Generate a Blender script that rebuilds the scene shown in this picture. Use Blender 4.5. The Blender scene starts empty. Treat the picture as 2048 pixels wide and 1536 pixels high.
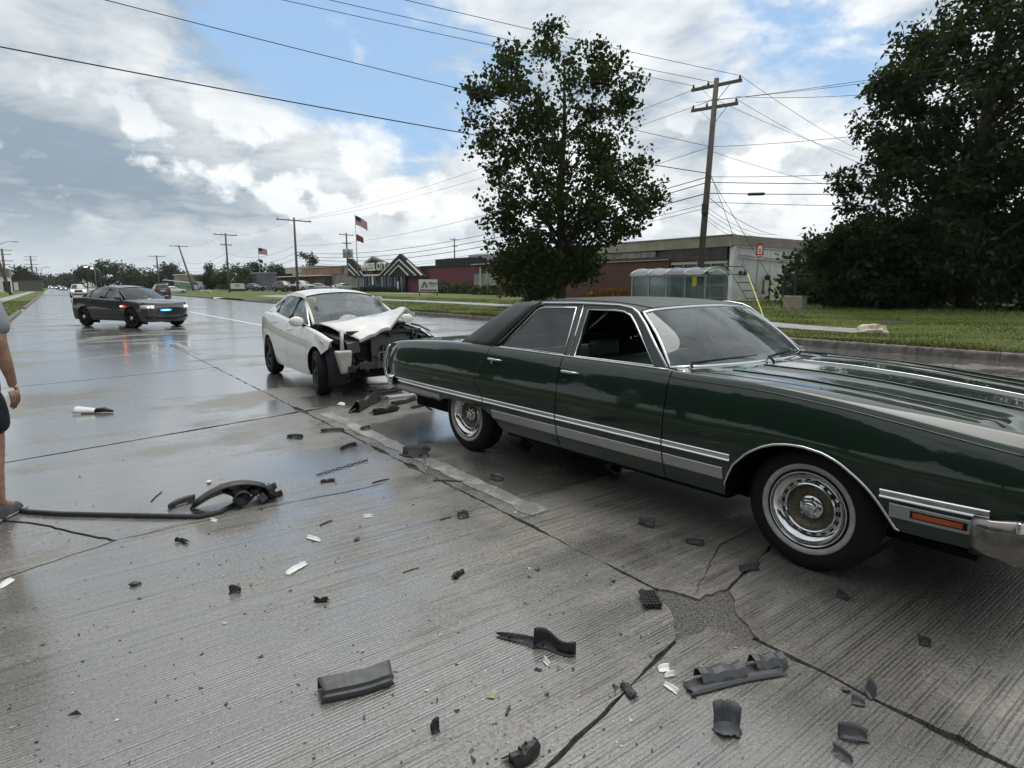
import bpy, bmesh, math, random
import numpy as np
from mathutils import Vector, Matrix
random.seed(7); RNG = np.random.default_rng(11)
SC = bpy.context.scene
COL = SC.collection
# ------------------------------------------------------------------ camera
F_PX, CAM_H, HOR_Y, VAN_X = 1220.0, 1.52, 572.0, 106.0      # in pixels of the 2048x1536 photograph
PITCH = math.atan((768 - HOR_Y) / F_PX)
YAW = -math.atan((VAN_X - 1024) / math.hypot(F_PX, 768 - HOR_Y))   # heading, clockwise from +Y (the road)
cam_data = bpy.data.cameras.new("camera"); cam = bpy.data.objects.new("camera", cam_data); COL.objects.link(cam)
cam.location = (0, 0, CAM_H); cam.rotation_euler = (math.pi / 2 - PITCH, 0, -YAW)
cam_data.sensor_width = 36.0; cam_data.lens = 36.0 * F_PX / 2048.0
cam_data.clip_start = 0.05; cam_data.clip_end = 6000
SC.camera = cam
_F = np.array([math.sin(YAW) * math.cos(PITCH), math.cos(YAW) * math.cos(PITCH), -math.sin(PITCH)])
_R = np.array([math.cos(YAW), -math.sin(YAW), 0.0]); _U = np.cross(_R, _F); _O = np.array([0, 0, CAM_H])
def ray(x, y):
    return _F * F_PX + _R * (x - 1024) - _U * (y - 768)
def G(x, y, z=0.0):                      # photograph pixel -> point on the level z
    d = ray(x, y); p = _O + d * ((z - CAM_H) / d[2]); return Vector((float(p[0]), float(p[1]), float(p[2])))
def PX(x, y, X):                         # pixel -> point on the plane x = X (roadside line)
    d = ray(x, y); p = _O + d * (X / d[0]); return Vector((float(p[0]), float(p[1]), float(p[2])))
def PD(x, y, D):                         # pixel -> point at distance D along the view axis
    d = ray(x, y); p = _O + d * (D / F_PX); return Vector((float(p[0]), float(p[1]), float(p[2])))
def HZ(x, X):                            # where the sight line of column x meets the line x = X on the ground
    d = ray(x, HOR_Y); p = _O + d * (X / d[0]); return Vector((float(p[0]), float(p[1]), 0))
# ------------------------------------------------------------------ render settings
SC.render.engine = 'CYCLES'
SC.cycles.use_denoising = True
try: SC.cycles.denoiser = 'OPENIMAGEDENOISE'
except Exception: pass
SC.cycles.max_bounces = 8; SC.cycles.diffuse_bounces = 3; SC.cycles.glossy_bounces = 4
SC.cycles.transparent_max_bounces = 24; SC.cycles.transmission_bounces = 4
SC.cycles.caustics_reflective = False; SC.cycles.caustics_refractive = False
SC.view_settings.view_transform = 'Standard'; SC.view_settings.look = 'None'
SC.view_settings.exposure = 0.50; SC.view_settings.gamma = 1.0; SC.view_settings.use_curve_mapping = False
# ------------------------------------------------------------------ sky and sun
SUN_AZ, SUN_EL = math.radians(66), math.radians(73)         # azimuth clockwise from +Y
SUN_DIR = Vector((math.sin(SUN_AZ) * math.cos(SUN_EL), math.cos(SUN_AZ) * math.cos(SUN_EL), math.sin(SUN_EL)))
class NT:                                 # small node-tree helper
    def __init__(s, nt): s.nt = nt
    def n(s, t, **kw):
        nd = s.nt.nodes.new(t)
        for k, v in kw.items():
            if k.startswith('i_'):
                key = k[2:]; key = int(key) if key.isdigit() else key.replace('_', ' ')
                s.set(nd.inputs[key], v)
            else: setattr(nd, k, v)
        return nd
    def set(s, sock, v):
        if isinstance(v, bpy.types.NodeSocket): s.nt.links.new(v, sock)
        elif isinstance(v, bpy.types.Node): s.nt.links.new(v.outputs[0], sock)
        else:
            if isinstance(v, (tuple, list)) and len(v) == 3 and sock.type == 'RGBA': v = (*v, 1)
            sock.default_value = v
    def math(s, op, a, b=None, c=None, clamp=False):
        nd = s.nt.nodes.new('ShaderNodeMath'); nd.operation = op; nd.use_clamp = clamp
        for i, v in enumerate((a, b, c)):
            if v is not None: s.set(nd.inputs[i], v)
        return nd.outputs[0]
    def vmath(s, op, a, b=None, scale=None):
        nd = s.nt.nodes.new('ShaderNodeVectorMath'); nd.operation = op; s.set(nd.inputs[0], a)
        if b is not None: s.set(nd.inputs[1], b)
        if scale is not None: s.set(nd.inputs['Scale'], scale)
        return nd
    def noise(s, vec, scale, detail=4, rough=.55, dist=0.0):
        nd = s.n('ShaderNodeTexNoise'); s.set(nd.inputs['Vector'], vec); nd.inputs['Scale'].default_value = scale
        nd.inputs['Detail'].default_value = detail; nd.inputs['Roughness'].default_value = rough
        nd.inputs['Distortion'].default_value = dist; return nd.outputs[0]
    def ramp(s, v, a, b, lo=0.0, hi=1.0, smooth=True):
        nd = s.nt.nodes.new('ShaderNodeMapRange'); nd.interpolation_type = 'SMOOTHSTEP' if smooth else 'LINEAR'
        for i, q in enumerate((v, a, b, lo, hi)): s.set(nd.inputs[i], q)
        return nd.outputs[0]
    def mix(s, f, a, b, mode='MIX'):
        nd = s.nt.nodes.new('ShaderNodeMix'); nd.data_type = 'RGBA'; nd.blend_type = mode
        s.set(nd.inputs[0], f); s.set(nd.inputs[6], a); s.set(nd.inputs[7], b); return nd.outputs[2]
    def mapping(s, vec, scale=(1, 1, 1), rot=(0, 0, 0), loc=(0, 0, 0)):
        nd = s.n('ShaderNodeMapping'); s.set(nd.inputs[0], vec)
        nd.inputs['Location'].default_value = loc; nd.inputs['Rotation'].default_value = rot
        nd.inputs['Scale'].default_value = scale; return nd.outputs[0]
def build_world():
    w = bpy.data.worlds.new("World"); SC.world = w; w.use_nodes = True
    nt = w.node_tree; nt.nodes.clear(); T = NT(nt)
    out = T.n('ShaderNodeOutputWorld'); bg = T.n('ShaderNodeBackground'); bg.inputs['Strength'].default_value = 0.12
    nt.links.new(bg.outputs[0], out.inputs[0])
    sky = T.n('ShaderNodeTexSky'); sky.sky_type = 'NISHITA'; sky.sun_disc = False
    sky.sun_elevation = SUN_EL; sky.sun_rotation = SUN_AZ; sky.air_density = 1.0; sky.dust_density = 1.2; sky.ozone_density = 1.5
    d = T.n('ShaderNodeTexCoord').outputs['Generated']
    d = T.vmath('NORMALIZE', d).outputs[0]
    sep = T.n('ShaderNodeSeparateXYZ'); T.set(sep.inputs[0], d)
    zc = T.math('MAXIMUM', sep.outputs[2], 0.0)
    inv = T.math('DIVIDE', 1.0, T.math('ADD', zc, 0.16))
    cb = T.n('ShaderNodeCombineXYZ'); T.set(cb.inputs[0], T.math('MULTIPLY', sep.outputs[0], inv)); T.set(cb.inputs[1], T.math('MULTIPLY', sep.outputs[1], inv))
    T.set(cb.inputs[2], T.math('MULTIPLY', zc, 1.4))
    p = cb.outputs[0]
    wn = T.n('ShaderNodeTexNoise'); T.set(wn.inputs['Vector'], T.mapping(d, scale=(1, 1, 1.6))); wn.inputs['Scale'].default_value = 4.2; wn.inputs['Detail'].default_value = 5; wn.inputs['Roughness'].default_value = .6
    dw = T.vmath('ADD', d, T.vmath('SCALE', T.vmath('SUBTRACT', wn.outputs['Color'], (.5, .5, .5)).outputs[0], scale=.42).outputs[0]).outputs[0]   # ragged cloud margins
    def blob(px, py, r0, r1, amp):                      # a soft spot in the sky around the direction of a pixel
        v = Vector(ray(px, py)).normalized()
        dist = T.vmath('DISTANCE', dw, tuple(v)).outputs['Value']
        return T.math('MULTIPLY', T.ramp(dist, r0, r1, 1.0, 0.0), amp)
    def total(lst):
        s = lst[0]
        for q in lst[1:]: s = T.math('ADD', s, q)
        return s
    n1 = T.noise(p, .95, 5, .55, .5)                                   # large cloud masses
    n2 = T.noise(T.mapping(p, loc=(3.1, 7.7, 1.3)), 2.4, 6, .6, .6)      # their billows
    n3 = T.noise(T.mapping(d, scale=(1, 1, 2.0), loc=(1.7, .4, 2.1)), 5.5, 6, .58, .5)
    holes = total([blob(500, 10, .0, .20, -.20), blob(640, 110, .0, .21, -.22), blob(790, 205, .0, .20, -.24), blob(400, 60, .0, .12, .10), blob(880, 290, .0, .14, -.14), blob(1610, 130, .0, .14, -.26), blob(1690, 90, .0, .10, -.12)])
    dens = T.math('ADD', T.math('ADD', T.math('MULTIPLY', n1, .34), T.math('MULTIPLY', n2, .36)), T.math('MULTIPLY', n3, .30))
    cover = T.ramp(T.math('ADD', T.math('ADD', dens, holes), .10), .31, .56)
    # grey where the cloud is thick, white at its thin sunlit edges
    sund = T.vmath('DOT_PRODUCT', d, tuple(SUN_DIR)).outputs['Value']
    glow = T.ramp(sund, -.55, .85, .45, 1.16, False)
    bank = total([blob(40, 320, .0, .55, .46), blob(-350, 420, .0, .7, .24), blob(300, 335, .0, .32, .26), blob(150, 470, .0, .25, .08), blob(930, 70, .05, .26, .30), blob(1330, 50, .05, .30, .30), blob(1850, 60, .05, .30, .20), blob(60, 60, .05, .22, -.14), blob(420, 200, .04, .16, -.16)])
    var = T.math('ADD', T.math('MULTIPLY', T.ramp(n2, .36, .64, .5, -.5, False), .72), T.math('MULTIPLY', T.ramp(n3, .36, .64, .5, -.5, False), .66))
    thick = T.math('ADD', T.math('ADD', T.math('ADD', bank, var), T.ramp(dens, .46, .64, -.10, .30)), .15, clamp=True)
    cloud = T.mix(thick, (5.75, 5.95, 6.05), (2.15, 2.7, 3.25))
    cloud = T.mix(1.0, cloud, glow, 'MULTIPLY')
    # cumulus heads low in the sky: white crowns over grey bases
    puff_n = T.noise(T.mapping(d, scale=(1, 1, 1.25), loc=(.3, 2.2, .9)), 9.0, 7, .52, .0)
    band = T.math('MULTIPLY', T.ramp(sep.outputs[2], .03, .12), T.ramp(sep.outputs[2], .30, .17))
    puff = T.math('MULTIPLY', T.ramp(puff_n, .50, .57), T.math('MULTIPLY', band, T.ramp(sund, .0, .4, .0, .90)))
    cloud = T.mix(puff, cloud, (6.5, 6.65, 6.7))
    hazec = T.ramp(sep.outputs[2], .0, .13, .70, 0.0)
    blue = T.mix(.72, sky.outputs[0], (2.2, 3.45, 5.1))
    col = T.mix(cover, blue, cloud)
    col = T.mix(hazec, col, (4.9, 5.3, 5.5))
    T.set(bg.inputs['Color'], col)
build_world()
sun_d = bpy.data.lights.new("sun", 'SUN'); sun_d.energy = 1.25; sun_d.angle = math.radians(40); sun_d.color = (1.0, .96, .9)
sun = bpy.data.objects.new("sun", sun_d); COL.objects.link(sun); sun.location = SUN_DIR * 200
sun.rotation_euler = (-SUN_DIR).to_track_quat('-Z', 'Y').to_euler()
# ------------------------------------------------------------------ materials
MATS = {}
def pmat(name, col=(.5, .5, .5), rough=.5, metal=0.0, spec=.5, var=0.0, vscale=6.0, bump=0.0, bscale=40.0, coat=0.0, rvar=0.0, col2=None, emit=None, estr=0.0, trans=0.0, coords='Object', ior=None, sss=0.0, stretch=(1, 1, 1), coat_rough=.03):
    if name in MATS: return MATS[name]
    m = bpy.data.materials.new(name); m.use_nodes = True; nt = m.node_tree; T = NT(nt); b = nt.nodes['Principled BSDF']
    b.inputs['Base Color'].default_value = (*col, 1); b.inputs['Roughness'].default_value = rough; b.inputs['Metallic'].default_value = metal
    b.inputs['Specular IOR Level'].default_value = spec; b.inputs['Coat Weight'].default_value = coat; b.inputs['Coat Roughness'].default_value = coat_rough
    b.inputs['Transmission Weight'].default_value = trans
    if ior: b.inputs['IOR'].default_value = ior
    if var or bump or rvar or col2:
        tc = T.n('ShaderNodeNewGeometry').outputs['Position'] if coords == 'World' else T.n('ShaderNodeTexCoord').outputs['Object']
        tc = T.mapping(tc, scale=stretch)
        n = T.noise(tc, vscale, 6, .6)
        if var or col2:
            c2 = col2 or tuple(max(0, c * (1 - var)) for c in col); c1 = col if col2 else tuple(c * (1 + var * .6) for c in col)
            T.set(b.inputs['Base Color'], T.mix(T.ramp(n, .36, .64), c2, c1))
        if rvar: T.set(b.inputs['Roughness'], T.ramp(n, .3, .7, max(.02, rough - rvar), min(1, rough + rvar)))
        if bump:
            bn = T.n('ShaderNodeBump'); bn.inputs['Strength'].default_value = min(1.0, bump); bn.inputs['Distance'].default_value = .01
            T.set(bn.inputs['Height'], T.noise(tc, bscale, 4, .6)); T.set(b.inputs['Normal'], bn.outputs[0])
    if emit: b.inputs['Emission Color'].default_value = (*emit, 1); b.inputs['Emission Strength'].default_value = estr
    MATS[name] = m; return m
def glass_mat(name, tint=(.75, .85, .8), rough=.02, dark=1.0, haze=0.0):
    """thin pane: sees through, reflects by Fresnel"""
    if name in MATS: return MATS[name]
    m = bpy.data.materials.new(name); m.use_nodes = True; nt = m.node_tree; nt.nodes.clear(); T = NT(nt)
    out = T.n('ShaderNodeOutputMaterial'); tr = T.n('ShaderNodeBsdfTransparent'); gl = T.n('ShaderNodeBsdfGlossy'); mx = T.n('ShaderNodeMixShader')
    tr.inputs['Color'].default_value = (*[c * dark for c in tint], 1); gl.inputs['Roughness'].default_value = rough; gl.inputs['Color'].default_value = (.95, .98, 1, 1)
    fr = T.n('ShaderNodeFresnel'); fr.inputs['IOR'].default_value = 1.52
    fac = T.math('MULTIPLY', fr.outputs[0], 1.15, clamp=True)
    T.set(mx.inputs[0], fac); nt.links.new(tr.outputs[0], mx.inputs[1]); nt.links.new(gl.outputs[0], mx.inputs[2]); last = mx
    if haze:                                                              # pale uneven film and smears mixed over the pane
        df = T.n('ShaderNodeBsdfTranslucent'); df.inputs[0].default_value = (.62, .68, .70, 1); dd = T.n('ShaderNodeBsdfDiffuse'); dd.inputs[0].default_value = (.60, .66, .68, 1); m0 = T.n('ShaderNodeMixShader'); m0.inputs[0].default_value = .5; nt.links.new(df.outputs[0], m0.inputs[1]); nt.links.new(dd.outputs[0], m0.inputs[2])
        tc = T.n('ShaderNodeTexCoord').outputs['Object']; nz = T.noise(T.mapping(tc, scale=(1, .45, 1.6), rot=(.5, 0, .6)), 3.2, 5, .6, .6); m1 = T.n('ShaderNodeMixShader'); T.set(m1.inputs[0], T.ramp(nz, .3, .72, haze * .35, haze * 1.5)); nt.links.new(mx.outputs[0], m1.inputs[1]); nt.links.new(m0.outputs[0], m1.inputs[2]); last = m1
    nt.links.new(last.outputs[0], out.inputs[0])
    MATS[name] = m; return m
# ------------------------------------------------------------------ mesh helpers
def tag(o, label=None, cat=None, group=None, kind=None):
    if label: o['label'] = label
    if cat: o['category'] = cat
    if group: o['group'] = group
    if kind: o['kind'] = kind
    return o
def thing(name, label, cat, loc=(0, 0, 0), rz=0.0, group=None):
    o = bpy.data.objects.new(name, None); COL.objects.link(o); o.empty_display_size = .3
    o.location = loc; o.rotation_euler = (0, 0, rz); return tag(o, label, cat, group)
def obj(name, me, mat=None, parent=None, loc=None, rot=None):
    o = bpy.data.objects.new(name, me); COL.objects.link(o)
    if mat is not None and not me.materials: me.materials.append(mat)
    if parent is not None: o.parent = parent
    if loc is not None: o.location = loc
    if rot is not None: o.rotation_euler = rot
    return o
def np_mesh(name, V, Fc, smooth=False):
    me = bpy.data.meshes.new(name); me.from_pydata([tuple(map(float, v)) for v in V], [], [tuple(int(i) for i in f) for f in Fc]); me.update()
    if smooth: me.polygons.foreach_set('use_smooth', [True] * len(me.polygons))
    return me
def fast_mesh(name, V, k, smooth=False):
    """V: (n*k,3) array, faces of k consecutive vertices"""
    n = len(V) // k; me = bpy.data.meshes.new(name); me.vertices.add(len(V)); me.vertices.foreach_set('co', np.asarray(V, dtype=np.float32).ravel())
    me.loops.add(n * k); me.loops.foreach_set('vertex_index', np.arange(n * k, dtype=np.int32)); me.polygons.add(n)
    me.polygons.foreach_set('loop_start', np.arange(0, n * k, k, dtype=np.int32)); me.update(calc_edges=True)
    if smooth: me.polygons.foreach_set('use_smooth', [True] * n)
    return me
class MB:
    def __init__(s): s.v = []; s.f = []; s.mi = []; s.m = 0
    def add(s, V, Fc):
        o = len(s.v); s.v += [tuple(map(float, p)) for p in V]; s.f += [tuple(o + i for i in f) for f in Fc]; s.mi += [s.m] * len(Fc); return s
    def box(s, c, d, M=None):
        x, y, z = (q / 2 for q in d); V = [Vector((c[0] + i * x, c[1] + j * y, c[2] + k * z)) for i in (-1, 1) for j in (-1, 1) for k in (-1, 1)]
        if M is not None: V = [M @ v for v in V]
        return s.add(V, [(0, 1, 3, 2), (4, 6, 7, 5), (0, 4, 5, 1), (2, 3, 7, 6), (0, 2, 6, 4), (1, 5, 7, 3)])
    def bar(s, a, b, w, h=None, up=(0, 0, 1)):            # rectangular bar from a to b
        a = Vector(a); b = Vector(b); h = h or w; t = (b - a).normalized(); sx = t.cross(Vector(up))
        if sx.length < 1e-4: sx = t.cross(Vector((1, 0, 0)))
        sx.normalize(); sy = sx.cross(t).normalized(); V = []
        for p in (a, b):
            for i, j in ((-1, -1), (1, -1), (1, 1), (-1, 1)): V.append(p + sx * i * w / 2 + sy * j * h / 2)
        return s.add(V, [(3, 2, 1, 0), (4, 5, 6, 7), (0, 1, 5, 4), (1, 2, 6, 5), (2, 3, 7, 6), (3, 0, 4, 7)])
    def tube(s, pts, r, n=8, cap=True, closed=False):
        pts = [Vector(p) for p in pts]; rs = r if isinstance(r, (list, tuple)) else [r] * len(pts); V = []; Fc = []; nrm = None; L = len(pts)
        for i, p in enumerate(pts):
            if closed: t = (pts[(i + 1) % L] - pts[i - 1]).normalized()
            else: t = (pts[min(i + 1, L - 1)] - pts[max(i - 1, 0)]).normalized()
            if nrm is None:
                nrm = t.cross(Vector((0, 0, 1)))
                if nrm.length < 1e-3: nrm = t.cross(Vector((1, 0, 0)))
            else: nrm = nrm - t * nrm.dot(t)
            nrm.normalize(); bi = t.cross(nrm)
            for k in range(n):
                a = 2 * math.pi * k / n; V.append(p + (nrm * math.cos(a) + bi * math.sin(a)) * rs[i])
        for i in range(L if closed else L - 1):
            for k in range(n):
                a = i * n + k; b = i * n + (k + 1) % n; c = ((i + 1) % L) * n
                Fc.append((a, b, c + (k + 1) % n, c + k))
        if cap and not closed: Fc.append(tuple(range(n - 1, -1, -1))); Fc.append(tuple((L - 1) * n + k for k in range(n)))
        return s.add(V, Fc)
    def lathe(s, prof, n=32, axis='y', c=(0, 0, 0), cap=False, a0=0, a1=2 * math.pi):
        V = []; Fc = []; full = abs(a1 - a0 - 2 * math.pi) < 1e-6; cols = n if full else n + 1
        for (r, h) in prof:
            for k in range(cols):
                a = a0 + (a1 - a0) * k / n; x, z = r * math.cos(a), r * math.sin(a)
                V.append((c[0] + x, c[1] + h, c[2] + z) if axis == 'y' else ((c[0] + x, c[1] + z, c[2] + h) if axis == 'z' else (c[0] + h, c[1] + x, c[2] + z)))
        for i in range(len(prof) - 1):
            for k in range(n):
                k2 = (k + 1) % cols; Fc.append((i * cols + k, (i + 1) * cols + k, (i + 1) * cols + k2, i * cols + k2))
        if cap: Fc.append(tuple(range(cols))); Fc.append(tuple((len(prof) - 1) * cols + k for k in range(cols - 1, -1, -1)))
        return s.add(V, Fc)
    def prism(s, poly, a, b, plane='xz'):                 # polygon extruded between a and b along the axis left out
        def P(p, h): return (p[0], h, p[1]) if plane == 'xz' else ((h, p[0], p[1]) if plane == 'yz' else (p[0], p[1], h))
        n = len(poly); V = [P(p, a) for p in poly] + [P(p, b) for p in poly]
        return s.add(V, [tuple(range(n - 1, -1, -1)), tuple(range(n, 2 * n))] + [(i, (i + 1) % n, n + (i + 1) % n, n + i) for i in range(n)])
    def grid(s, rows, closed=False):                      # rows: list of lists of points
        m = len(rows[0]); V = [p for r in rows for p in r]; Fc = []
        for i in range(len(rows) - 1):
            for j in range(m if closed else m - 1):
                j2 = (j + 1) % m; Fc.append((i * m + j, i * m + j2, (i + 1) * m + j2, (i + 1) * m + j))
        return s.add(V, Fc)
    def mesh(s, name, smooth=False):
        me = np_mesh(name, s.v, s.f, smooth)
        if any(s.mi): me.polygons.foreach_set('material_index', s.mi)
        return me
    def build(s, name, mat, parent=None, smooth=False, solid=0.0, bevel=0.0, loc=None, rot=None, sub=0, off=-1, auto=None, recalc=True):
        me = s.mesh(name, smooth)
        if recalc:
            bm = bmesh.new(); bm.from_mesh(me); bmesh.ops.recalc_face_normals(bm, faces=bm.faces); bm.to_mesh(me); bm.free()
        mats = mat if isinstance(mat, (list, tuple)) else [mat]
        for q in mats: me.materials.append(q)
        o = obj(name, me, None, parent, loc, rot)
        if sub: md = o.modifiers.new('s', 'SUBSURF'); md.levels = md.render_levels = sub
        if solid: md = o.modifiers.new('t', 'SOLIDIFY'); md.thickness = solid; md.offset = off
        if bevel: md = o.modifiers.new('b', 'BEVEL'); md.width = bevel; md.segments = 2; md.limit_method = 'ANGLE'
        if smooth and auto: me.set_sharp_from_angle(angle=math.radians(auto))
        return o
def ci(xs, ys):                                           # smooth monotone-ish interpolation through points
    xs = np.array(xs, float); ys = np.array(ys, float); o = np.argsort(xs); xs = xs[o]; ys = ys[o]
    h = np.diff(xs); dl = np.diff(ys) / h; m = np.zeros_like(ys); m[0] = dl[0]; m[-1] = dl[-1]
    for i in range(1, len(xs) - 1): m[i] = 0 if dl[i - 1] * dl[i] <= 0 else 2 * dl[i - 1] * dl[i] / (dl[i - 1] + dl[i])
    def f(x):
        x = min(max(x, xs[0]), xs[-1]); i = min(int(np.searchsorted(xs, x, 'right')) - 1, len(xs) - 2); t = (x - xs[i]) / h[i]
        return float((2 * t**3 - 3 * t**2 + 1) * ys[i] + (t**3 - 2 * t**2 + t) * h[i] * m[i] + (-2 * t**3 + 3 * t**2) * ys[i + 1] + (t**3 - t**2) * h[i] * m[i + 1])
    return f
def li(xs, ys):
    return lambda x: float(np.interp(x, xs, ys))
def lin(a, b, n): return [a + (b - a) * i / (n - 1) for i in range(n)]
def copy_tree(o, parent=None):
    c = o.copy(); COL.objects.link(c); c.parent = parent
    for ch in list(o.children): copy_tree(ch, c)
    return c
# ================================================================== the ground, the road, verges
M_CONC = None
def concrete_mat():
    m = bpy.data.materials.new("wet tined concrete"); m.use_nodes = True; nt = m.node_tree; T = NT(nt); b = nt.nodes['Principled BSDF']
    pos = T.n('ShaderNodeNewGeometry').outputs['Position']
    big = T.noise(T.mapping(pos, scale=(.32, .55, 1)), 1.0, 5, .6, .4)
    band = T.noise(T.mapping(pos, scale=(.10, .85, 1), loc=(4, 1, 0)), 1.0, 5, .62, .2)
    mid = T.noise(pos, 2.3, 6, .62, .3)
    fine = T.noise(pos, 55.0, 5, .65)
    grit = T.noise(pos, 150.0, 3, .65)
    # rain film: where it lies deeper the surface is darker and mirror-like
    wet = T.math('ADD', T.math('MULTIPLY', big, .55), T.math('ADD', T.math('MULTIPLY', band, .35), T.math('MULTIPLY', mid, .18)))
    film = T.ramp(wet, .445, .56)
    # tining: grooves across the road, worn away in places
    wob = T.math('MULTIPLY', T.noise(T.mapping(pos, scale=(.9, .9, 1)), 1.3, 3, .6), .014)
    sep = T.n('ShaderNodeSeparateXYZ'); T.set(sep.inputs[0], pos)
    yy = T.math('ADD', T.math('ADD', sep.outputs[1], T.math('MULTIPLY', sep.outputs[0], -.012)), wob)
    irr = T.n('ShaderNodeTexNoise', noise_dimensions='1D'); T.set(irr.inputs['W'], yy); irr.inputs['Scale'].default_value = 24.0; irr.inputs['Detail'].default_value = 2.0; irr.inputs['Roughness'].default_value = .5
    wv = T.math('SINE', T.math('MULTIPLY', yy, 2 * math.pi / .0172)); g = T.ramp(T.math('ADD', T.math('MULTIPLY', wv, .42), T.math('MULTIPLY', T.math('SUBTRACT', irr.outputs[0], .5), 2.0)), .02, .44)                      # 1 inside a groove
    brk = T.noise(T.mapping(pos, scale=(3.5, 34, 1)), 1.0, 4, .62)
    wear = T.ramp(T.math('ADD', T.math('MULTIPLY', mid, .7), T.math('MULTIPLY', brk, .55)), .47, .70)
    groove = T.math('MULTIPLY', g, wear)
    c = T.mix(T.ramp(mid, .3, .7), (.145, .135, .115), (.24, .225, .195))
    c = T.mix(T.ramp(fine, .35, .7), c, (.26, .245, .215), 'MIX'); 
    c = T.mix(T.math('MULTIPLY', T.ramp(fine, .54, .36), .5), c, (.085, .08, .072))
    stain = T.ramp(T.noise(T.mapping(pos, scale=(.8, .35, 1), loc=(7, 3, 0)), 1.0, 6, .65, .5), .52, .66)
    c = T.mix(T.math('MULTIPLY', stain, .55), c, (.085, .078, .07))
    c = T.mix(T.math('MULTIPLY', film, .55), c, (.075, .072, .068))
    c = T.mix(T.math('MULTIPLY', groove, .72), c, (.028, .026, .024))
    c = T.mix(T.math('MULTIPLY', T.ramp(grit, .58, .68), .7), c, (.42, .41, .39))
    c = T.mix(T.math('MULTIPLY', T.ramp(grit, .42, .32), .8), c, (.035, .034, .032))
    T.set(b.inputs['Base Color'], c)
    r = T.ramp(film, 0, 1, .44, .15); r = T.math('ADD', r, T.math('MULTIPLY', T.ramp(fine, .35, .7), .07))
    T.set(b.inputs['Roughness'], r)
    T.set(b.inputs['Specular IOR Level'], T.ramp(film, 0, 1, .65, 1.0))
    b.inputs['IOR'].default_value = 1.55; T.set(b.inputs['Coat Weight'], T.ramp(film, 0, 1, .10, 1.0)); b.inputs['Coat IOR'].default_value = 1.5; b.inputs['Coat Roughness'].default_value = .16
    h = T.math('ADD', T.math('MULTIPLY', groove, -.8), T.math('ADD', T.math('MULTIPLY', fine, .35), T.math('MULTIPLY', grit, .25)))
    bn = T.n('ShaderNodeBump'); bn.inputs['Distance'].default_value = .006; T.set(bn.inputs['Strength'], T.ramp(film, 0, 1, .75, .34)); T.set(bn.inputs['Height'], h)
    T.set(b.inputs['Normal'], bn.outputs[0])
    return m
M_CONC = concrete_mat()
M_JOINT = pmat("wet joint filler", (.035, .034, .032), .38, var=.6, vscale=60, bump=.9, bscale=120, coords='World', rvar=.2)
M_KERB = pmat("kerb concrete", (.135, .12, .105), .55, var=.45, vscale=5, bump=.4, bscale=70, coords='World')
M_WALK = pmat("sidewalk concrete", (.30, .29, .265), .5, var=.25, vscale=3, bump=.3, bscale=60, coords='World')
def grass_mat():
    m = bpy.data.materials.new("lawn soil and grass"); m.use_nodes = True; nt = m.node_tree; T = NT(nt); b = nt.nodes['Principled BSDF']
    pos = T.n('ShaderNodeNewGeometry').outputs['Position']
    a = T.noise(T.mapping(pos, scale=(.8, .22, 1)), 1.0, 5, .6, .3); f = T.noise(pos, 7.0, 5, .7); s = T.noise(T.mapping(pos, scale=(2.2, .12, 1)), 1.0, 3, .5)
    c = T.mix(T.ramp(a, .35, .65), (.075, .105, .02), (.12, .14, .032)); c = T.mix(T.math('MULTIPLY', T.ramp(f, .4, .7), .5), c, (.045, .072, .016))
    c = T.mix(T.math('MULTIPLY', T.ramp(s, .5, .68), .45), c, (.13, .15, .05))
    c = T.mix(T.math('MULTIPLY', T.ramp(T.noise(T.mapping(pos, scale=(.7, .4, 1), loc=(9, 2, 0)), 1.0, 6, .7), .56, .68), .7), c, (.115, .092, .05))
    T.set(b.inputs['Base Color'], c); b.inputs['Roughness'].default_value = .8; b.inputs['Specular IOR Level'].default_value = .2
    bn = T.n('ShaderNodeBump'); bn.inputs['Distance'].default_value = .05; bn.inputs['Strength'].default_value = .7; T.set(bn.inputs['Height'], T.noise(pos, 16.0, 5, .75)); T.set(b.inputs['Normal'], bn.outputs[0])
    return m
M_GRASS = grass_mat()
M_BLADE = pmat("grass blades", (.15, .175, .04), .6, spec=.25, var=.5, vscale=1.5, coords='World', col2=(.10, .135, .03))
M_PAINT = None
def worn_paint(name, col, keep=.5):
    m = bpy.data.materials.new(name); m.use_nodes = True; nt = m.node_tree; T = NT(nt); b = nt.nodes['Principled BSDF']
    pos = T.n('ShaderNodeNewGeometry').outputs['Position']
    n = T.math('ADD', T.math('MULTIPLY', T.noise(pos, 26, 6, .7), .6), T.math('MULTIPLY', T.noise(pos, 5, 4, .6), .45))
    T.set(b.inputs['Base Color'], T.mix(T.ramp(n, keep - .06, keep + .06), (.20, .195, .18), col)); T.set(b.inputs['Roughness'], .42); return m
KERB_X = 15.4; LEFT_X = -1.62
def rise(x, y):                                            # lawn level east of the kerb
    t = min(max((x - KERB_X - .2) / 16.0, 0), 1); return .185 + .37 * t * t * (3 - 2 * t)
# one sheet of ground to the horizon
mb = MB()
xs = [-2500, -600, -200, -60, -20, -6, LEFT_X - .15]
mb.grid([[(x, y, .10 if x < -2 else .08) for x in xs] for y in (-300, -40, 0, 60, 200, 600, 3500)])
tag(mb.build('ground', M_GRASS), kind='structure')
xs = [KERB_X + .14, 15.8, 16.5, 18, 20, 22, 24, 26, 28, 31, 36, 60, 200, 600, 2500]; ys = [-300, -60, -20, -8, 0, 4, 8, 12, 16, 20, 30, 40, 60, 100, 200, 600, 3500]
mb = MB(); mb.grid([[(x, y, rise(x, y)) for x in xs] for y in ys]); tag(mb.build('lawn', M_GRASS, smooth=True), kind='structure')
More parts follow.
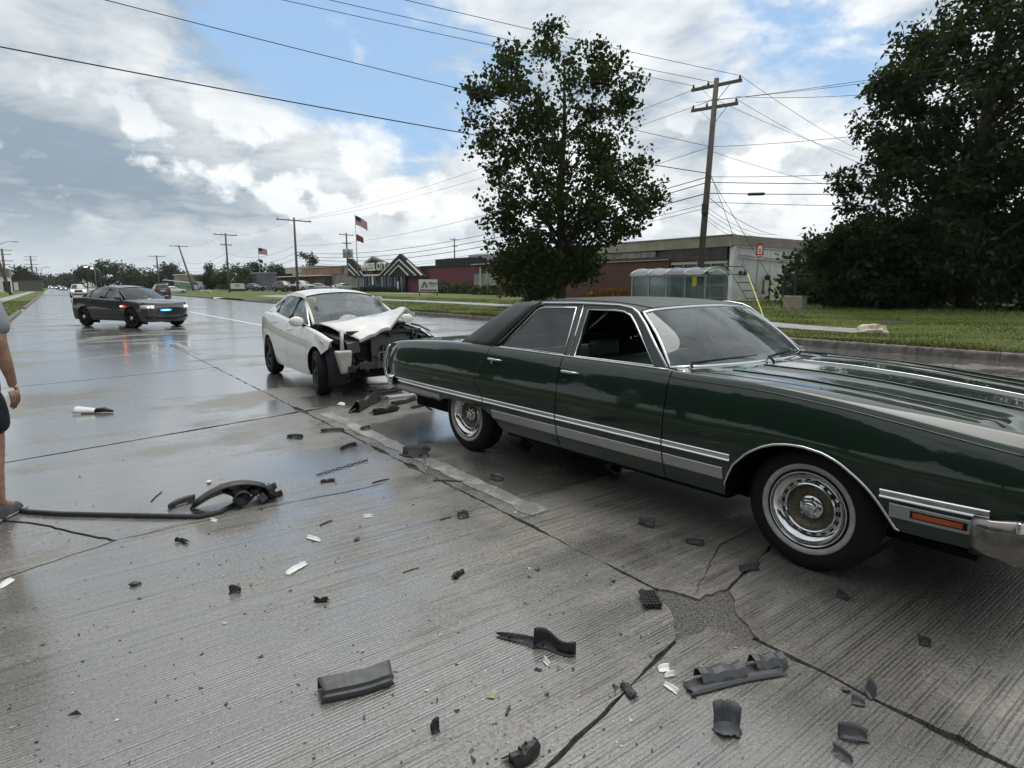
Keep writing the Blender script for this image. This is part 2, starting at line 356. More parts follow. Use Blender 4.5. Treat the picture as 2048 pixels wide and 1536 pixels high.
# road bed under the slabs, then slabs
road = bpy.data.objects.new('road', None); COL.objects.link(road); tag(road, kind='structure')
mb = MB(); mb.grid([[(x, y, -.02) for x in (LEFT_X - .2, KERB_X + .2)] for y in (-60, 0, 130)]); mb.build('joint_bed', M_JOINT, road)
mb = MB(); mb.grid([[(x, y, 0.0) for x in (LEFT_X, KERB_X)] for y in (124.0, 300, 900, 3300)]); mb.build('far_roadway', M_CONC, road)
LANES = [LEFT_X, 2.315, 6.38, 9.95, 13.3, KERB_X - .02]
JY = [-20.2, -14.8, -9.3, -3.85, 1.60, 7.42, 12.56]
while JY[-1] < 124: JY.append(JY[-1] + 5.45)
SK = .235
def joint_y(k, x):
    sk = SK if JY[k] < 40 else SK * max(0, 1 - (JY[k] - 40) / 60)
    return JY[k] + sk * (x - 2.315) * (1 if k < 8 else .6)
def ragged(a, b, step, amp, rng):
    a = Vector(a); b = Vector(b); L = (b - a).length; n = max(2, int(L / step)); t = (b - a).normalized(); nr = Vector((-t.y, t.x))
    out = []; w = 0.0
    for i in range(n):
        w = .62 * w + rng.normal(0, 1) * .5; sp = 0
        if rng.random() < .05: sp = abs(rng.normal(0, 1.6))
        out.append(a + t * (L * i / n) + nr * amp * (w + sp if i else 0))
    return out                                             # left normal points into a counter-clockwise outline
def slab(outline, name='concrete_slab', z=0.0, depth=.06, mat=None):
    V = [(p.x, p.y, z) for p in outline]; n = len(V); c = sum((Vector((p.x, p.y)) for p in outline), Vector((0, 0))) / n
    W = [(p.x, p.y, z - depth) for p in outline]
    me = np_mesh(name, V + W, [tuple(range(n))] + [((i + 1) % n, i, n + i, n + (i + 1) % n) for i in range(n)])
    return obj(name, me, mat or M_CONC, road)
rng = np.random.default_rng(3)
for li_, (x0, x1) in enumerate(zip(LANES[:-1], LANES[1:])):
    for k in range(len(JY) - 1):
        if JY[k + 1] < -6 and li_ > 1: pass
        gy = .008 if li_ else (.019 if JY[k] > 5 else .009); gx = .010
        A = Vector((x0 + gx * .8, joint_y(k, x0) + gy)); B = Vector((x1 - gx, joint_y(k, x1) + gy)); gy = .008 if li_ else (.019 if JY[k + 1] > 5 else .009); Cc = Vector((x1 - gx, joint_y(k + 1, x1) - gy)); D = Vector((x0 + gx * .8, joint_y(k + 1, x0) - gy))
        near = JY[k] < 20 and JY[k] > -9 and x0 < 8
        if not near: slab([A, B, Cc, D]); continue
        st, am = .055, .0062
        E1 = ragged(A, B, st, am, rng); E2 = ragged(B, Cc, st, am * (1.25 if li_ == 0 else .9), rng); E3 = ragged(Cc, D, st, am, rng); E4 = ragged(D, A, st, am * (1.5 if li_ == 1 else 1), rng)
        pts = E1 + E2 + E3 + E4
        # spalled corners and edges
        for (sx, sy, rad, dep) in ((2.33, 1.615, .27, .125), (2.33, 7.5, .30, .06), (2.33, 5.2, .2, .035), (2.33, .55, .35, .016), (2.33, 4.55, .12, .05), (1.2, 7.2, .5, .016)):
            q = []
            for p in pts:
                dd = math.hypot(p.x - sx, p.y - sy)
                if dd < rad:
                    to = Vector(((x0 + x1) / 2, (A.y + Cc.y) / 2)) - p; v = Vector((math.copysign(.75, to.x), math.copysign(.75, to.y)))
                    p = p + v * dep * (1 - dd / rad) ** .8 * (.85 + .3 * rng.random())
                q.append(p)
            pts = q
        if li_ == 0 and abs(JY[k] - 1.60) < .01:
            # a wedge has cracked off this slab at its left edge
            w1, w2, w3, w4 = Vector((x0, 6.35)), Vector((-.27, 4.92)), Vector((.17, 4.23)), Vector((-.42, 3.98)); w5 = Vector((x0, 3.30))
            cut_up = ragged(w1, w2, .05, .006, rng) + ragged(w2, w3, .05, .006, rng); cut_dn = ragged(w3, w4, .05, .006, rng) + ragged(w4, w5, .05, .006, rng) + [w5]
            E4a = [p for p in E4 if p.y > 6.37]; E4b = [p for p in E4 if p.y < 3.28]
            n12 = len(E1) + len(E2) + len(E3); slab(pts[:n12] + E4a + cut_up + cut_dn + E4b)
            sh = Vector((-.014, .0)); up = [p + Vector((-.008, -.022)) for p in cut_up]; dn = [p + Vector((-.012, .02)) for p in cut_dn]
            slab(list(reversed(up + dn)), z=-.004); continue
        # ragged rim round a plain inner panel
        n = len(pts); inn = []
        for p in pts:
            qx = min(max(p.x, x0 + .3), x1 - .3); inn.append((qx, min(max(p.y, joint_y(k, qx) + .3), joint_y(k + 1, qx) - .3), 0.0))
        V = [(p.x, p.y, 0.0) for p in pts] + inn + [(p.x, p.y, -.06) for p in pts]; a_, b_ = x0 + .3, x1 - .3; V += [(a_, joint_y(k, a_) + .3, 0), (b_, joint_y(k, b_) + .3, 0), (b_, joint_y(k + 1, b_) - .3, 0), (a_, joint_y(k + 1, a_) - .3, 0)]
        Fc = [(3 * n, 3 * n + 1, 3 * n + 2, 3 * n + 3)]
        for i in range(n):
            j = (i + 1) % n; same = abs(inn[i][0] - inn[j][0]) + abs(inn[i][1] - inn[j][1]) < 1e-6; Fc.append((i, j, n + i) if same else (i, j, n + j, n + i)); Fc.append((j, i, 2 * n + i, 2 * n + j))
        obj('concrete_slab', np_mesh('concrete_slab', V, Fc), M_CONC, road)
# hairline cracks lying open on the slabs
def crack(pts, w, name='crack'):
    mb = MB(); P = []
    for a, b in zip(pts[:-1], pts[1:]): P += ragged(a, b, .03, .005, rng)
    P.append(Vector(pts[-1])); n = len(P); L = []; R_ = []
    for i, p in enumerate(P):
        t = (P[min(i + 1, n - 1)] - P[max(i - 1, 0)]).normalized(); nr = Vector((-t.y, t.x)); ww = w * math.sin(math.pi * (i + .15) / (n - .7)) * (.6 + .8 * rng.random()) + .0008
        L.append((p.x + nr.x * ww, p.y + nr.y * ww, .0035)); R_.append((p.x - nr.x * ww, p.y - nr.y * ww, .0035))
    mb.grid([L, R_]); return mb.build(name, M_JOINT, road)
def gp(x, y): v = G(x, y); return Vector((v.x, v.y))
crack([gp(490, 1024), gp(560, 1010), gp(590, 1003)], .004); crack([gp(560, 1008), gp(690, 985), gp(790, 962)], .006); crack([gp(300, 1062), gp(420, 1040), gp(500, 1022)], .0025)
crack([gp(230, 1081), gp(300, 1066), gp(350, 1055)], .004); crack([gp(1390, 1190), gp(1440, 1090), gp(1520, 1050), gp(1700, 1005)], .003)
# tar-and-gravel fill in the open corner of four slabs
mb = MB(); c = Vector((2.325, 1.62)); pts = [(c.x + .31 * math.cos(a), c.y + .27 * math.sin(a), -.012) for a in lin(0, 6.0, 22)]
mb.add(pts, [tuple(range(22))]); mb.build('gravel_fill', pmat("crumbled aggregate", (.045, .042, .038), .4, var=.7, vscale=75, bump=1, bscale=150, coords='World', col2=(.17, .16, .145), rvar=.2), road)
# painted lines
def stripe(name, x, y0, y1, w, mat, z=.004, jag=.012):
    mb = MB(); n = max(3, int((y1 - y0) / .12)); L = []; R_ = []
    for i in range(n):
        y = y0 + (y1 - y0) * i / (n - 1); L.append((x - w / 2 + rng.normal(0, jag), y, z)); R_.append((x + w / 2 + rng.normal(0, jag), y, z))
    mb.grid([L, R_]); return mb.build(name, mat, road)
M_OLDP = worn_paint("worn white lane paint", (.36, .35, .32), .545); M_LINE = worn_paint("white lane paint", (.72, .72, .70), .36)
stripe('lane_dash', 2.50, 3.05, 7.15, .15, M_OLDP); stripe('lane_dash', 2.50, 15.2, 18.6, .13, M_OLDP)
stripe('lane_line', 6.40, 23.0, 41.0, .13, M_LINE, jag=.004)
for y in (52, 64, 76, 88, 100): stripe('lane_dash', 6.40, y, y + 3.2, .12, M_LINE, jag=.004)
for y in (9, 21, 33, 45, 57, 69, 81): stripe('lane_dash', 9.97, y, y + 3.2, .12, M_OLDP, jag=.004)
# kerbs: separate lengths of cast kerb
kerb = bpy.data.objects.new('kerb', None); COL.objects.link(kerb); tag(kerb, kind='structure')
def kerbstone(x, y0, y1, side):
    mb = MB(); s = side; hk = .185 if s > 0 else .13; prof = [(x - s * .03, -.05), (x - s * .012, hk - .05), (x + s * .004, hk - .017), (x + s * .03, hk - .003), (x + s * .17, hk), (x + s * .17, -.05)]
    mb.prism(prof, y0 + .006, y1 - .006); return mb.build('kerbstone', M_KERB, kerb)
y = -14.0; kr = random.Random(4)
while y < 66:
    L = kr.choice((1.5, 2.9, 3.0, 3.1)); 
    if not (66 < y < 80): kerbstone(KERB_X, y, y + L, 1)
    y += L
for y in lin(82, 202, 21)[:-1]: kerbstone(KERB_X, y, y + 6, 1)
for y in lin(-20, 160, 31)[:-1]:
    if not 40 < y < 52: kerbstone(LEFT_X, y, y + 6, -1)
# driveway apron on the right where the kerb stops, and one on the left
mb = MB(); mb.grid([[(KERB_X - .02, y, .004), (KERB_X + 6.5, y, rise(KERB_X + 6.5, y) + .03), (KERB_X + 22, y, rise(40, y) + .02)] for y in (66, 72, 82)]); tag(mb.build('driveway', M_WALK), kind='structure')
mb = MB(); mb.grid([[(LEFT_X - 14, y, .13), (LEFT_X - 3, y, .13), (LEFT_X, y, .004)] for y in (40, 46, 52)]); tag(mb.build('left_driveway', M_WALK), kind='structure')
# sidewalk panels
walk = bpy.data.objects.new('sidewalk', None); COL.objects.link(walk); tag(walk, kind='structure')
wc = ci([-6, 7.5, 10, 16, 29, 40, 66], [17.45, 17.75, 18.05, 20.2, 21.4, 21.9, 22.0])
y = 7.9
while y < 66:
    mb = MB(); P = [(wc(y) - .0, y + .006), (wc(y) + 1.35, y + .006), (wc(y + 1.6) + 1.35, y + 1.594), (wc(y + 1.6), y + 1.594)]
    mb.prism([(a, b) for a, b in P], 0.0, 1.0, 'xy'); V = [(p[0], p[1], (rise(p[0], p[1]) + (.035 if p[2] > .5 else -.1))) for p in mb.v]; mb.v = V
    mb.build('sidewalk_panel', M_WALK, walk); y += 1.6
mb = MB(); mb.grid([[(x, y, .125) for x in (-5.0, -3.6)] for y in (0, 40, 200)]); mb.build('left_path', M_WALK, walk)
# grass blades: short mown lawn, longer ragged fringe over the kerb
def blades(name, boxes, mat=None):
    Vs = []
    for (x0, x1, y0, y1, n, h0, h1, zoff) in boxes:
        x = RNG.uniform(x0, x1, n); y = RNG.uniform(y0, y1, n); ok = (np.abs(x - np.interp(y, [-6, 7.5, 10, 16, 29, 40, 66], [17.45, 17.75, 18.05, 20.2, 21.4, 21.9, 22.0]) - .67) > .72) | (y < 7.8)
        x = x[ok]; y = y[ok]; n = len(x); h = RNG.uniform(h0, h1, n) * (.62 + .55 * np.clip(np.sin(x * 1.9 + 1.3 * np.sin(y * .8)) * np.sin(y * 1.1 + .7 * x) + .35, 0, 1)); a = RNG.uniform(0, 6.283, n); w = h * RNG.uniform(.10, .22, n) + .004
        t = np.clip((x - KERB_X - .2) / 16.0, 0, 1); z = np.where(x > 0, .185 + .37 * t * t * (3 - 2 * t), .10) + zoff
        lx, ly = RNG.normal(0, .45, n) * h, RNG.normal(0, .45, n) * h
        b = np.stack([x, y, z], 1); s = np.stack([np.cos(a) * w, np.sin(a) * w, 0 * w], 1); top = np.stack([lx, ly, h], 1)
        Vs.append(np.stack([b - s, b + s, b + top], 1).reshape(-1, 3))
    me = fast_mesh(name, np.concatenate(Vs), 3); return tag(obj(name, me, mat or M_BLADE), kind='stuff')
blades("grass", [(KERB_X + .1, 26, -3, 12, 60000, .03, .075, -.01), (KERB_X + .1, 26, 12, 30, 42000, .03, .085, -.01), (KERB_X + .1, 27, 30, 62, 30000, .04, .11, -.01),
                 (KERB_X + .06, KERB_X + .42, -6, 45, 14000, .05, .14, -.01), (26, 36, 0, 30, 22000, .05, .13, -.01), (-7, LEFT_X - .1, 25, 75, 14000, .04, .11, 0)])

blades("dry_grass_fringe", [(KERB_X + .04, KERB_X + .40, -6, 45, 15000, .05, .13, -.02)], pmat("dry brown grass", (.15, .115, .06), .8, spec=.1, var=.4, vscale=2, coords='World'))
# ================================================================== shared car materials and wheel
M_CHROME = pmat("chrome", (.62, .63, .64), .13, 1.0); M_ALU = pmat("brushed aluminium trim", (.40, .41, .41), .34, 1.0, rvar=.08, vscale=30, stretch=(.3, 1, 6))
M_RUBBER = pmat("tyre rubber", (.008, .008, .0085), .7, spec=.25, bump=.25, bscale=60); M_BLACK = pmat("matt black", (.008, .008, .009), .7, spec=.3)
M_UNDER = pmat("underbody black", (.006, .006, .006), .85, spec=.15); M_WW = pmat("whitewall rubber", (.36, .35, .33), .5, var=.15, vscale=20)
M_GLASS = glass_mat("car glass", (.62, .80, .74)); M_PLASTIC = pmat("black trim plastic", (.012, .012, .013), .38, spec=.45, rvar=.1, vscale=20)
M_RUSTY = pmat("brown brake dust", (.13, .11, .08), .45, .5, var=.35, vscale=40); M_AMBER = pmat("amber lens", (.42, .075, .012), .2, coat=.6); M_REDL = pmat("red lens", (.32, .01, .01), .2, coat=.6)
# ================================================================== the green sedan
M_GREEN = None
def paint(name, col, metal=.35, rough=.28, flake=.25, wav=.0012, wscale=1.3):
    m = bpy.data.materials.new(name); m.use_nodes = True; nt = m.node_tree; T = NT(nt); b = nt.nodes['Principled BSDF']
    tc = T.n('ShaderNodeTexCoord').outputs['Object']
    n = T.noise(tc, 900, 2, .5); T.set(b.inputs['Base Color'], T.mix(T.math('MULTIPLY', T.ramp(n, .45, .7), flake), col, tuple(min(1, c * 2.2 + .004) for c in col)))
    b.inputs['Metallic'].default_value = metal; b.inputs['Roughness'].default_value = rough; b.inputs['Specular IOR Level'].default_value = .12; b.inputs['Coat Weight'].default_value = 1.0; b.inputs['Coat IOR'].default_value = 1.5
    T.set(b.inputs['Coat Roughness'], T.ramp(T.noise(tc, 14, 4, .6), .35, .7, .015, .07))
    bn = T.n('ShaderNodeBump'); bn.inputs['Strength'].default_value = 1.0; bn.inputs['Distance'].default_value = wav; T.set(bn.inputs['Height'], T.noise(T.mapping(tc, scale=(.6, 1, 1.6)), wscale, 2, .4))
    T.set(b.inputs['Coat Normal'], bn.outputs[0]); T.set(b.inputs['Normal'], bn.outputs[0]); MATS[name] = m; return m
M_GREEN = paint("dark green metallic paint", (.0085, .0205, .0135), .0, .32, .35, .004, 1.6)
M_VINYL = pmat("dark green vinyl roof", (.028, .036, .034), .42, spec=.5, bump=.35, bscale=260, rvar=.06, vscale=4)
M_SEAT = pmat("dark green vinyl seats", (.032, .052, .042), .45, bump=.2, bscale=30)
def spokeless_wheel(car, x, y, sgn, steer=0.0):
    w = bpy.data.objects.new('wheel', None); COL.objects.link(w); w.parent = car; w.location = (x, sgn * y, .345); w.rotation_euler = (0, 0, (math.pi if sgn < 0 else 0) + steer)
    # outward is +y in wheel space
    mb = MB(); mb.lathe([(.19, -.08), (.215, -.10), (.26, -.108), (.31, -.10), (.335, -.078), (.3435, -.055), (.3445, -.03), (.338, -.028), (.338, -.022), (.3455, -.02), (.346, 0), (.3455, .02), (.338, .022), (.338, .028), (.3445, .03), (.3435, .055), (.335, .078), (.31, .10), (.285, .1065), (.26, .108), (.215, .10), (.19, .085)], 56)
    mb.build('tyre', M_RUBBER, w, True, auto=40)
    mb = MB(); mb.lathe([(.2155, .0985), (.217, .1035), (.23, .1085), (.243, .1105), (.2455, .1065)], 56); mb.build('whitewall', M_WW, w, True)
    mb = MB(); mb.lathe([(.196, .07), (.206, .096), (.203, .1045), (.197, .103), (.193, .092), (.178, .072), (.163, .062), (.157, .060), (.155, .052), (.140, .050), (.138, .060), (.136, .071), (.130, .074), (.125, .070)], 56)
    mb.build('trim_ring', M_CHROME, w, True, auto=50)
    mb = MB(); mb.lathe([(.127, .068), (.118, .05), (.10, .036), (.082, .031), (.06, .034)], 40); mb.build('wheel_disc', M_RUSTY, w, True)
    mb = MB(); mb.lathe([(.066, .03), (.066, .052), (.062, .058), (.035, .062), (.033, .075), (.026, .082), (.012, .085), (.0001, .0855)], 32); mb.build('hub_cap', M_CHROME, w, True, auto=50)
    for k in range(5):
        a = 2 * math.pi * k / 5 + .5; mb = MB(); mb.lathe([(.0115, .0), (.0115, .012), (.008, .019), (.0001, .021)], 8, c=(.047 * math.cos(a), .058, .047 * math.sin(a))); mb.build('lug_nut', M_BLACK if 0 else M_CHROME, w)
    sl = MB(); sl.box((0, 0, 0), (.009, .006, .026)); me = sl.mesh('vent_slot'); me.materials.append(M_BLACK)
    for k in range(18):
        a = 2 * math.pi * k / 18; obj('vent_slot', me, None, w, (.1475 * math.cos(a), .051, .1475 * math.sin(a)), (0, -a, 0))
    return w
GS = thing('green_sedan', 'dark green vintage four-door sedan with black vinyl roof, chrome trim and whitewall tyres', 'car', (4.0046, 1.6037, 0), math.atan2(-.99857, .05349))
gz = ci([-4.5, -4.3, -3.9, -3.2, -2.6, -1.8, -.9, -.33, .1, .4, .8, .95], [.915, .94, .968, 1.0, 1.003, .998, .992, .985, .955, .92, .862, .84])      # shoulder height
gw = ci([-4.5, -4.3, -4.0, -3.5, -2.5, -1, .2, .5, .8, .95], [.935, .968, .985, .997, 1.0, 1.0, .998, .988, .962, .93])
gp_side = li([.18, .28, .36, .45, .55, .65, .75, .85, .92, .97, 1.0], [.85, .925, .958, .982, .996, 1.0, .993, .976, .958, .940, .922])
def g_y(s, z):
    zt = gz(s); q = z if z < .65 else .65 + (z - .65) * .35 / max(.05, zt - .65); return gw(s) * gp_side(q)
g_zb = li([-4.5, -3.44, -3.41, -3.37, -3.25, -2.86, -2.72, -2.62, -2.55, -2.50, -.452, -.448, -.44, -.41, -.38, -.30, -.22, -.157, -.08, 0, .10, .18, .237, .30, .358, .40, .44, .47, .48, .95],
          [.445, .445, .455, .478, .492, .492, .47, .415, .35, .315, .315, .33, .395, .462, .522, .606, .657, .684, .700, .703, .690, .662, .626, .580, .521, .462, .395, .385, .385, .385])
g_cut = ci([.3, .54, .6, .757, .85, .92, 1.01], [-2.70, -2.727, -2.748, -2.862, -2.82, -2.741, -2.71])
ROWS = [0, .03, .08, .15, .23, .31, .4, .5, .6, .7, .8, .88, .94, .975, 1.0]
def g_panel(name, s0, s1, stations, sgn, top=None, z_extra=None):
    """body side between two cut lines; s0/s1 are functions of z"""
    rows = []
    for q in stations:                                       # q in 0..1 or absolute s
        col = []
        for t in ROWS:
            sm = q if isinstance(q, float) and q < 2 else q
            def pos(z): return sm if s0(z) <= sm <= s1(z) else (s0(z) if sm < s0(z) else s1(z))
            z = g_zb(sm) + (gz(sm) - g_zb(sm)) * t; s = pos(z); col.append((s, sgn * g_y(s, z), z))
        s = col[-1][0]; z = gz(s)
        if top:
            for v, dz in top(s): col.append((s, sgn * v, z + dz))
        rows.append(col)
    mb = MB(); mb.grid(rows); return mb.build(name, M_GREEN, GS, True, auto=38)
def belt_top(s): return [(g_y(s, gz(s)) - .008, .006), (g_y(s, gz(s)) - .03, .009), (.855, .008)]
def quarter_top(s):
    e = g_y(s, gz(s)); return [(e - .010, .008), (e - .045, .013), (e - .10, .015)]
def fender_top(s):
    e = g_y(s, gz(s)); r = li([-.9, -.33, .4, .8, .95], [.008, .010, .028, .045, .05])(s); return [(e - .015, .007), (e - .04, r * .7), (e - .075, r), (min(.825, e - .085), r + .001)]
def den(a, b, n): return lin(a, b, n)
st_q = den(-4.47, -3.44, 18) + [-3.41, -3.39, -3.37, -3.32, -3.25] + den(-3.15, -2.95, 3) + den(-2.90, -2.70, 10)
st_rd = den(-2.90, -2.5, 17) + den(-2.4, -1.836, 8); st_fd = den(-1.83, -.873, 14); st_ff = den(-.866, -.47, 7) + [-.452, -.448, -.445, -.44, -.425, -.41, -.395, -.38] + den(-.36, .46, 44) + [.47, .475, .48] + den(.52, .93, 9)
for sg in (-1, 1):
    g = .0028
    g_panel('quarter_panel', lambda z: -4.5, lambda z: g_cut(z) - g, st_q, sg, quarter_top)
    g_panel('rear_door', lambda z: g_cut(z) + g, lambda z: -1.8345, st_rd, sg, belt_top)
    g_panel('front_door', lambda z: -1.8285, lambda z: -.873, st_fd, sg, belt_top)
    g_panel('front_fender', lambda z: -.867, lambda z: .94, st_ff, sg, fender_top)
    # bright trims follow the body side
    def strip(name, s0, s1, zc, prof, mat, n=40, out=.0):
        rows = []
        for s in lin(s0, s1, n):
            rows.append([(s, sg * (g_y(s, zc(s) + dz) + dy + out), zc(s) + dz) for dy, dz in prof])
        mb = MB(); mb.grid(rows)
        mb.add([rows[0][i] for i in range(len(prof))], [tuple(range(len(prof)))]); mb.add([rows[-1][i] for i in range(len(prof))], [tuple(range(len(prof)))])
        return mb.build(name, mat, GS, True, auto=30)
    tz = li([-4.5, -1.8, 0, .8], [.561, .556, .556, .562])
    PR = [(-.006, .024), (.006, .022), (.011, .018), (.012, .012), (.007, .0095), (.005, .007), (.005, -.008), (.007, -.0105), (.011, -.014), (.010, -.019), (.005, -.022), (-.006, -.024)]
    for (a, b) in ((-4.36, g_cut(.556) - .006), (g_cut(.556) + .006, -1.8365), (-1.8265, -.875), (-.865, -.402), (.372, .785)): strip('bright_moulding', a, b, tz, PR, M_CHROME, 24)
    PL = [(-.008, .038), (.003, .036), (.006, .033), (.006, -.034), (.003, -.038), (-.008, -.04)]
    for (a, b, z0, hh) in ((-4.33, -3.42, .488, .62), (-2.62, -1.8365, .452, 1), (-1.8265, -.875, .452, 1), (-.865, -.45, .452, 1)): strip('sill_moulding', a, b, lambda s, z0=z0: z0, [(p, q * hh) for p, q in PL], M_ALU, 24)
    strip('sill_moulding', .415, .772, lambda s: .487, [(p, q * .95) for p, q in PL], M_ALU, 20)
    strip('marker_bezel', .50, .715, lambda s: .487, [(.002, .021), (.0075, .018), (.0075, -.018), (.002, -.021)], M_BLACK, 12)
    mk = strip('side_marker', .512, .70, lambda s: .487, [(.004, .013), (.0115, .011), (.0115, -.011), (.004, -.013)], M_AMBER if sg < 0 else M_REDL, 12)
    # wheel-arch lip
    arch = [(s, sg * (g_y(s, g_zb(s)) + .004), g_zb(s) + .002) for s in [-.446, -.44, -.425, -.41, -.395, -.38] + lin(-.34, .44, 26) + [.46]]
    mb = MB(); mb.tube(arch, .0075, 6); mb.build('arch_moulding', M_CHROME, GS, True)
    # crease along the fender top and door top
    mb = MB(); mb.tube([(s, sg * (g_y(s, gz(s) - .03) + .001), gz(s) - .028) for s in lin(-.862, .9, 30)], .0035, 5); mb.build('fender_crease', M_GREEN, GS, True)
    # glasshouse: outlines on the tumblehome plane
    def gh(s, z): return (s, sg * (.905 - (z - 1.0) * .50 - .02 * max(0, (z - 1.2))), z)
    rw = [(-2.605, 1.018), (-2.48, 1.15), (-2.33, 1.322), (-2.295, 1.343), (-2.24, 1.350), (-1.895, 1.356), (-1.845, 1.014)]
    fw = [(-1.735, 1.012), (-1.765, 1.347), (-1.50, 1.349), (-1.42, 1.342), (-1.35, 1.318), (-1.29, 1.27), (-1.02, 1.012)]
    o = MB(); o.tube([gh(*p) for p in rw], .0085, 6, closed=True); o.build('window_frame', M_CHROME, GS, True)
    o = MB(); o.tube([gh(*p) for p in fw], .0085, 6, closed=True); o.build('window_frame', M_CHROME, GS, True)
    mb = MB(); mb.add([gh(*p) for p in rw], [tuple(range(len(rw)))]); mb.build('side_window', M_GLASS, GS)
    if sg > 0: mb = MB(); mb.add([gh(*p) for p in fw], [tuple(range(len(fw)))]); mb.build('side_window', M_GLASS, GS)
    # dark seals / pillars filling between frames and drip rail
    drip = [(-.925, 1.012), (-1.06, 1.135), (-1.20, 1.265), (-1.295, 1.338), (-1.36, 1.368), (-1.48, 1.386), (-1.9, 1.392), (-2.26, 1.386), (-2.335, 1.368), (-2.39, 1.318), (-2.53, 1.165), (-2.675, 1.012)]
    mb = MB(); mb.tube([gh(*p) for p in drip], .0095, 6); mb.build('drip_rail', M_CHROME, GS, True)
    def fill(outer, inner):
        mb = MB(); mb.grid([[Vector(gh(*p)) + Vector((0, -sg * .006, 0)) for p in outer], [Vector(gh(*p)) + Vector((0, -sg * .006, 0)) for p in inner]]); return mb
    fill([(-.925, 1.012), (-1.06, 1.135), (-1.20, 1.265), (-1.31, 1.345), (-1.40, 1.378), (-1.50, 1.386), (-1.77, 1.39), (-1.80, 1.39)], [(-1.02, 1.012), (-1.14, 1.127), (-1.25, 1.232), (-1.33, 1.306), (-1.41, 1.34), (-1.50, 1.349), (-1.765, 1.347), (-1.80, 1.347)]).build('door_frame', M_GREEN, GS)
    fill([(-1.80, 1.39), (-1.9, 1.392), (-2.26, 1.386), (-2.335, 1.368), (-2.39, 1.318), (-2.53, 1.165), (-2.675, 1.012)], [(-1.80, 1.35), (-1.895, 1.356), (-2.24, 1.350), (-2.305, 1.338), (-2.335, 1.315), (-2.48, 1.15), (-2.605, 1.018)]).build('door_frame', M_GREEN, GS)
    mb = MB(); mb.add([gh(-1.735, 1.0), gh(-1.765, 1.36), gh(-1.895, 1.36), gh(-1.845, 1.0)], [(0, 1, 2, 3)]); mb.build('centre_pillar', M_GREEN, GS, solid=.03, off=-sg)
    mb = MB(); mb.tube([gh(-1.79, 1.005), gh(-1.83, 1.385)], .006, 6); mb.build('pillar_moulding', M_CHROME, GS, True)
    mb = MB(); mb.tube([(s, sg * (g_y(s, gz(s)) - .010), gz(s) + .010) for s in lin(-2.68, -.90, 20)], .0065, 6); mb.build('belt_moulding', M_CHROME, GS, True)
    # door handles with thumb button
    for hs in (-1.775, -2.655):
        hz = .905 if hs > -2 else .915; y0 = g_y(hs, hz)
        mb = MB(); mb.tube([(hs - .02, sg * (y0 + .004), hz), (hs, sg * (y0 + .026), hz + .002), (hs + .10, sg * (y0 + .028), hz + .001), (hs + .155, sg * (y0 + .012), hz)], [.012, .014, .010, .004], 8); mb.build('door_handle', M_CHROME, GS, True)
        mb = MB(); mb.lathe([(.013, 0), (.013, .012), (.009, .015), (.0001, .015)], 12, c=(0, 0, 0)); mb.build('lock', M_CHROME, GS, loc=(hs + .015, sg * y0, hz - .07 if hs > -2 else hz - .028), rot=(0, 0, 0 if sg > 0 else math.pi))
    # roof-pillar script
    if sg < 0:
        fc = bpy.data.curves.new('script', 'FONT'); fc.body = "Brougham"; fc.size = .062; fc.extrude = .0012; fc.shear = .35; fc.resolution_u = 2
        so = bpy.data.objects.new('roof_script', fc); COL.objects.link(so); dg = bpy.context.evaluated_depsgraph_get(); me = bpy.data.meshes.new_from_object(so.evaluated_get(dg)); bpy.data.objects.remove(so)
        me.materials.clear(); a = Vector((.97, .0, -.10)).normalized(); b = Vector((0, .44, .9)).normalized()
        M = Matrix((( a.x, b.x, 0, 0), (a.y, b.y, -1, 0), (a.z, b.z, .45, 0), (0, 0, 0, 1))); M.translation = Vector((-3.02, -.886, 1.058)); me.transform(M)
        obj('roof_script', me, pmat("dull gold script", (.45, .40, .28), .3, 1.0), GS)
for (x, y, sg) in ((0, .79, -1), (0, .79, 1), (-3.13, .78, -1), (-3.13, .78, 1)): spokeless_wheel(GS, x, y, sg)
# ---- roof skin with rear quarter sails
zc = ci([-1.24, -1.45, -1.7, -2.0, -2.4, -2.62, -2.72], [1.382, 1.412, 1.428, 1.433, 1.42, 1.392, 1.37]); hw = ci([-1.24, -1.5, -2, -2.4, -2.72], [.685, .70, .712, .712, .69])
QS = [-1, -.985, -.95, -.88, -.75, -.55, -.3, 0, .3, .55, .75, .88, .95, .985, 1]
rows = []
for t in lin(0, 1, 24):
    r = []
    for q in QS:
        sf = -1.232 - .075 * q * q; sb = -2.70 + .06 * q * q; s = sf + (sb - sf) * t; h = zc(s) if t not in (0, 1) else zc(s); zz = h - .022 * q * q - .030 * abs(q) ** 10; r.append((s, hw(s) * q, zz))
    rows.append(r)
mb = MB(); mb.grid(rows); mb.build('vinyl_roof', M_VINYL, GS, True, solid=.012, auto=60)
for q in (-.86, .86):                                        # raised seams of the vinyl
    mb = MB(); mb.tube([(-1.232 - .075 * q * q + (-1.43) * t, hw(-1.3 - 1.43 * t) * q, zc(-1.29 - 1.40 * t) - .022 * q * q - .030 * abs(q) ** 10 + .002) for t in lin(0, .97, 24)], .004, 5); mb.build('roof_seam', M_VINYL, GS, True)
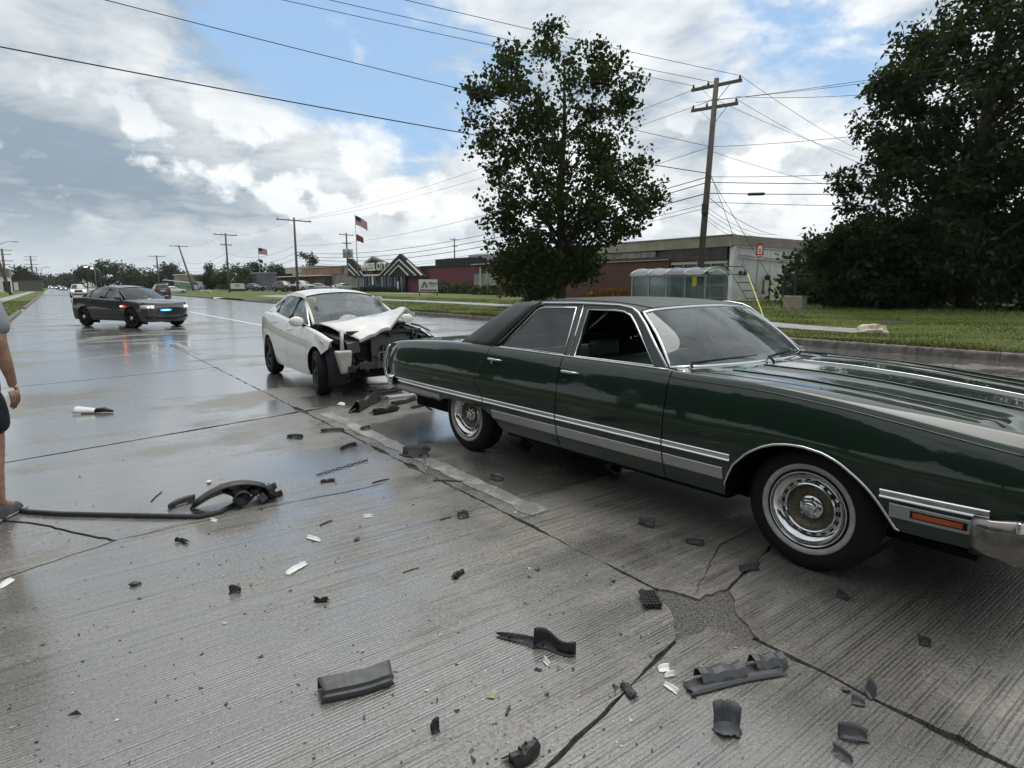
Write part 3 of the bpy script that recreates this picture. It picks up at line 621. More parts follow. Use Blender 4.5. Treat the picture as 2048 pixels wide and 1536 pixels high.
for sg in (-1, 1):
    rows = []
    top = [(-2.30, .713, 1.392), (-2.40, .709, 1.388), (-2.52, .70, 1.381), (-2.62, .69, 1.372), (-2.655, .672, 1.372), (-2.68, .64, 1.374)]
    bot = [(-2.685, .898, 1.008), (-2.82, .90, 1.008), (-3.0, .897, 1.008), (-3.19, .88, 1.008), (-3.235, .84, 1.01), (-3.26, .76, 1.013)]
    for t in lin(0, 1, 10):
        r = []
        for a, b in zip(top, bot):
            p = Vector(a).lerp(Vector(b), t); p.y += .030 * math.sin(math.pi * t) ** 1.0; p.x += .02 * math.sin(math.pi * t) * (1 if a[0] < -2.6 else .3); r.append((p.x, sg * p.y, p.z))
        rows.append(r)
    mb = MB(); mb.grid(rows); mb.build('roof_sail', M_VINYL, GS, True, solid=.012, off=-sg, auto=50)
    mb = MB(); mb.tube([(p[0], sg * (p[1] + .006), p[2] + .004) for p in bot], .006, 6); mb.build('sail_moulding', M_CHROME, GS, True)
# ---- windshield, back glass, their bright frames
def shield(t, q):                                            # t 0 base .. 1 header
    sb = -.70 - .20 * q * q - .03 * q ** 8; st = -1.225 - .075 * q * q; yb = .86 * q; yt = .675 * q; zb_ = 1.012 - .004 * q * q; zt_ = 1.372 - .024 * q * q - .012 * abs(q) ** 10
    p = Vector((sb, yb, zb_)).lerp(Vector((st, yt, zt_)), t); p.x += .02 * math.sin(math.pi * t); p.z += .012 * math.sin(math.pi * t); return p
QW = lin(-1, 1, 25)
mb = MB(); mb.grid([[shield(t, q * .985) for q in QW] for t in lin(.01, .985, 10)]); mb.build('windshield', glass_mat("windshield glass", (.66, .84, .78), haze=.16), GS, True)
loop = [shield(0, q) for q in QW] + [shield(t, 1) for t in lin(.08, .92, 8)] + [shield(1, q) for q in reversed(QW)] + [shield(t, -1) for t in lin(.92, .08, 8)]
mb = MB(); mb.tube(loop, .0125, 6, closed=True); mb.build('windshield_frame', M_CHROME, GS, True)
def back(t, q): p = Vector((-3.27 + .035 * q * q, .75 * q, 1.015)).lerp(Vector((-2.69 + .05 * q * q, .63 * q, 1.372 - .012 * q * q)), t); p.x -= .02 * math.sin(math.pi * t); return p
mb = MB(); mb.grid([[back(t, q) for q in lin(-1, 1, 15)] for t in lin(0, 1, 8)]); mb.build('rear_window', M_GLASS, GS, True)
loop = [back(0, q) for q in lin(-1, 1, 15)] + [back(t, 1) for t in lin(.1, .9, 6)] + [back(1, q) for q in lin(1, -1, 15)] + [back(t, -1) for t in lin(.9, .1, 6)]
mb = MB(); mb.tube(loop, .011, 6, closed=True); mb.build('rear_window_frame', M_CHROME, GS, True)
# ---- cowl, hood, trunk lid
def hood_z(s, v):
    base = gz(s) + li([-.9, -.33, .4, .8, .95], [.010, .012, .030, .047, .052])(s); a = abs(v)
    return base + li([0, .02, .035, .36, .40, .44, .62, .68, .72, .80, .84], [.030, .030, .022, .020, .027, .012, .004, .012, .004, .001, 0])(a)
VH = sorted(set([-v for v in (.0, .02, .035, .1, .2, .3, .36, .385, .40, .42, .44, .5, .56, .62, .66, .68, .70, .72, .76, .806)] + [.0, .02, .035, .1, .2, .3, .36, .385, .40, .42, .44, .5, .56, .62, .66, .68, .70, .72, .76, .806]))
def hood_back(v): return -.545 - .10 * (abs(v) / .8) ** 2 - .06 * max(0, (abs(v) - .6) / .2) ** 2 * 0 + .0
rows = [[(hood_back(v) + (.90 - .12 * (abs(v) / .8) ** 2 - hood_back(v)) * t, v, hood_z(hood_back(v) + (.90 - hood_back(v)) * t, v) - (.05 * max(0, (t - .93) / .07) ** 2)) for v in VH] for t in lin(0, 1, 30)]
mb = MB(); mb.grid(rows); mb.build('hood', M_GREEN, GS, True, auto=32)
for v in (-.68, -.40, 0, .40, .68):
    mb = MB(); mb.tube([(hood_back(v) + .02 + (1.36) * t, v, hood_z(hood_back(v) + .02 + 1.36 * t, v) + .0015) for t in lin(0, 1, 30)], .0042, 5); mb.build('hood_ridge', M_CHROME if abs(v) < .01 else M_GREEN, GS, True)
rows = []
for t in lin(0, 1, 5):
    rows.append([Vector(shield(0, q)).lerp(Vector((hood_back(.825 * q) - .006, .825 * q, hood_z(hood_back(.825 * q), .825 * q) - .002)), t) + Vector((0, 0, -.006 * math.sin(math.pi * t))) for q in QW])
mb = MB(); mb.grid(rows); mb.build('cowl', M_GREEN, GS, True)
for (y0, y1) in ((-.74, -.16), (-.05, .50)):
    a = shield(.035, y0 / .86) + Vector((.012, 0, .014)); b = shield(.07, y1 / .86) + Vector((.012, 0, .016)); mb = MB(); mb.tube([shield(0, (y0 - .04) / .86) + Vector((.06, 0, .004)), a, (a + b) / 2, b], [.008, .007, .006, .003], 6); mb.build('wiper', M_BLACK, GS, True)
VT = lin(-.83, .83, 21)
mb = MB(); mb.grid([[(s, v, gz(s) + .017 + .012 * (1 - (v / .83) ** 2)) for v in VT] for s in lin(-4.45, -3.30, 16)]); mb.build('trunk_lid', M_GREEN, GS, True)
mb = MB(); mb.grid([[(-3.30, v, gz(-3.3) + .015 + .012 * (1 - (v / .83) ** 2)), (-3.25, v * .92, 1.016)] for v in VT]); mb.build('rear_deck', M_GREEN, GS, True)
# ---- tail: panel, lamps, bumper with vertical bright ends
mb = MB(); mb.box((-4.44, 0, .70), (.05, 1.80, .44)); mb.build('tail_panel', M_GREEN, GS)
for sg in (-1, 1):
    mb = MB(); mb.box((-4.475, sg * .55, .72), (.03, .66, .09)); mb.build('tail_light', M_REDL, GS, bevel=.01)
    mb = MB(); mb.tube([(-4.425, sg * .945, .905), (-4.465, sg * .952, .86), (-4.515, sg * .955, .76), (-4.53, sg * .957, .66), (-4.51, sg * .957, .575), (-4.47, sg * .955, .54)], [.012, .018, .022, .022, .02, .012], 8); mb.build('bumper_end', M_CHROME, GS, True)
rows = []
path = [(-4.30, -.985), (-4.40, -.975), (-4.48, -.94), (-4.53, -.80), (-4.55, -.4), (-4.555, 0), (-4.55, .4), (-4.53, .80), (-4.48, .94), (-4.40, .975), (-4.30, .985)]
bp = [(-.02, .06), (.0, .062), (.02, .045), (.026, .0), (.02, -.045), (0, -.058), (-.02, -.06)]
for i, (x, y) in enumerate(path):
    t = (Vector(path[min(i + 1, 10)]) - Vector(path[max(i - 1, 0)])).normalized(); nr = Vector((-t.y, t.x)) * 1; nr = nr if nr.dot(Vector((x + 3.6, y))) > 0 else -nr
    rows.append([(x + nr.x * d, y + nr.y * d, .53 + z) for d, z in bp])
mb = MB(); mb.grid(rows); mb.build('rear_bumper', M_CHROME, GS, True, solid=.006)
# ---- nose: grille, lamps, wrap-round bumper
mb = MB(); mb.box((.87, 0, .70), (.06, 1.78, .28)); mb.build('grille', M_BLACK, GS, bevel=.02)
for z in lin(.60, .80, 8): mb = MB(); mb.box((.905, 0, z), (.012, 1.0, .012)); mb.build('grille_bar', M_CHROME, GS)
for y in (-.78, -.6, .6, .78):
    mb = MB(); mb.lathe([(.001, .03), (.05, .022), (.075, 0), (.08, -.02)], 20, axis='x', c=(.91, y, .71)); mb.build('headlight', pmat("headlamp glass", (.7, .7, .68), .08, coat=1), GS, True)
path = [(.735, -.985), (.80, -.985), (.88, -.965), (.95, -.915), (1.0, -.82), (1.03, -.6), (1.05, -.3), (1.055, 0), (1.05, .3), (1.03, .6), (1.0, .82), (.95, .915), (.88, .965), (.80, .985), (.735, .985)]
bp = [(-.03, .09), (.0, .093), (.022, .08), (.032, .04), (.034, 0), (.026, -.06), (.005, -.105), (-.03, -.115)]; rows = []
for i, (x, y) in enumerate(path):
    t = (Vector(path[min(i + 1, len(path) - 1)]) - Vector(path[max(i - 1, 0)])).normalized(); nr = Vector((t.y, -t.x)); sc = 1 if 1 < i < 13 else .85
    rows.append([(x + nr.x * d * sc, y + nr.y * d * sc, .475 + z * sc) for d, z in bp])
mb = MB(); mb.grid(rows); mb.build('front_bumper', pmat("dull grey chrome bumper", (.22, .21, .20), .26, 1.0, rvar=.08, vscale=8), GS, True, solid=.008)
for sg in (-1, 1):
    mb = MB(); mb.box((0, 0, 0), (.26, .02, .05)); mb.build('bumper_pad', M_CHROME, GS, bevel=.008, loc=(.965, sg * .925, .555), rot=(0, 0, sg * -.95))
# ---- underside, wheel housings, cabin
mb = MB(); mb.box((-1.85, 0, .36), (5.1, 1.30, .26)); mb.box((-1.48, 0, .33), (2.05, 1.80, .10)); mb.box((.72, 0, .44), (.25, 1.7, .16)); mb.box((-3.95, 0, .53), (.9, 1.6, .12)); mb.box((.15, 0, .70), (1.2, 1.30, .42)); mb.box((-3.75, 0, .68), (1.3, 1.3, .5)); mb.build('underbody', M_UNDER, GS)
for sg in (-1, 1):
    mb = MB(); mb.box((0, sg * .68, .60), (.9, .04, .62)); mb.grid([[(.46 * math.cos(a), sg * y, .37 + .39 * math.sin(a)) for a in lin(.06, math.pi - .06, 13)] for y in (.66, .93)]); mb.build('wheel_housing', M_UNDER, GS)
    mb = MB(); mb.box((-3.1, sg * .67, .66), (.8, .04, .44)); mb.grid([[(-3.06 + .43 * math.cos(a), sg * y, .36 + .36 * math.sin(a)) for a in lin(.36, math.pi - .36, 13)] for y in (.66, .955)]); mb.build('wheel_housing', M_UNDER, GS)
mb = MB(); mb.tube([(-1.0, -.35, .24), (-3.0, -.35, .26), (-3.4, -.42, .33), (-4.35, -.42, .33)], .028, 8); mb.build('exhaust_pipe', pmat("rusty steel", (.06, .045, .035), .7, .4), GS, True)
mb = MB(); mb.box((-1.55, 0, .46), (2.0, 1.7, .04)); mb.box((-1.02, 0, .82), (.36, 1.66, .28)); mb.build('dashboard', M_SEAT, GS, bevel=.03)
def seat(s, z1, lean):
    mb = MB(); mb.box((s + .28, 0, .58), (.56, 1.44, .20)); mb.build('seat_cushion', M_SEAT, GS, bevel=.06)
    mb = MB(); M = Matrix.Translation((s, 0, .62)) @ Matrix.Rotation(-lean, 4, 'Y'); mb.box((0, 0, (z1 - .62) / 2), (.16, 1.44, z1 - .62), M); mb.build('seat_back', M_SEAT, GS, bevel=.05)
seat(-1.80, .97, .25); seat(-2.72, .96, .3)
for y in (-.40, .40): mb = MB(); mb.box((-1.90, y, 1.03), (.10, .30, .15)); mb.build('headrest', M_SEAT, GS, bevel=.04)
sw = MB(); a = Vector((-.75, 0, .62)).normalized(); c0 = Vector((-1.28, .38, .93)); u = Vector((0, 1, 0)); v = a.cross(u)
sw.tube([c0 + (u * math.cos(t) + v * math.sin(t)) * .19 for t in lin(0, 2 * math.pi, 29)[:-1]], .011, 6, closed=True); sw.bar(c0 - u * .18, c0 + u * .18, .03, .012); sw.tube([c0, c0 - a * .25], .025, 8); sw.build('steering_wheel', M_SEAT, GS, True)
mb = MB(); mb.box((-1.33, 0, 1.315), (.02, .22, .055)); mb.build('rear_view_mirror', M_BLACK, GS, bevel=.01)
for sg in (-1, 1): mb = MB(); mb.box((-1.82, sg * .865, .68), (1.85, .03, .60)); mb.build('door_lining', M_SEAT, GS)
# ================================================================== modern cars
M_TINT = pmat("tinted glass", (.012, .015, .016), .04, spec=.6, coat=.5); M_RIMB = pmat("black wheel", (.02, .02, .021), .35, .3); M_ALLOY = pmat("alloy wheel", (.40, .40, .40), .28, 1.0)
M_LAMP = pmat("lamp lens", (.62, .64, .66), .06, coat=1.0, spec=.8); M_CABIN = pmat("dark cabin fabric", (.025, .025, .027), .8)
def lamp_on(name, col, s): return pmat(name, col, .2, emit=col, estr=s)
def resample(poly, n):
    P = [Vector((p[0], p[1])) for p in poly]; c = sum(P, Vector((0, 0))) / len(P); out = []
    for k in range(n):
        a = 2 * math.pi * k / n; d = Vector((math.cos(a), math.sin(a))); best = None
        for i in range(len(P)):
            p, q = P[i] - c, P[(i + 1) % len(P)] - c; e = q - p; den_ = d.x * e.y - d.y * e.x
            if abs(den_) < 1e-9: continue
            t = (p.x * e.y - p.y * e.x) / den_; u = (p.x * d.y - p.y * d.x) / den_
            if t > 0 and -1e-6 <= u <= 1 + 1e-6 and (best is None or t > best): best = t
        out.append(c + d * (best or 0))
    return out
def wheel_modern(car, x, y, sgn, R, w2, rimmat, steer=0.0, spokes=5, caps=None, seg=28):
    w = bpy.data.objects.new('wheel', None); COL.objects.link(w); w.parent = car; w.location = (x, sgn * y, R); w.rotation_euler = (0, 0, (math.pi if sgn < 0 else 0) + steer)
    r = R * .66
    mb = MB(); mb.lathe([(r, -w2), (r + .03, -w2 - .005), (R * .93, -w2), (R * .985, -w2 * .8), (R, -w2 * .5), (R, w2 * .5), (R * .985, w2 * .8), (R * .93, w2), (r + .03, w2 + .005), (r, w2 * .9)], seg); mb.build('tyre', M_RUBBER, w, True, auto=40)
    mb = MB(); mb.lathe([(r + .004, w2 * .95), (r - .006, w2 + .002), (r - .016, w2 * .8), (r - .02, -w2 * .3), (.001, -w2 * .3)], seg); mb.build('rim', rimmat, w, True, auto=40)
    for k in range(spokes):
        a = 2 * math.pi * k / spokes + .3; mb = MB(); d = Vector((math.cos(a), 0, math.sin(a))); s_ = Vector((-math.sin(a), 0, math.cos(a)))
        mb.add([d * .03 - s_ * .03 + Vector((0, w2 * .75, 0)), d * .03 + s_ * .03 + Vector((0, w2 * .75, 0)), d * (r - .012) + s_ * .035 + Vector((0, w2 * .7, 0)), d * (r - .012) - s_ * .035 + Vector((0, w2 * .7, 0)),
                d * .03 - s_ * .03 + Vector((0, w2 * .2, 0)), d * .03 + s_ * .03 + Vector((0, w2 * .2, 0)), d * (r - .012) + s_ * .035 + Vector((0, w2 * .3, 0)), d * (r - .012) - s_ * .035 + Vector((0, w2 * .3, 0))],
               [(0, 1, 2, 3), (7, 6, 5, 4), (0, 4, 5, 1), (1, 5, 6, 2), (2, 6, 7, 3), (3, 7, 4, 0)]); mb.build('spoke', rimmat, w)
    mb = MB(); mb.lathe([(.07 if caps else .045, w2 * .5), (.068 if caps else .045, w2 * .95), (.04, w2 * 1.08), (.0001, w2 * 1.1)], 16); mb.build('hub_cap', caps or rimmat, w, True); return w
def modern_car(P):
    T_ = thing(P['name'], P['label'], P.get('cat', 'car'), P['loc'], P['rz'], P.get('group'))
    W, wb, R, ra = P['W'], P['wb'], P['R'], P['R'] + .055; body = P['body']; glass = P.get('glass', M_GLASS); hi = P.get('hi', 1)
    zs = ci(*zip(*P['belt'])); hwf = ci(*zip(*P['plan'])); xf, xr = P['xf_s'], P['xr_s']; sill = P.get('sill', .20); fx, rx = wb / 2, -wb / 2
    prof = P.get('prof', li([0, .12, .3, .5, .7, .88, 1.0], [.93, .965, .985, 1.0, .985, .965, .935]))
    zbx = P.get('zb')
    def zb(x):
        z = sill
        for c in (fx, rx):
            if abs(x - c) < ra: z = max(z, R + math.sqrt(max(0, ra * ra - (x - c) ** 2)) * (1.0))
        return zbx(x, z) if zbx else z
    def sy(x, z): return W * hwf(x) * prof(min(1, max(0, (z - sill) / (zs(x) - sill))))
    cuts = [xr] + P['cuts'] + [xf]; names = P['panels']
    ROW = lin(0, 1, 12 if hi else 7)
    for sg in (-1, 1):
        for nm, a, b in zip(names, cuts[:-1], cuts[1:]):
            g = .004 if hi else 0; xs = set(lin(a + g, b - g, max(6, int((b - a) / (.06 if hi else .14)))))
            for c in (fx, rx):
                for k in range(17 if hi else 11):
                    q = c + ra * math.cos(math.pi * k / (16 if hi else 10))
                    for e in (-.002, .002) if k in (0, 16 if hi else 10) else (0,):
                        if a + g < q + e < b - g: xs.add(q + e)
            rows = []
            for x in sorted(xs):
                z0 = zb(x); z1 = zs(x); col = [(x, sg * sy(x, z0 + (z1 - z0) * t), z0 + (z1 - z0) * t) for t in ROW]; e = col[-1]
                col += [(x, sg * (abs(e[1]) - .014), z1 + .012), (x, sg * (abs(e[1]) - .05), z1 + .018)]; rows.append(col)
            mb = MB(); mb.grid(rows); mb.build(nm, body, T_, True, auto=45)
            if hi and 'door' in nm:
                hx = a + .16; hz = zs(hx) - .10; y0 = sy(hx, hz); mb = MB(); mb.tube([(hx - .09, sg * (y0 + .004), hz), (hx - .06, sg * (y0 + .03), hz + .004), (hx + .06, sg * (y0 + .03), hz + .004), (hx + .09, sg * (y0 + .004), hz)], .012, 6); mb.build('door_handle', body, T_, True)
    # glasshouse
    A, Hd, Rr, B = P['A'], P['head'], P['roofr'], P['back']          # (x centre, x corner, half width, z centre, z corner)
    yg = lambda z, x: np.interp(z, [A[4], Hd[4]], [P.get('ybelt', W * .90), Hd[2]])
    roofz = ci([Hd[0]] + [p[0] for p in P['roofmid']] + [Rr[0]], [Hd[3]] + [p[1] for p in P['roofmid']] + [Rr[3]])
    def edge(E_, q): return Vector((E_[0] + (E_[1] - E_[0]) * q * q, E_[2] * q, E_[3] + (E_[4] - E_[3]) * abs(q) ** 2.4))
    QQ = lin(-1, 1, 17 if hi else 9); rows = []
    for t in lin(0, 1, 14 if hi else 7):
        r = []
        for q in QQ:
            p = edge(Hd, q).lerp(edge(Rr, q), t); zc_ = roofz(Hd[0] + (Rr[0] - Hd[0]) * t); lz = Hd[3] + (Rr[3] - Hd[3]) * t; p.z += (zc_ - lz); p.y += (P.get('roofw', 0)) * q * math.sin(math.pi * t); r.append(p)
        rows.append(r)
    mb = MB(); mb.grid(rows); mb.build('roof', P.get('roofmat', body), T_, True, solid=.01, off=0); roof_edge = [r[-1] for r in rows]
    if hi or 1:
        def pane(E0, E1, bulge, nm, mat):
            rr = []
            for t in lin(.015, .985, 8 if hi else 3):
                r = []
                for q in QQ:
                    p = edge(E0, q * .975).lerp(edge(E1, q * .965), t); p.x += bulge * math.sin(math.pi * t); p.z += abs(bulge) * .6 * math.sin(math.pi * t); r.append(p)
                rr.append(r)
            mb = MB(); mb.grid(rr); return mb.build(nm, mat, T_, True)
        pane(A, Hd, .02, 'windshield', P.get('wsglass', glass)); pane(B, Rr, -.02, 'rear_window', P.get('rglass', glass))
        for E0, E1 in ((A, Hd), (B, Rr)):
            for s in (-1, 1):
                mb = MB(); mb.tube([edge(E0, s).lerp(edge(E1, s), t) + Vector(((.02 if E0 is A else -.02) * math.sin(math.pi * t), 0, .012 * math.sin(math.pi * t))) for t in lin(0, 1, 8)], .022 if P.get('pil') is None else P['pil'], 6); mb.build('pillar', body, T_, True)
            mb = MB(); mb.tube([edge(E1, q) for q in QQ], .012, 5); mb.build('header_seal', M_BLACK, T_, True); mb = MB(); mb.tube([edge(E0, q) + Vector((0, 0, .002)) for q in QQ], .010, 5); mb.build('glass_seal', M_BLACK, T_, True)
    # side of the glasshouse: ring round the window opening
    dlo = P['dlo']; xa, xb = A[1], B[1]
    top = [(p.x, p.z) for p in roof_edge]; yt = [abs(p.y) for p in roof_edge]
    def side_y(x, z):
        zt = float(np.interp(-x, [-p[0] for p in top], [p[1] for p in top])); zb_ = zs(x); yr = float(np.interp(-x, [-p[0] for p in top], yt)); yb = W * hwf(x) * prof(1.0) - .04
        t = min(1, max(0, (z - zb_) / max(.03, zt - zb_))); return yb + (yr - yb) * t + .02 * math.sin(math.pi * t)
    outer = [(xa - .01, zs(xa) + .01)] + [tuple(v) for v in [(A[1] + (Hd[1] - A[1]) * t, A[4] + (Hd[4] - A[4]) * t) for t in (.33, .66)]] + top + [(Rr[1] + (B[1] - Rr[1]) * t, Rr[4] + (B[4] - Rr[4]) * t) for t in (.33, .66)] + [(xb + .01, zs(xb) + .01)] + [(x, zs(x) + .01) for x in lin(xb + .1, xa - .1, 10)]
    N = 64 if hi else 32; ro = resample(outer, N); ri = resample(dlo, N)
    for sg in (-1, 1):
        mb = MB(); mb.grid([[(p.x, sg * side_y(p.x, p.y), p.y) for p in ro], [(p.x, sg * (side_y(p.x, p.y) + .002), p.y) for p in ri], [(p.x, sg * (side_y(p.x, p.y) - .02), p.y) for p in ri]], closed=True); mb.build('window_surround', body, T_, True, auto=40)
        for wn in P['windows']:
            pts = resample(wn, 28); c = sum(pts, Vector((0, 0))) / 28
            mb = MB(); mb.grid([[(p.x, sg * (side_y(p.x, p.y) - .006), p.y) for p in pts], [((p.x + c.x) / 2, sg * (side_y((p.x + c.x) / 2, (p.y + c.y) / 2) - .006), (p.y + c.y) / 2) for p in pts], [(c.x, sg * (side_y(c.x, c.y) - .006), c.y)] * 1 + [(c.x, sg * (side_y(c.x, c.y) - .006), c.y)] * 27], closed=True)
            mb.build('side_window', P.get('sglass', glass), T_, True)
        for (p0, p1) in P['posts']:
            mb = MB(); mb.bar((p0[0], sg * (side_y(*p0) - .002), p0[1]), (p1[0], sg * (side_y(*p1) - .002), p1[1]), .05, .02, up=(0, 1, 0)); mb.build('door_pillar', M_BLACK, T_)
        if P.get('mirror'):
            mx, mz = P['mirror']; y0 = side_y(mx, mz - .03); mb = MB(); mb.lathe([(.001, .055), (.05, .05), (.075, .025), (.082, -.01), (.078, -.04), (.001, -.045)], 14, axis='x'); 
            mb.v = [(v[0] * 1.0, v[1] * 1.35, v[2] * .95) for v in mb.v]; mb.build('mirror', body, T_, True, loc=(mx, sg * (y0 + .14), mz)); mb = MB(); mb.bar((mx, sg * y0, mz - .07), (mx, sg * (y0 + .10), mz - .04), .05, .04); mb.build('mirror_arm', M_BLACK, T_)
    # deck surfaces
    def deck(E_, x_end, xc_end, zc0, zc1, nm, n, yside=None):
        rows = []
        for t in lin(0, 1, n):
            xe = E_[1] + (x_end - E_[1]) * t; r = []; ye = W * hwf(xe) * prof(1.0) - .05; ze = zs(xe) + .018
            for q in QQ:
                xcn = E_[0] + (xc_end - E_[0]) * t; x = xcn + (xe - xcn) * q * q; zc_ = zc0 + (zc1 - zc0) * t + P.get('crown', .03) * math.sin(math.pi * min(1, t)) ; r.append((x, ye * q, ze + (zc_ - ze) * (1 - abs(q) ** 2.2)))
            rows.append(r)
        mb = MB(); mb.grid(rows); mb.build(nm, body, T_, True); return rows[-1]
    def fascia(edge_row, x_side, x_nose, z0, nm, rake, mat, p=2.6):
        rows = []
        for k, t in enumerate(lin(0, 1, 12 if hi else 6)):
            r = []
            for i, q in enumerate(QQ):
                e = Vector(edge_row[i]); zt = e.z; z = zt + (z0 - zt) * t; xn = x_nose - rake * (1 - min(1, t / .35)) ** 2 * 1.0 - .04 * max(0, t - .75) * 4 * .5
                xs_ = x_side + (xn - x_side) * (1 - abs(q) ** p); x = e.x + (xs_ - e.x) * min(1, t * 3.5); ys = sy(x_side, z) * q if abs(q) > .999 else (sy(x_side, z)) * (math.copysign(abs(q) ** .9, q)); y = e.y + (ys - e.y) * min(1, t * 3.5); r.append((x, y, z))
            rows.append(r)
        mb = MB(); mb.grid(rows); mb.build(nm, mat, T_, True); return rows
    if not P.get('no_front'):
        fr = deck(A, xf, P['xf_c'], A[3] + P.get('hood0', 0), P['nose_z'], 'hood', 10); P['f_rows'] = fascia(fr, xf, P['x_nose'], P.get('fz0', .22), 'front_bumper', P.get('rake', .06), body)
    rr_ = deck(B, xr, P['xr_c'], B[3], P['tail_z'], 'trunk_lid', 6); P['r_rows'] = fascia(rr_, xr, P['x_tail'], P.get('rz0', .26), 'rear_bumper', -P.get('rrake', .02), body)
    # wheels, underside, cabin
    for (x, steer) in ((fx, P.get('steer', 0)), (rx, 0)):
        for sg in (-1, 1): wheel_modern(T_, x, P['track'], sg, R, P['tw'], P['rim'], steer, P.get('spokes', 5), P.get('caps'), 28 if hi else 16)
    mb = MB(); L = P['xf_s'] - P['xr_s']; mc = (P['xf_s'] + P['xr_s']) / 2; mb.box((mc, 0, sill + .14), (L + .3 if not P.get('no_front') else L - .1, W * 1.28, .22)); mb.box((0, 0, sill + .08), (wb - 2 * ra, W * 1.84, .12))
    mb.build('underbody', M_UNDER, T_)
    for x in (fx, rx):
        for sg in (-1, 1): mb = MB(); mb.grid([[(x + ra * math.cos(a), sg * y, R + ra * math.sin(a)) for a in lin(0, math.pi, 11)] for y in (W * .62, W * .95)]); mb.box((x, sg * W * .63, R + .12), (2 * ra, .02, ra * 1.7)); mb.build('wheel_housing', M_UNDER, T_)
    if P.get('cabin', True):
        zf = sill + .32; zb_ = zs(0)
        mb = MB(); mb.box(((A[1] + B[1]) / 2, 0, zb_ - .22), (A[1] - B[1] - .1, W * 1.66, .28)); mb.build('cabin_interior', M_CABIN, T_, bevel=.04)
        for sx in (P.get('seatx', .0), P.get('seatx', .0) - .85):
            for y in (-.36, .36):
                mb = MB(); mb.box((sx - .05, y, zb_ + .02), (.14, .46, .34)); mb.build('seat_back', M_CABIN, T_, bevel=.05); mb = MB(); mb.box((sx - .09, y, zb_ + .29), (.09, .24, .17)); mb.build('headrest', M_CABIN, T_, bevel=.04)
    P['T'] = T_; P['sy'] = sy; P['zs'] = zs; P['side_y'] = side_y; return T_
# ---------------------------------------------------------------- wrecked white sedan
M_WHITE = paint("white car paint", (.74, .73, .70), .0, .35, .0, .0015, 2.0); M_DEEP = pmat("wreck cavity black", (.006, .006, .007), .7)
kia_zb = lambda x, z: z if x < 1.34 else max(z if x < 1.60 else 0, float(np.interp(x, [1.34, 1.42, 1.60, 1.80], [.55, .56, .60, .70]))) if x > 1.42 else z
KP = dict(name='white_sedan', label='white compact sedan with its front end torn off and hood buckled', loc=(3.745, 9.785, 0), rz=-math.pi / 2 - .030,
    W=.862, wb=2.65, R=.315, tw=.10, track=.755, body=M_WHITE, xf_s=1.77, xr_s=-1.82, cuts=[-1.02, -.10, .92], panels=['quarter_panel', 'rear_door', 'front_door', 'front_fender'], sill=.215,
    belt=[(-2.2, 1.02), (-1.9, 1.045), (-1.3, 1.045), (-.9, 1.03), (0, .955), (.9, .90), (1.3, .86), (1.8, .77)], plan=[(-2.2, .90), (-1.9, .95), (-1.3, .99), (0, 1.0), (1.2, 1.0), (1.6, .985), (1.8, .95)], zb=kia_zb,
    A=(1.12, .86, .70, .965, .955), head=(.20, .02, .56, 1.415, 1.345), roofr=(-1.15, -1.05, .53, 1.415, 1.36), back=(-1.80, -1.62, .62, 1.10, 1.085), roofmid=[(-.15, 1.458), (-.5, 1.472), (-.85, 1.455)], roofw=.03,
    dlo=[(.83, .925), (.72, .995), (.45, 1.165), (.18, 1.295), (-.1, 1.345), (-.5, 1.362), (-.85, 1.345), (-1.15, 1.265), (-1.38, 1.13), (-1.36, 1.10), (-.9, 1.07), (0, .985)],
    windows=[[(.80, .93), (.70, 1.0), (.45, 1.165), (.18, 1.29), (-.06, 1.335), (-.10, 1.0), (.2, .975)], [(-.16, 1.005), (-.13, 1.335), (-.5, 1.355), (-.84, 1.338), (-1.12, 1.262), (-1.35, 1.125), (-.9, 1.075)]],
    posts=[((-.13, .99), (-.10, 1.345)), ((-.98, 1.08), (-1.06, 1.29))], mirror=(.66, 1.0), wsglass=glass_mat('filmed windshield', (.6, .7, .7), haze=.34), no_front=True, xr_c=-2.0, tail_z=1.07, x_tail=-2.10, nose_z=.8, rim=M_RIMB, spokes=6, steer=-.16, cabin=True, seatx=.0, rrake=.05)  # windshield carries a pale uneven film
KIA = modern_car(KP)
KIA['label'] = 'white compact sedan with its front end torn off and hood buckled'
def kb(c, d, nm, mat, rot=(0, 0, 0), bev=.006): m = MB(); m.box((0, 0, 0), d); return m.build(nm, mat, KIA, bevel=bev, loc=c, rot=rot)
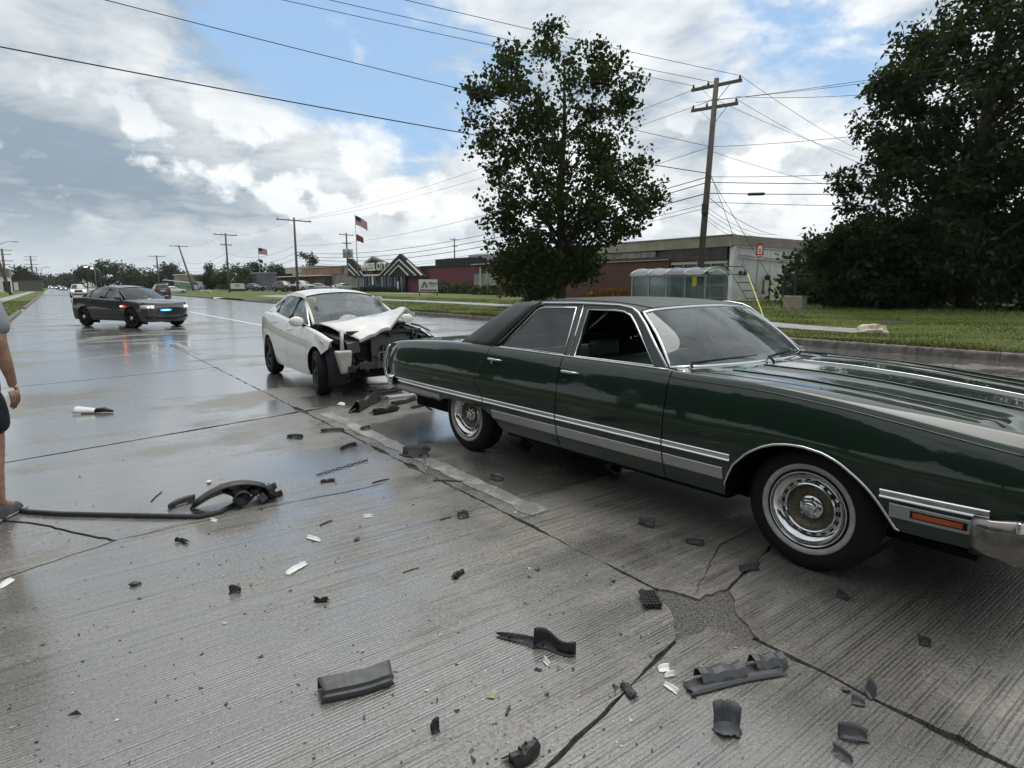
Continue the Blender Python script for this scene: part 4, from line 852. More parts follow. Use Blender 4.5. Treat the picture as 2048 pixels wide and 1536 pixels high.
# buckled hood: raised like a tent, far corner highest
NET = [[(.97, -.66, .99), (.98, -.33, 1.035), (.97, 0, 1.07), (.95, .33, 1.11), (.93, .64, 1.09)], [(1.30, -.63, .945), (1.32, -.30, 1.03), (1.32, .02, 1.075), (1.28, .36, 1.17), (1.24, .63, 1.10)],
       [(1.62, -.54, .87), (1.64, -.25, .975), (1.62, .05, 1.03), (1.56, .37, 1.21), (1.50, .60, 1.12)], [(1.90, -.41, .785), (1.90, -.18, .865), (1.86, .06, .955), (1.80, .34, 1.225), (1.76, .50, 1.13)]]
rows = []; hr = np.random.default_rng(5)
for u in lin(0, 3, 19):
    r = []
    for q in lin(0, 4, 25):
        i, j = min(int(u), 2), min(int(q), 3); a, b = u - i, q - j; N_ = lambda x, y: Vector(NET[x][y])
        p = N_(i, j).lerp(N_(i, j + 1), b).lerp(N_(i + 1, j).lerp(N_(i + 1, j + 1), b), a); f_ = min(1, u / 1.2); p.z += (hr.normal(0, .0012) + .014 * abs(math.sin(2.3 * q + 1.7 * u + .6 * math.sin(3 * q))) - .012 * abs(math.sin(3.9 * q - 1.2 * u)) * (q > 1.6)) * f_ + .016 * math.sin(math.pi * b) * (1 if j < 2 else -.6) * min(1, u)
        r.append(p)
    rows.append(r)
rows.append([p + Vector((.0, 0, -.045)) for p in rows[-1]])
mb = MB(); mb.grid(rows); mb.build('buckled_hood', M_WHITE, KIA, True, solid=.006, auto=34)
kb((.93, 0, .93), (.24, 1.36, .06), 'cowl_panel', M_BLACK)
# open engine bay
kb((1.28, 0, .62), (.62, 1.10, .44), 'engine_bay_liner', M_DEEP); kb((1.0, 0, .62), (.05, 1.4, .55), 'firewall', M_DEEP)
for sg in (-1, 1): kb((1.35, sg * .62, .80), (.85, .09, .08), 'inner_fender', M_DEEP, (0, .08, 0))
parts_rng = random.Random(9)
M_ENG = [pmat("engine black", (.02, .02, .022), .5, rvar=.2, vscale=9), pmat("cast aluminium", (.20, .20, .20), .45, .8), pmat("dull steel", (.10, .10, .105), .4, .7), pmat("grey plastic", (.07, .07, .075), .5)]
for i in range(46):
    x = parts_rng.uniform(1.45, 1.72); y = parts_rng.uniform(-.52, .62); z = parts_rng.uniform(.34, .86); d = [parts_rng.uniform(.04, .18) for _ in range(3)]
    kb((x, y, z), d, 'engine_part', parts_rng.choice(M_ENG + M_ENG[:1] * 3), tuple(parts_rng.uniform(-.6, .6) for _ in range(3)), .01)
for i in range(16):
    a = Vector((parts_rng.uniform(1.5, 1.78), parts_rng.uniform(-.6, .7), parts_rng.uniform(.35, .9))); pts = [a]
    for k in range(4): pts.append(pts[-1] + Vector((parts_rng.uniform(-.05, .06), parts_rng.uniform(-.14, .14), parts_rng.uniform(-.12, .10))))
    mb = MB(); mb.tube(pts, parts_rng.choice((.008, .012, .018)), 6); mb.build('hose', parts_rng.choice(M_ENG[:1] * 3 + M_ENG[2:]), KIA, True)
kb((1.70, .05, .88), (.05, 1.15, .05), 'radiator_support', M_ENG[0], (0, 0, .06)); kb((1.74, .12, .42), (.06, 1.0, .10), 'crash_bar', M_ENG[2], (0, .1, .05)); kb((1.66, .15, .64), (.04, .62, .40), 'radiator', M_ENG[3], (0, -.12, .04))
mb = MB(); mb.tube([(1.82, .02, .60), (1.83, -.10, .60), (1.83, -.12, .42), (1.81, -.11, .36)], .010, 6); mb.build('bent_bracket', M_ENG[1], KIA, True)
# washer bottle hanging at the near corner
M_BOTTLE = pmat("milky plastic", (.46, .45, .41), .45, sss=.2, var=.12, vscale=9)
mb = MB(); mb.add([(1.80, -.745, .66), (1.80, -.50, .66), (1.80, -.53, .35), (1.80, -.66, .33), (1.90, -.735, .65), (1.90, -.51, .65), (1.89, -.54, .36), (1.89, -.655, .34)], [(3, 2, 1, 0), (4, 5, 6, 7), (0, 1, 5, 4), (1, 2, 6, 5), (2, 3, 7, 6), (3, 0, 4, 7)]); wbt = mb.build('washer_bottle', M_BOTTLE, KIA, bevel=.022)
mb = MB(); mb.tube([(1.83, -.63, .64), (1.80, -.62, .78), (1.76, -.60, .90)], [.028, .024, .026], 8); mb.build('filler_neck', M_BOTTLE, wbt, True)
kb((1.90, -.53, .40), (.03, .10, .09), 'pump', M_ENG[0])
# inner liner of the near wheel arch hanging down, torn far fender
rows = [[(1.325 + .40 * math.cos(a), -y, .33 + .40 * math.sin(a)) for a in lin(-.55, 1.15, 10)] for y in (.50, .60, .72, .80)]
mb = MB(); mb.grid(rows); mb.build('wheel_liner', pmat("liner felt", (.012, .013, .022), .75), KIA, True, solid=.008)
mb = MB(); mb.add([(1.10, .84, .88), (1.45, .86, .82), (1.72, .90, .72), (1.62, 1.02, .70), (1.2, .87, .62), (1.58, .93, .60)], [(0, 1, 5, 4), (1, 2, 3, 5)]); mb.build('torn_fender', M_ENG[0], KIA, solid=.01)
kb((1.55, -.76, .74), (.16, .12, .10), 'headlight_stub', M_BOTTLE, (.2, .3, .1), .02)
mb = MB(); mb.tube([(1.66, .78, .86), (1.5, .70, .93), (1.3, .66, .95)], .016, 6); mb.build('hood_hinge', M_ENG[1], KIA, True)
# curtain and wheel airbags seen through the glass
M_BAG = pmat("airbag cloth", (.42, .40, .36), .9, bump=.4, bscale=18)
for sg in (-1, 1):
    mb = MB(); mb.grid([[(x, sg * (.60 + .03 * math.sin(8 * x) + (.03 if z < 1.2 else -.03)), z + .02 * math.sin(6 * x)) for x in lin(-.5, .45, 14)] for z in (1.33, 1.24, 1.12, 1.0)]); mb.build('curtain_airbag', M_BAG, KIA, True, solid=.04)
mb = MB(); mb.box((.62, 0, .90), (.40, 1.3, .10)); mb.build('dashboard', M_CABIN, KIA, bevel=.03)
for sg in (-1, 1):
    mb = MB(); mb.grid([[(-1.90 + .09 * u, sg * (KP['sy'](-1.88 + .09 * u, z) + .006 - .05 * (1 - u)), z) for z in lin(.72, .98, 6)] for u in lin(0, 1, 4)]); mb.build('tail_light', M_REDL, KIA, True)
# ---------------------------------------------------------------- dark grey police sedan
M_GREY = paint("dark grey car paint", (.042, .043, .046), .0, .3, .3, .001, 2.0)
PF = Vector((.467, -.885)).normalized(); PLf = Vector((-PF.y, PF.x)); pc = Vector((1.50, 27.45)) + PLf * .95
PP = dict(name='police_sedan', label='unmarked dark grey police sedan with red and blue emergency lights flashing', loc=(pc.x, pc.y, 0), rz=math.atan2(PF.y, PF.x), cat='police car',
    W=.965, wb=2.85, R=.355, tw=.115, track=.84, body=M_GREY, xf_s=1.98, xr_s=-2.15, cuts=[-1.18, -.20, .92], panels=['quarter_panel', 'rear_door', 'front_door', 'front_fender'], sill=.25,
    belt=[(-2.5, 1.06), (-2.1, 1.08), (-1.4, 1.08), (-.2, 1.04), (.9, 1.0), (1.5, .955), (2.1, .90)], plan=[(-2.5, .90), (-2.1, .955), (-1.3, .99), (0, 1.0), (1.2, .995), (1.8, .97), (2.1, .94)],
    A=(1.35, 1.0, .78, 1.03, 1.015), head=(.42, .26, .60, 1.475, 1.415), roofr=(-1.05, -.95, .58, 1.485, 1.43), back=(-1.92, -1.74, .70, 1.145, 1.125), roofmid=[(.05, 1.525), (-.4, 1.545), (-.8, 1.52)], roofw=.03, glass=M_TINT, sglass=M_TINT, wsglass=glass_mat("police windshield", (.30, .34, .34)), hood0=.02,
    dlo=[(.90, 1.03), (.62, 1.20), (.32, 1.345), (0, 1.41), (-.5, 1.43), (-.95, 1.40), (-1.35, 1.27), (-1.62, 1.14), (-1.55, 1.115), (-.5, 1.085)],
    windows=[[(.86, 1.04), (.62, 1.195), (.32, 1.34), (-.02, 1.405), (-.20, 1.075), (.3, 1.055)], [(-.26, 1.08), (-.10, 1.415), (-.5, 1.425), (-.95, 1.395), (-1.33, 1.265), (-1.56, 1.135), (-.8, 1.095)]],
    posts=[((-.23, 1.06), (-.06, 1.42)), ((-1.10, 1.09), (-1.16, 1.35))], mirror=(.80, 1.09), xf_c=2.18, nose_z=.88, x_nose=2.30, rake=.08, xr_c=-2.32, tail_z=1.11, x_tail=-2.44, rim=M_RIMB, spokes=6, steer=.12, caps=M_CHROME, fz0=.22)
POL = modern_car(PP)
def pb(c, d, nm, mat, rot=(0, 0, 0), bev=.012, par=None): m = MB(); m.box((0, 0, 0), d); return m.build(nm, mat, par or POL, bevel=bev, loc=c, rot=rot)
gr = MB(); rows = PP['f_rows']
def front_pt(q, z, out=.012):                                    # point on the nose surface
    best = None
    for r in rows:
        for p in r:
            d = (p[1] - q) ** 2 + (p[2] - z) ** 2
            if best is None or d < best[0]: best = (d, p)
    y = q; x = float(np.interp(abs(y), [0, .3, .6, .8, .93], [2.30, 2.29, 2.235, 2.13, 2.0])); return Vector((x + out, y, z))
def nose_patch(nm, ys, zs_, mat, out, inset=0): 
    mb = MB(); mb.grid([[front_pt(y, z, out - inset * (abs(z - (zs_[0] + zs_[-1]) / 2))) for y in ys] for z in zs_]); return mb.build(nm, mat, POL, True, solid=.02, off=-1)
M_GRILLE = pmat("black mesh grille", (.01, .01, .011), .5)
mb = MB(); hexa = [front_pt(y, z, .015) for y, z in ((-.50, .66), (-.40, .585), (-.2, .565), (0, .56), (.2, .565), (.40, .585), (.50, .66), (.42, .725), (.2, .74), (0, .745), (-.2, .74), (-.42, .725))]
c = front_pt(0, .65, .02); mb.add(hexa + [c], [(i, (i + 1) % 12, 12) for i in range(12)]); mb.build('grille', M_GRILLE, POL, solid=.02)
nose_patch('lower_grille', lin(-.55, .55, 9), (.34, .38, .43), M_GRILLE, .012); nose_patch('badge', lin(-.06, .06, 3), (.640, .655, .67), M_CHROME, .03)
M_HL = lamp_on("lit headlamp", (1.0, .93, .80), 4.0)
for sg in (-1, 1):
    mb = MB(); mb.grid([[Vector((x, sg * y, z)) for x, y in ((2.265, .58), (2.20, .72), (2.09, .85), (1.97, .93))] for z in (.70, .76, .83)]); mb.build('headlight', M_LAMP, POL, True, solid=.015)
    for (x, y) in ((2.245, .64), (2.185, .755)): pb((x, sg * y, .765), (.03, .075, .05), 'headlight_bulb', M_HL)
    nose_patch('fog_recess', [sg * v for v in (.66, .75, .84)], (.36, .41, .46), M_GRILLE, .014)
    mb = MB(); mb.grid([[(-2.30 + .12 * u, sg * (.93 - .10 * (1 - u)), z) for z in lin(.86, 1.03, 4)] for u in lin(0, 1, 4)]); mb.build('tail_light', M_REDL, POL, True)
M_BLUE = lamp_on("blue strobe", (.02, .25, 1.0), 5.0); M_BLUE2 = lamp_on("bright blue strobe", (.10, .55, 1.0), 7.0); M_RED = lamp_on("red strobe", (1.0, .10, .02), 6.0); M_ORG = lamp_on("orange strobe core", (1.0, .42, .08), 14.0)
for y, m_ in ((-.36, M_BLUE), (-.28, M_BLUE2), (-.20, M_BLUE2), (-.12, M_BLUE2), (-.05, M_BLUE)): p = front_pt(y, .65, .045); pb(tuple(p), (.03, .055, .05), 'blue_strobe', m_)
pb((1.03, -1.0, .79), (.12, .05, .05), 'red_strobe', M_RED); pb((1.03, -1.03, .79), (.04, .02, .025), 'strobe_core', M_ORG); pb((1.18, 0, 1.03), (.06, .16, .04), 'dash_light', lamp_on("white dash strobe", (1, 1, 1), 6))
for sg in (-1, 1):                                              # body-coloured sill trim and door edge guards
    mb = MB(); mb.tube([(x, sg * (PP['sy'](x, .36) + .004), .36) for x in lin(-1.0, 1.0, 12)], .012, 5); mb.build('sill_trim', M_GREY, POL, True)
# ================================================================== buildings and street furniture
def gz0(x, y): return rise(x, y) if x > KERB_X else .10
def text_mesh(body, size, ext=.01, align='CENTER', shear=0.0, offset=0.0):
    fc = bpy.data.curves.new('t', 'FONT'); fc.body = body; fc.size = size; fc.extrude = ext; fc.align_x = align; fc.align_y = 'CENTER'; fc.shear = shear; fc.resolution_u = 2; fc.offset = offset
    o = bpy.data.objects.new('t', fc); COL.objects.link(o); dg = bpy.context.evaluated_depsgraph_get(); me = bpy.data.meshes.new_from_object(o.evaluated_get(dg)); bpy.data.objects.remove(o); me.materials.clear(); return me
def face_west(loc): M = Matrix(((0, 0, -1, 0), (-1, 0, 0, 0), (0, 1, 0, 0), (0, 0, 0, 1))); M.translation = Vector(loc); return M      # readable from the road (looking +X)
def lettering(name, body, size, loc, mat, parent, sx=1.0, ext=.02, offset=0.0):
    me = text_mesh(body, size, ext, offset=offset); me.transform(Matrix.Diagonal((sx, 1, 1, 1))); me.transform(face_west(loc)); return obj(name, me, mat, parent)
def brick_mat(name, c1, c2, mortar, scale=3.6):
    m = bpy.data.materials.new(name); m.use_nodes = True; nt = m.node_tree; T = NT(nt); b = nt.nodes['Principled BSDF']
    g = T.n('ShaderNodeNewGeometry'); sp = T.n('ShaderNodeSeparateXYZ'); T.set(sp.inputs[0], g.outputs['Position']); cb = T.n('ShaderNodeCombineXYZ'); T.set(cb.inputs[0], T.math('ADD', sp.outputs[0], sp.outputs[1])); T.set(cb.inputs[1], sp.outputs[2])
    br = T.n('ShaderNodeTexBrick'); T.set(br.inputs['Vector'], cb.outputs[0]); br.inputs['Scale'].default_value = scale; br.inputs['Color1'].default_value = (*c1, 1); br.inputs['Color2'].default_value = (*c2, 1); br.inputs['Mortar'].default_value = (*mortar, 1); br.inputs['Mortar Size'].default_value = .012
    n = T.noise(g.outputs['Position'], .7, 5, .6); T.set(b.inputs['Base Color'], T.mix(T.math('MULTIPLY', T.ramp(n, .4, .7), .45), br.outputs[0], tuple(c * .45 for c in c2))); b.inputs['Roughness'].default_value = .8; return m
M_BRICK = brick_mat("dark red brick", (.115, .052, .034), (.085, .04, .028), (.09, .07, .06)); M_TAN = pmat("tan concrete coping", (.30, .275, .235), .8, var=.2, vscale=1, coords='World')
M_BLOCK = pmat("grey glazed block", (.23, .23, .21), .6, var=.35, vscale=1.2, coords='World'); M_DARKP = pmat("dark brown panel", (.05, .042, .038), .6, var=.3, vscale=2, coords='World'); M_WHITEW = pmat("white painted block wall", (.74, .75, .75), .7, var=.1, vscale=.9, bump=.15, bscale=8, coords='World')
M_MAROON = pmat("maroon painted wall", (.115, .022, .038), .65, var=.2, vscale=.6, coords='World'); M_CHEV = pmat("white fascia board", (.66, .64, .60), .6); M_SHING = pmat("dark shingles", (.022, .019, .018), .85, var=.4, vscale=5, coords='World'); M_NAVY = pmat("navy blue paint", (.03, .035, .16), .5, var=.3, vscale=1, coords='World')
M_WOODP = pmat("weathered pole wood", (.13, .108, .09), .85, var=.4, vscale=4, stretch=(8, 8, .4)); M_WIRE = pmat("black wire", (.02, .02, .022), .6); M_GALV = pmat("galvanised steel", (.33, .34, .34), .45, .8, var=.15, vscale=8); M_STEEL = pmat("dark painted steel", (.05, .05, .052), .5, .3)
M_YEL = pmat("yellow plastic guard", (.42, .36, .07), .45); M_ROOFG = pmat("roof gravel", (.16, .16, .16), .9)
def quad(mb, pts): mb.add(pts, [tuple(range(len(pts)))])
# ---- long brick building with a white end wall
BX, BY, BTOP = 35.2, 23.7, 4.72; BZ = .50
B1 = thing('brick_building', 'long low brick building with tan coping and white painted end wall', 'building', (0, 0, 0))
mb = MB(); mb.box((BX + 14, BY + 13.1, BZ / 2 + (BTOP - .15) / 2), (27.6, 25.8, BTOP - .15 - BZ)); mb.build('core', M_ROOFG, B1)
mb = MB(); mb.box((BX + .05, BY + 15.4, (BZ + 3.28) / 2), (.3, 21.0, 3.28 - BZ + .6)); mb.build('brick_wall', M_BRICK, B1)
for i, y in enumerate(lin(BY + 6.2, BY + 25.6, 15)[:-1]): mb = MB(); mb.box((BX + .04, y + .69, 3.70), (.22, 1.34, .60)); mb.build('block_panel', M_BLOCK, B1)
mb = MB(); mb.box((BX - .02, BY + 15.4, 3.355), (.42, 21.0, .06)); mb.build('ledge', M_GALV, B1)
mb = MB(); mb.box((BX + .0, BY + 12.9, 4.40), (.40, 26.0, .72)); mb.build('coping', M_TAN, B1); mb = MB(); mb.box((BX - .02, BY + 12.9, 4.765), (.5, 26.05, .05)); mb.build('coping_flashing', M_GALV, B1)
mb = MB(); mb.box((BX + .02, BY + 2.85, 3.62), (.26, 5.1, .80)); mb.build('dark_panel', M_DARKP, B1)
mb = MB(); mb.box((BX + .10, BY + 2.7, 3.08), (.12, 4.7, .18)); mb.build('sign_band', M_CHEV, B1)
mb = MB(); mb.box((BX + .22, BY + 2.7, 1.75), (.10, 4.8, 2.6)); mb.build('shopfront', pmat("dark shop glass", (.02, .022, .024), .1), B1)
for y in lin(BY + .5, BY + 4.9, 5): mb = MB(); mb.box((BX + .14, y, 1.75), (.10, .08, 2.55)); mb.build('mullion', M_GALV, B1)
mb = MB(); mb.box((BX + 14.0, BY - .03, (BZ + 4.18) / 2), (28.1, .30, 4.18 - BZ + .6)); mb.build('white_wall', M_WHITEW, B1)
mb = MB(); mb.box((BX + 14.0, BY - .05, 4.42), (28.3, .34, .66)); mb.build('end_coping', M_TAN, B1)
for (x, z) in ((BX + .75, 1.02 + 1.35), (BX + 1.25, 2.37)): mb = MB(); mb.lathe([(.001, -.10), (.13, -.09), (.15, 0), (.15, .06)], 14, axis='y', c=(x, BY - .2, z)); mb.build('wall_vent', M_DARKP, B1, True)
for z, sag in ((3.95, .0), (3.5, .25), (3.3, .2)): mb = MB(); mb.tube([(BX + .3 + 18 * t, BY - .25, z - sag * math.sin(math.pi * t) - .5 * t * 0) for t in lin(0, 1, 12)], .018, 5); mb.build('wall_cable', M_WIRE, B1)
for x in (BX + 4.2, BX + 8.4): mb = MB(); mb.box((x, BY - .185, 2.3), (.02, .01, 3.4)); mb.build('wall_joint', M_TAN, B1)
# gas meter set
gm = thing('gas_meter', 'black gas meter pipework standing against the white end wall', 'gas meter', (BX + 3.45, BY - .45, BZ))
mb = MB(); mb.tube([(-.35, 0, .75), (-.35, 0, 1.3), (-.2, 0, 1.45), (.35, 0, 1.45), (.45, 0, 1.3), (.45, 0, .05)], .045, 8); mb.build('pipe', M_STEEL, gm, True)
mb = MB(); mb.lathe([(.001, .16), (.16, .14), (.2, 0), (.16, -.14), (.001, -.16)], 12, axis='z', c=(.12, 0, 1.62)); mb.build('regulator', M_STEEL, gm, True); mb = MB(); mb.tube([(-.35 + .13 * math.cos(a), 0, .62 + .13 * math.sin(a)) for a in lin(0, 6.28, 13)[:-1]], .05, 6, closed=True); mb.build('valve_wheel', M_STEEL, gm, True)
mb = MB(); mb.lathe([(.001, .12), (.11, .1), (.12, -.1), (.001, -.12)], 10, axis='z', c=(.45, 0, .78)); mb.build('meter_body', M_STEEL, gm, True)
# ladder leaning at the corner
lad = thing('ladder', 'grey ladder leaning against the white wall beside the bus stop sign', 'ladder', (0, 0, 0)); Lb = [Vector((BX - 2.4, BY - 3.0, BZ)), Vector((BX - 1.35, BY - 3.35, BZ))]; off = Vector((-.55, 1.4, 2.35)) 
for p in Lb: mb = MB(); mb.bar(p, p + off, .07, .05); mb.build('rail', M_GALV, lad)
for t in lin(.12, .92, 5): mb = MB(); mb.bar(Lb[0] + off * t, Lb[1] + off * t, .045); mb.build('rung', M_STEEL, lad)
# daylily bed in front of the brick wall
def leaf_cloud(name, pts, size, mat, k=4, up=.0, flat=1.0):
    """one small leaf quad at each point"""
    n = len(pts); a = RNG.normal(0, 1, (n, 3)); a /= np.linalg.norm(a, axis=1)[:, None]; b = RNG.normal(0, 1, (n, 3)); b[:, 2] += up; b -= a * (a * b).sum(1)[:, None]; b /= np.linalg.norm(b, axis=1)[:, None]
    s = size * RNG.uniform(.5, 1.55, n)[:, None]; w = s * .42 * flat
    V = np.stack([pts - a * w * .2, pts + b * s * .5 + a * w, pts + b * s, pts + b * s * .5 - a * w], 1).reshape(-1, 3); return fast_mesh(name, V, 4)
M_LEAF = {}
def leaf_mat(name, c1, c2, tr=.25):
    m = bpy.data.materials.new(name); m.use_nodes = True; nt = m.node_tree; nt.nodes.clear(); T = NT(nt); out = T.n('ShaderNodeOutputMaterial'); g = T.n('ShaderNodeNewGeometry')
    c = T.mix(T.ramp(T.noise(g.outputs['Position'], 1.1, 4, .6), .35, .65), c1, c2); c = T.mix(T.math('MULTIPLY', g.outputs['Random Per Island'], .5), c, tuple(q * .6 for q in c1))
    d = T.n('ShaderNodeBsdfDiffuse'); T.set(d.inputs[0], c); t = T.n('ShaderNodeBsdfTranslucent'); T.set(t.inputs[0], T.mix(.5, c, (.09, .13, .02))); gl = T.n('ShaderNodeBsdfGlossy'); gl.inputs['Roughness'].default_value = .38; gl.inputs[0].default_value = (.5, .55, .5, 1)
    m1 = T.n('ShaderNodeMixShader'); m1.inputs[0].default_value = tr; nt.links.new(d.outputs[0], m1.inputs[1]); nt.links.new(t.outputs[0], m1.inputs[2]); m2 = T.n('ShaderNodeMixShader'); m2.inputs[0].default_value = .03; nt.links.new(m1.outputs[0], m2.inputs[1]); nt.links.new(gl.outputs[0], m2.inputs[2]); nt.links.new(m2.outputs[0], out.inputs[0]); return m
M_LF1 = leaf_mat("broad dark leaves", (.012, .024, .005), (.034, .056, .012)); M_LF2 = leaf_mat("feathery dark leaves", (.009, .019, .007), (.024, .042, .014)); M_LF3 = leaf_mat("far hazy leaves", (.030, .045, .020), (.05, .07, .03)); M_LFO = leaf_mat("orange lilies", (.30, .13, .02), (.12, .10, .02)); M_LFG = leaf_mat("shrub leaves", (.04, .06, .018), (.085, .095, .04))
def shrub(name, label, x, y, rx, ry, h, n, mat, size, cat='shrub', group=None):
    t = thing(name, label, cat, (x, y, gz0(x, y)), group=group); p = RNG.normal(0, 1, (n, 3)); p /= np.linalg.norm(p, axis=1)[:, None]; p *= RNG.uniform(.25, 1, (n, 1)) ** .5; p[:, 2] = np.abs(p[:, 2]); p *= np.array([rx, ry, h]); p += RNG.normal(0, .12 * h, (n, 3)) * np.array([1, 1, .3]); p[:, 2] = np.abs(p[:, 2])
    obj('foliage', leaf_cloud('foliage', p, size, mat, up=.8), mat, t)
    mb = MB()
    for k in range(4): a = k * 1.6; mb.tube([(0, 0, -.05), (rx * .3 * math.cos(a), ry * .3 * math.sin(a), h * .5)], [.03, .012], 5)
    mb.build('stem', M_WOODP, t); return t
shrub('lily_bed', 'bed of orange day lilies in front of the brick building', BX - 1.0, 33.2, .6, 3.6, .75, 1600, M_LFO, .16, 'flower bed')
# ---- bus shelter
SHX, SY0, SY1 = 22.75, 16.55, 20.75; sz = gz0(23.4, 18)
sh = thing('bus_shelter', 'glass bus shelter with arched silver roof', 'bus shelter', (0, 0, 0)); D_ = 1.55; ez = 2.02; cz_ = 2.34
M_SHGL = glass_mat("scratched shelter glass", (.70, .78, .80), .06, haze=.14); M_SHF = pmat("silver shelter frame", (.42, .44, .45), .4, .6); M_SHR = glass_mat("milky roof sheet", (.55, .58, .58), .15, haze=.4)
def arc(y, t): return (SHX - .22 + (D_ + .44) * t, y, ez + (cz_ - ez) * math.sin(math.pi * t) ** .75)
for i in range(4):
    y0 = SY0 + (SY1 - SY0) * i / 4; y1 = SY0 + (SY1 - SY0) * (i + 1) / 4
    mb = MB(); mb.grid([[arc(y, t) for t in lin(0, 1, 11)] for y in (y0 + .03, y1 - .03)]); mb.build('roof_sheet', M_SHR if i not in (1,) else pmat("dark roof sheet", (.05, .055, .06), .15), sh, True)
for i in range(5):
    y = SY0 + (SY1 - SY0) * i / 4; mb = MB(); mb.tube([arc(y, t) for t in lin(0, 1, 12)], .035, 6); mb.build('roof_rib', M_SHF, sh, True)
for x in (SHX, SHX + D_):
    for i in range(5):
        if x == SHX and i in (1, 2, 3): pass
        y = SY0 + (SY1 - SY0) * i / 4; mb = MB(); mb.box((x, y, (sz + ez) / 2), (.06, .06, ez - sz)); mb.build('post', M_SHF, sh)
    mb = MB(); mb.box((x, (SY0 + SY1) / 2, ez - .03), (.10, SY1 - SY0 + .1, .10)); mb.build('eave_beam', M_SHF, sh)
for i in range(4):
    y0 = SY0 + (SY1 - SY0) * i / 4; y1 = SY0 + (SY1 - SY0) * (i + 1) / 4
    for x in (SHX + D_, SHX):
        if x == SHX and i == 1: continue
        mb = MB(); mb.box((x, (y0 + y1) / 2, (sz + ez) / 2 + .05), (.012, y1 - y0 - .08, ez - sz - .30)); mb.build('side_pane', M_SHGL, sh)
for y in (SY0, SY1): mb = MB(); mb.add([(a_, y, b_) for a_, b_ in ((SHX + .04, sz + .2), (SHX + D_ - .04, sz + .2), (SHX + D_ - .04, ez), (SHX + D_ / 2, cz_ - .05), (SHX + .04, ez))], [(0, 1, 2, 3, 4)]); mb.build('end_pane', M_SHGL, sh)
for z in (1.0, 1.55): mb = MB(); mb.bar((SHX, SY0, z), (SHX + D_, SY0, z), .04); mb.build('end_rail', M_SHF, sh)
mb = MB(); mb.box((SHX + D_ - .35, (SY0 + SY1) / 2, sz + .45), (.35, 3.0, .05)); mb.build('bench', M_STEEL, sh)
mb = MB(); mb.box((SHX - .02, SY0 + .55, 1.72), (.02, .22, .42)); mb.build('route_notice', pmat("yellow notice", (.62, .52, .05), .5), sh)
mb = MB(); mb.box((SHX + .7, 18.2, sz - .04), (2.6, 6.0, .12)); tag(mb.build('shelter_pad', M_WALK), kind='structure')
# ---- bus stop sign
sp0 = Vector((23.0, 14.35, gz0(23, 14.4))); bs = thing('bus_stop_sign', 'red and white bus stop sign on a galvanised post', 'sign', sp0)
mb = MB(); mb.bar((0, 0, 0), (.04, -.09, 2.72), .05); mb.build('post', M_GALV, bs)
M_SRED = pmat("sign red", (.38, .03, .03), .4); M_SWHT = pmat("sign white", (.72, .72, .70), .45)
pts = [(.21 * math.cos(a), .21 * math.sin(a) + .35) for a in lin(0, math.pi, 13)] + [(-.21, -.28), (.21, -.28)]
def plate(poly, d, nm, mat, par, c, ang=.55):
    mb = MB(); mb.prism([(p_[0] * .68, p_[1] * .68) for p_ in poly], -d, d); return mb.build(nm, mat, par, loc=c, rot=(0, 0, -math.pi / 2 + ang))
plate(pts, .010, 'sign_plate', M_SRED, bs, (.04, -.12, 2.500)); plate([(p[0] * .62, p[1] * .62 + .05) for p in pts[:-2]] + [(-.13, -.10), (.13, -.10)], .014, 'sign_panel', M_SWHT, bs, (.03, -.125, 2.514))
plate([(-.055, -.05), (.055, -.05), (.055, .17), (-.055, .17)], .018, 'bus_symbol', M_SRED, bs, (.025, -.13, 2.541)); plate([(-.03, .02), (.03, .02), (.03, .10), (-.03, .10)], .022, 'bus_window', M_SWHT, bs, (.02, -.133, 2.541))
plate([(-.19, -.30), (.19, -.30), (.19, -.12), (-.19, -.12)], .013, 'route_plate', M_SWHT, bs, (.035, -.122, 2.473)); plate([(-.15, -.25), (.15, -.25), (.15, -.17), (-.15, -.17)], .017, 'route_print', M_SRED, bs, (.03, -.125, 2.473))
# ---- guy wires with yellow guards running down to the lawn
def guy(a, b, lab):
    t = thing('guy_wire', lab, 'guy wire', (0, 0, 0)); mb = MB(); mb.tube([a, b], .012, 5); mb.build('cable', M_WIRE, t); m = a.lerp(b, .22); mb = MB(); mb.tube([a, m], .024, 6); mb.build('guard', M_YEL, t)
# ---- utility poles
POLES = {}
def upole(x, y, h, label, arms=(), lean=(0, 0), r=.15, group='utility poles along the road', z0=None, ins=True):
    z0 = gz0(x, y) if z0 is None else z0; t = thing('utility_pole', label, 'utility pole', (x, y, z0), group=group if group else None)
    top = Vector((lean[0], lean[1], h)); mb = MB(); mb.tube([(0, 0, -.2), top * .5, top], [r, r * .85, r * .68], 10); mb.build('pole', M_WOODP, t, True)
    for (dz, L, ang, brace) in arms:
        c = top * ((h - dz) / h); d = Vector((math.cos(ang), math.sin(ang), 0)); mb = MB(); mb.bar(c - d * L / 2 + Vector((0, 0, 0)), c + d * L / 2, .11, .13); mb.build('crossarm', M_WOODP, t)
        if ins:
            for s in (-.46, -.16, .46):
                p = c + d * L * s; mb = MB(); mb.lathe([(.02, .05), (.05, .08), (.055, .14), (.035, .18), (.03, .24), (.001, .25)], 8, axis='z', c=tuple(p)); mb.build('insulator', M_STEEL, t)
        if brace:
            for s in (-.28, .28): mb = MB(); mb.bar(c + d * L * s - Vector((0, 0, .05)), c - Vector((0, 0, .75)), .04, .015); mb.build('brace', M_GALV, t)
    POLES[label] = (Vector((x, y, z0)), top); return t
PX0, PY0 = 25.0, 18.6; PZ0 = gz0(PX0, PY0); PH = 10.95 - PZ0
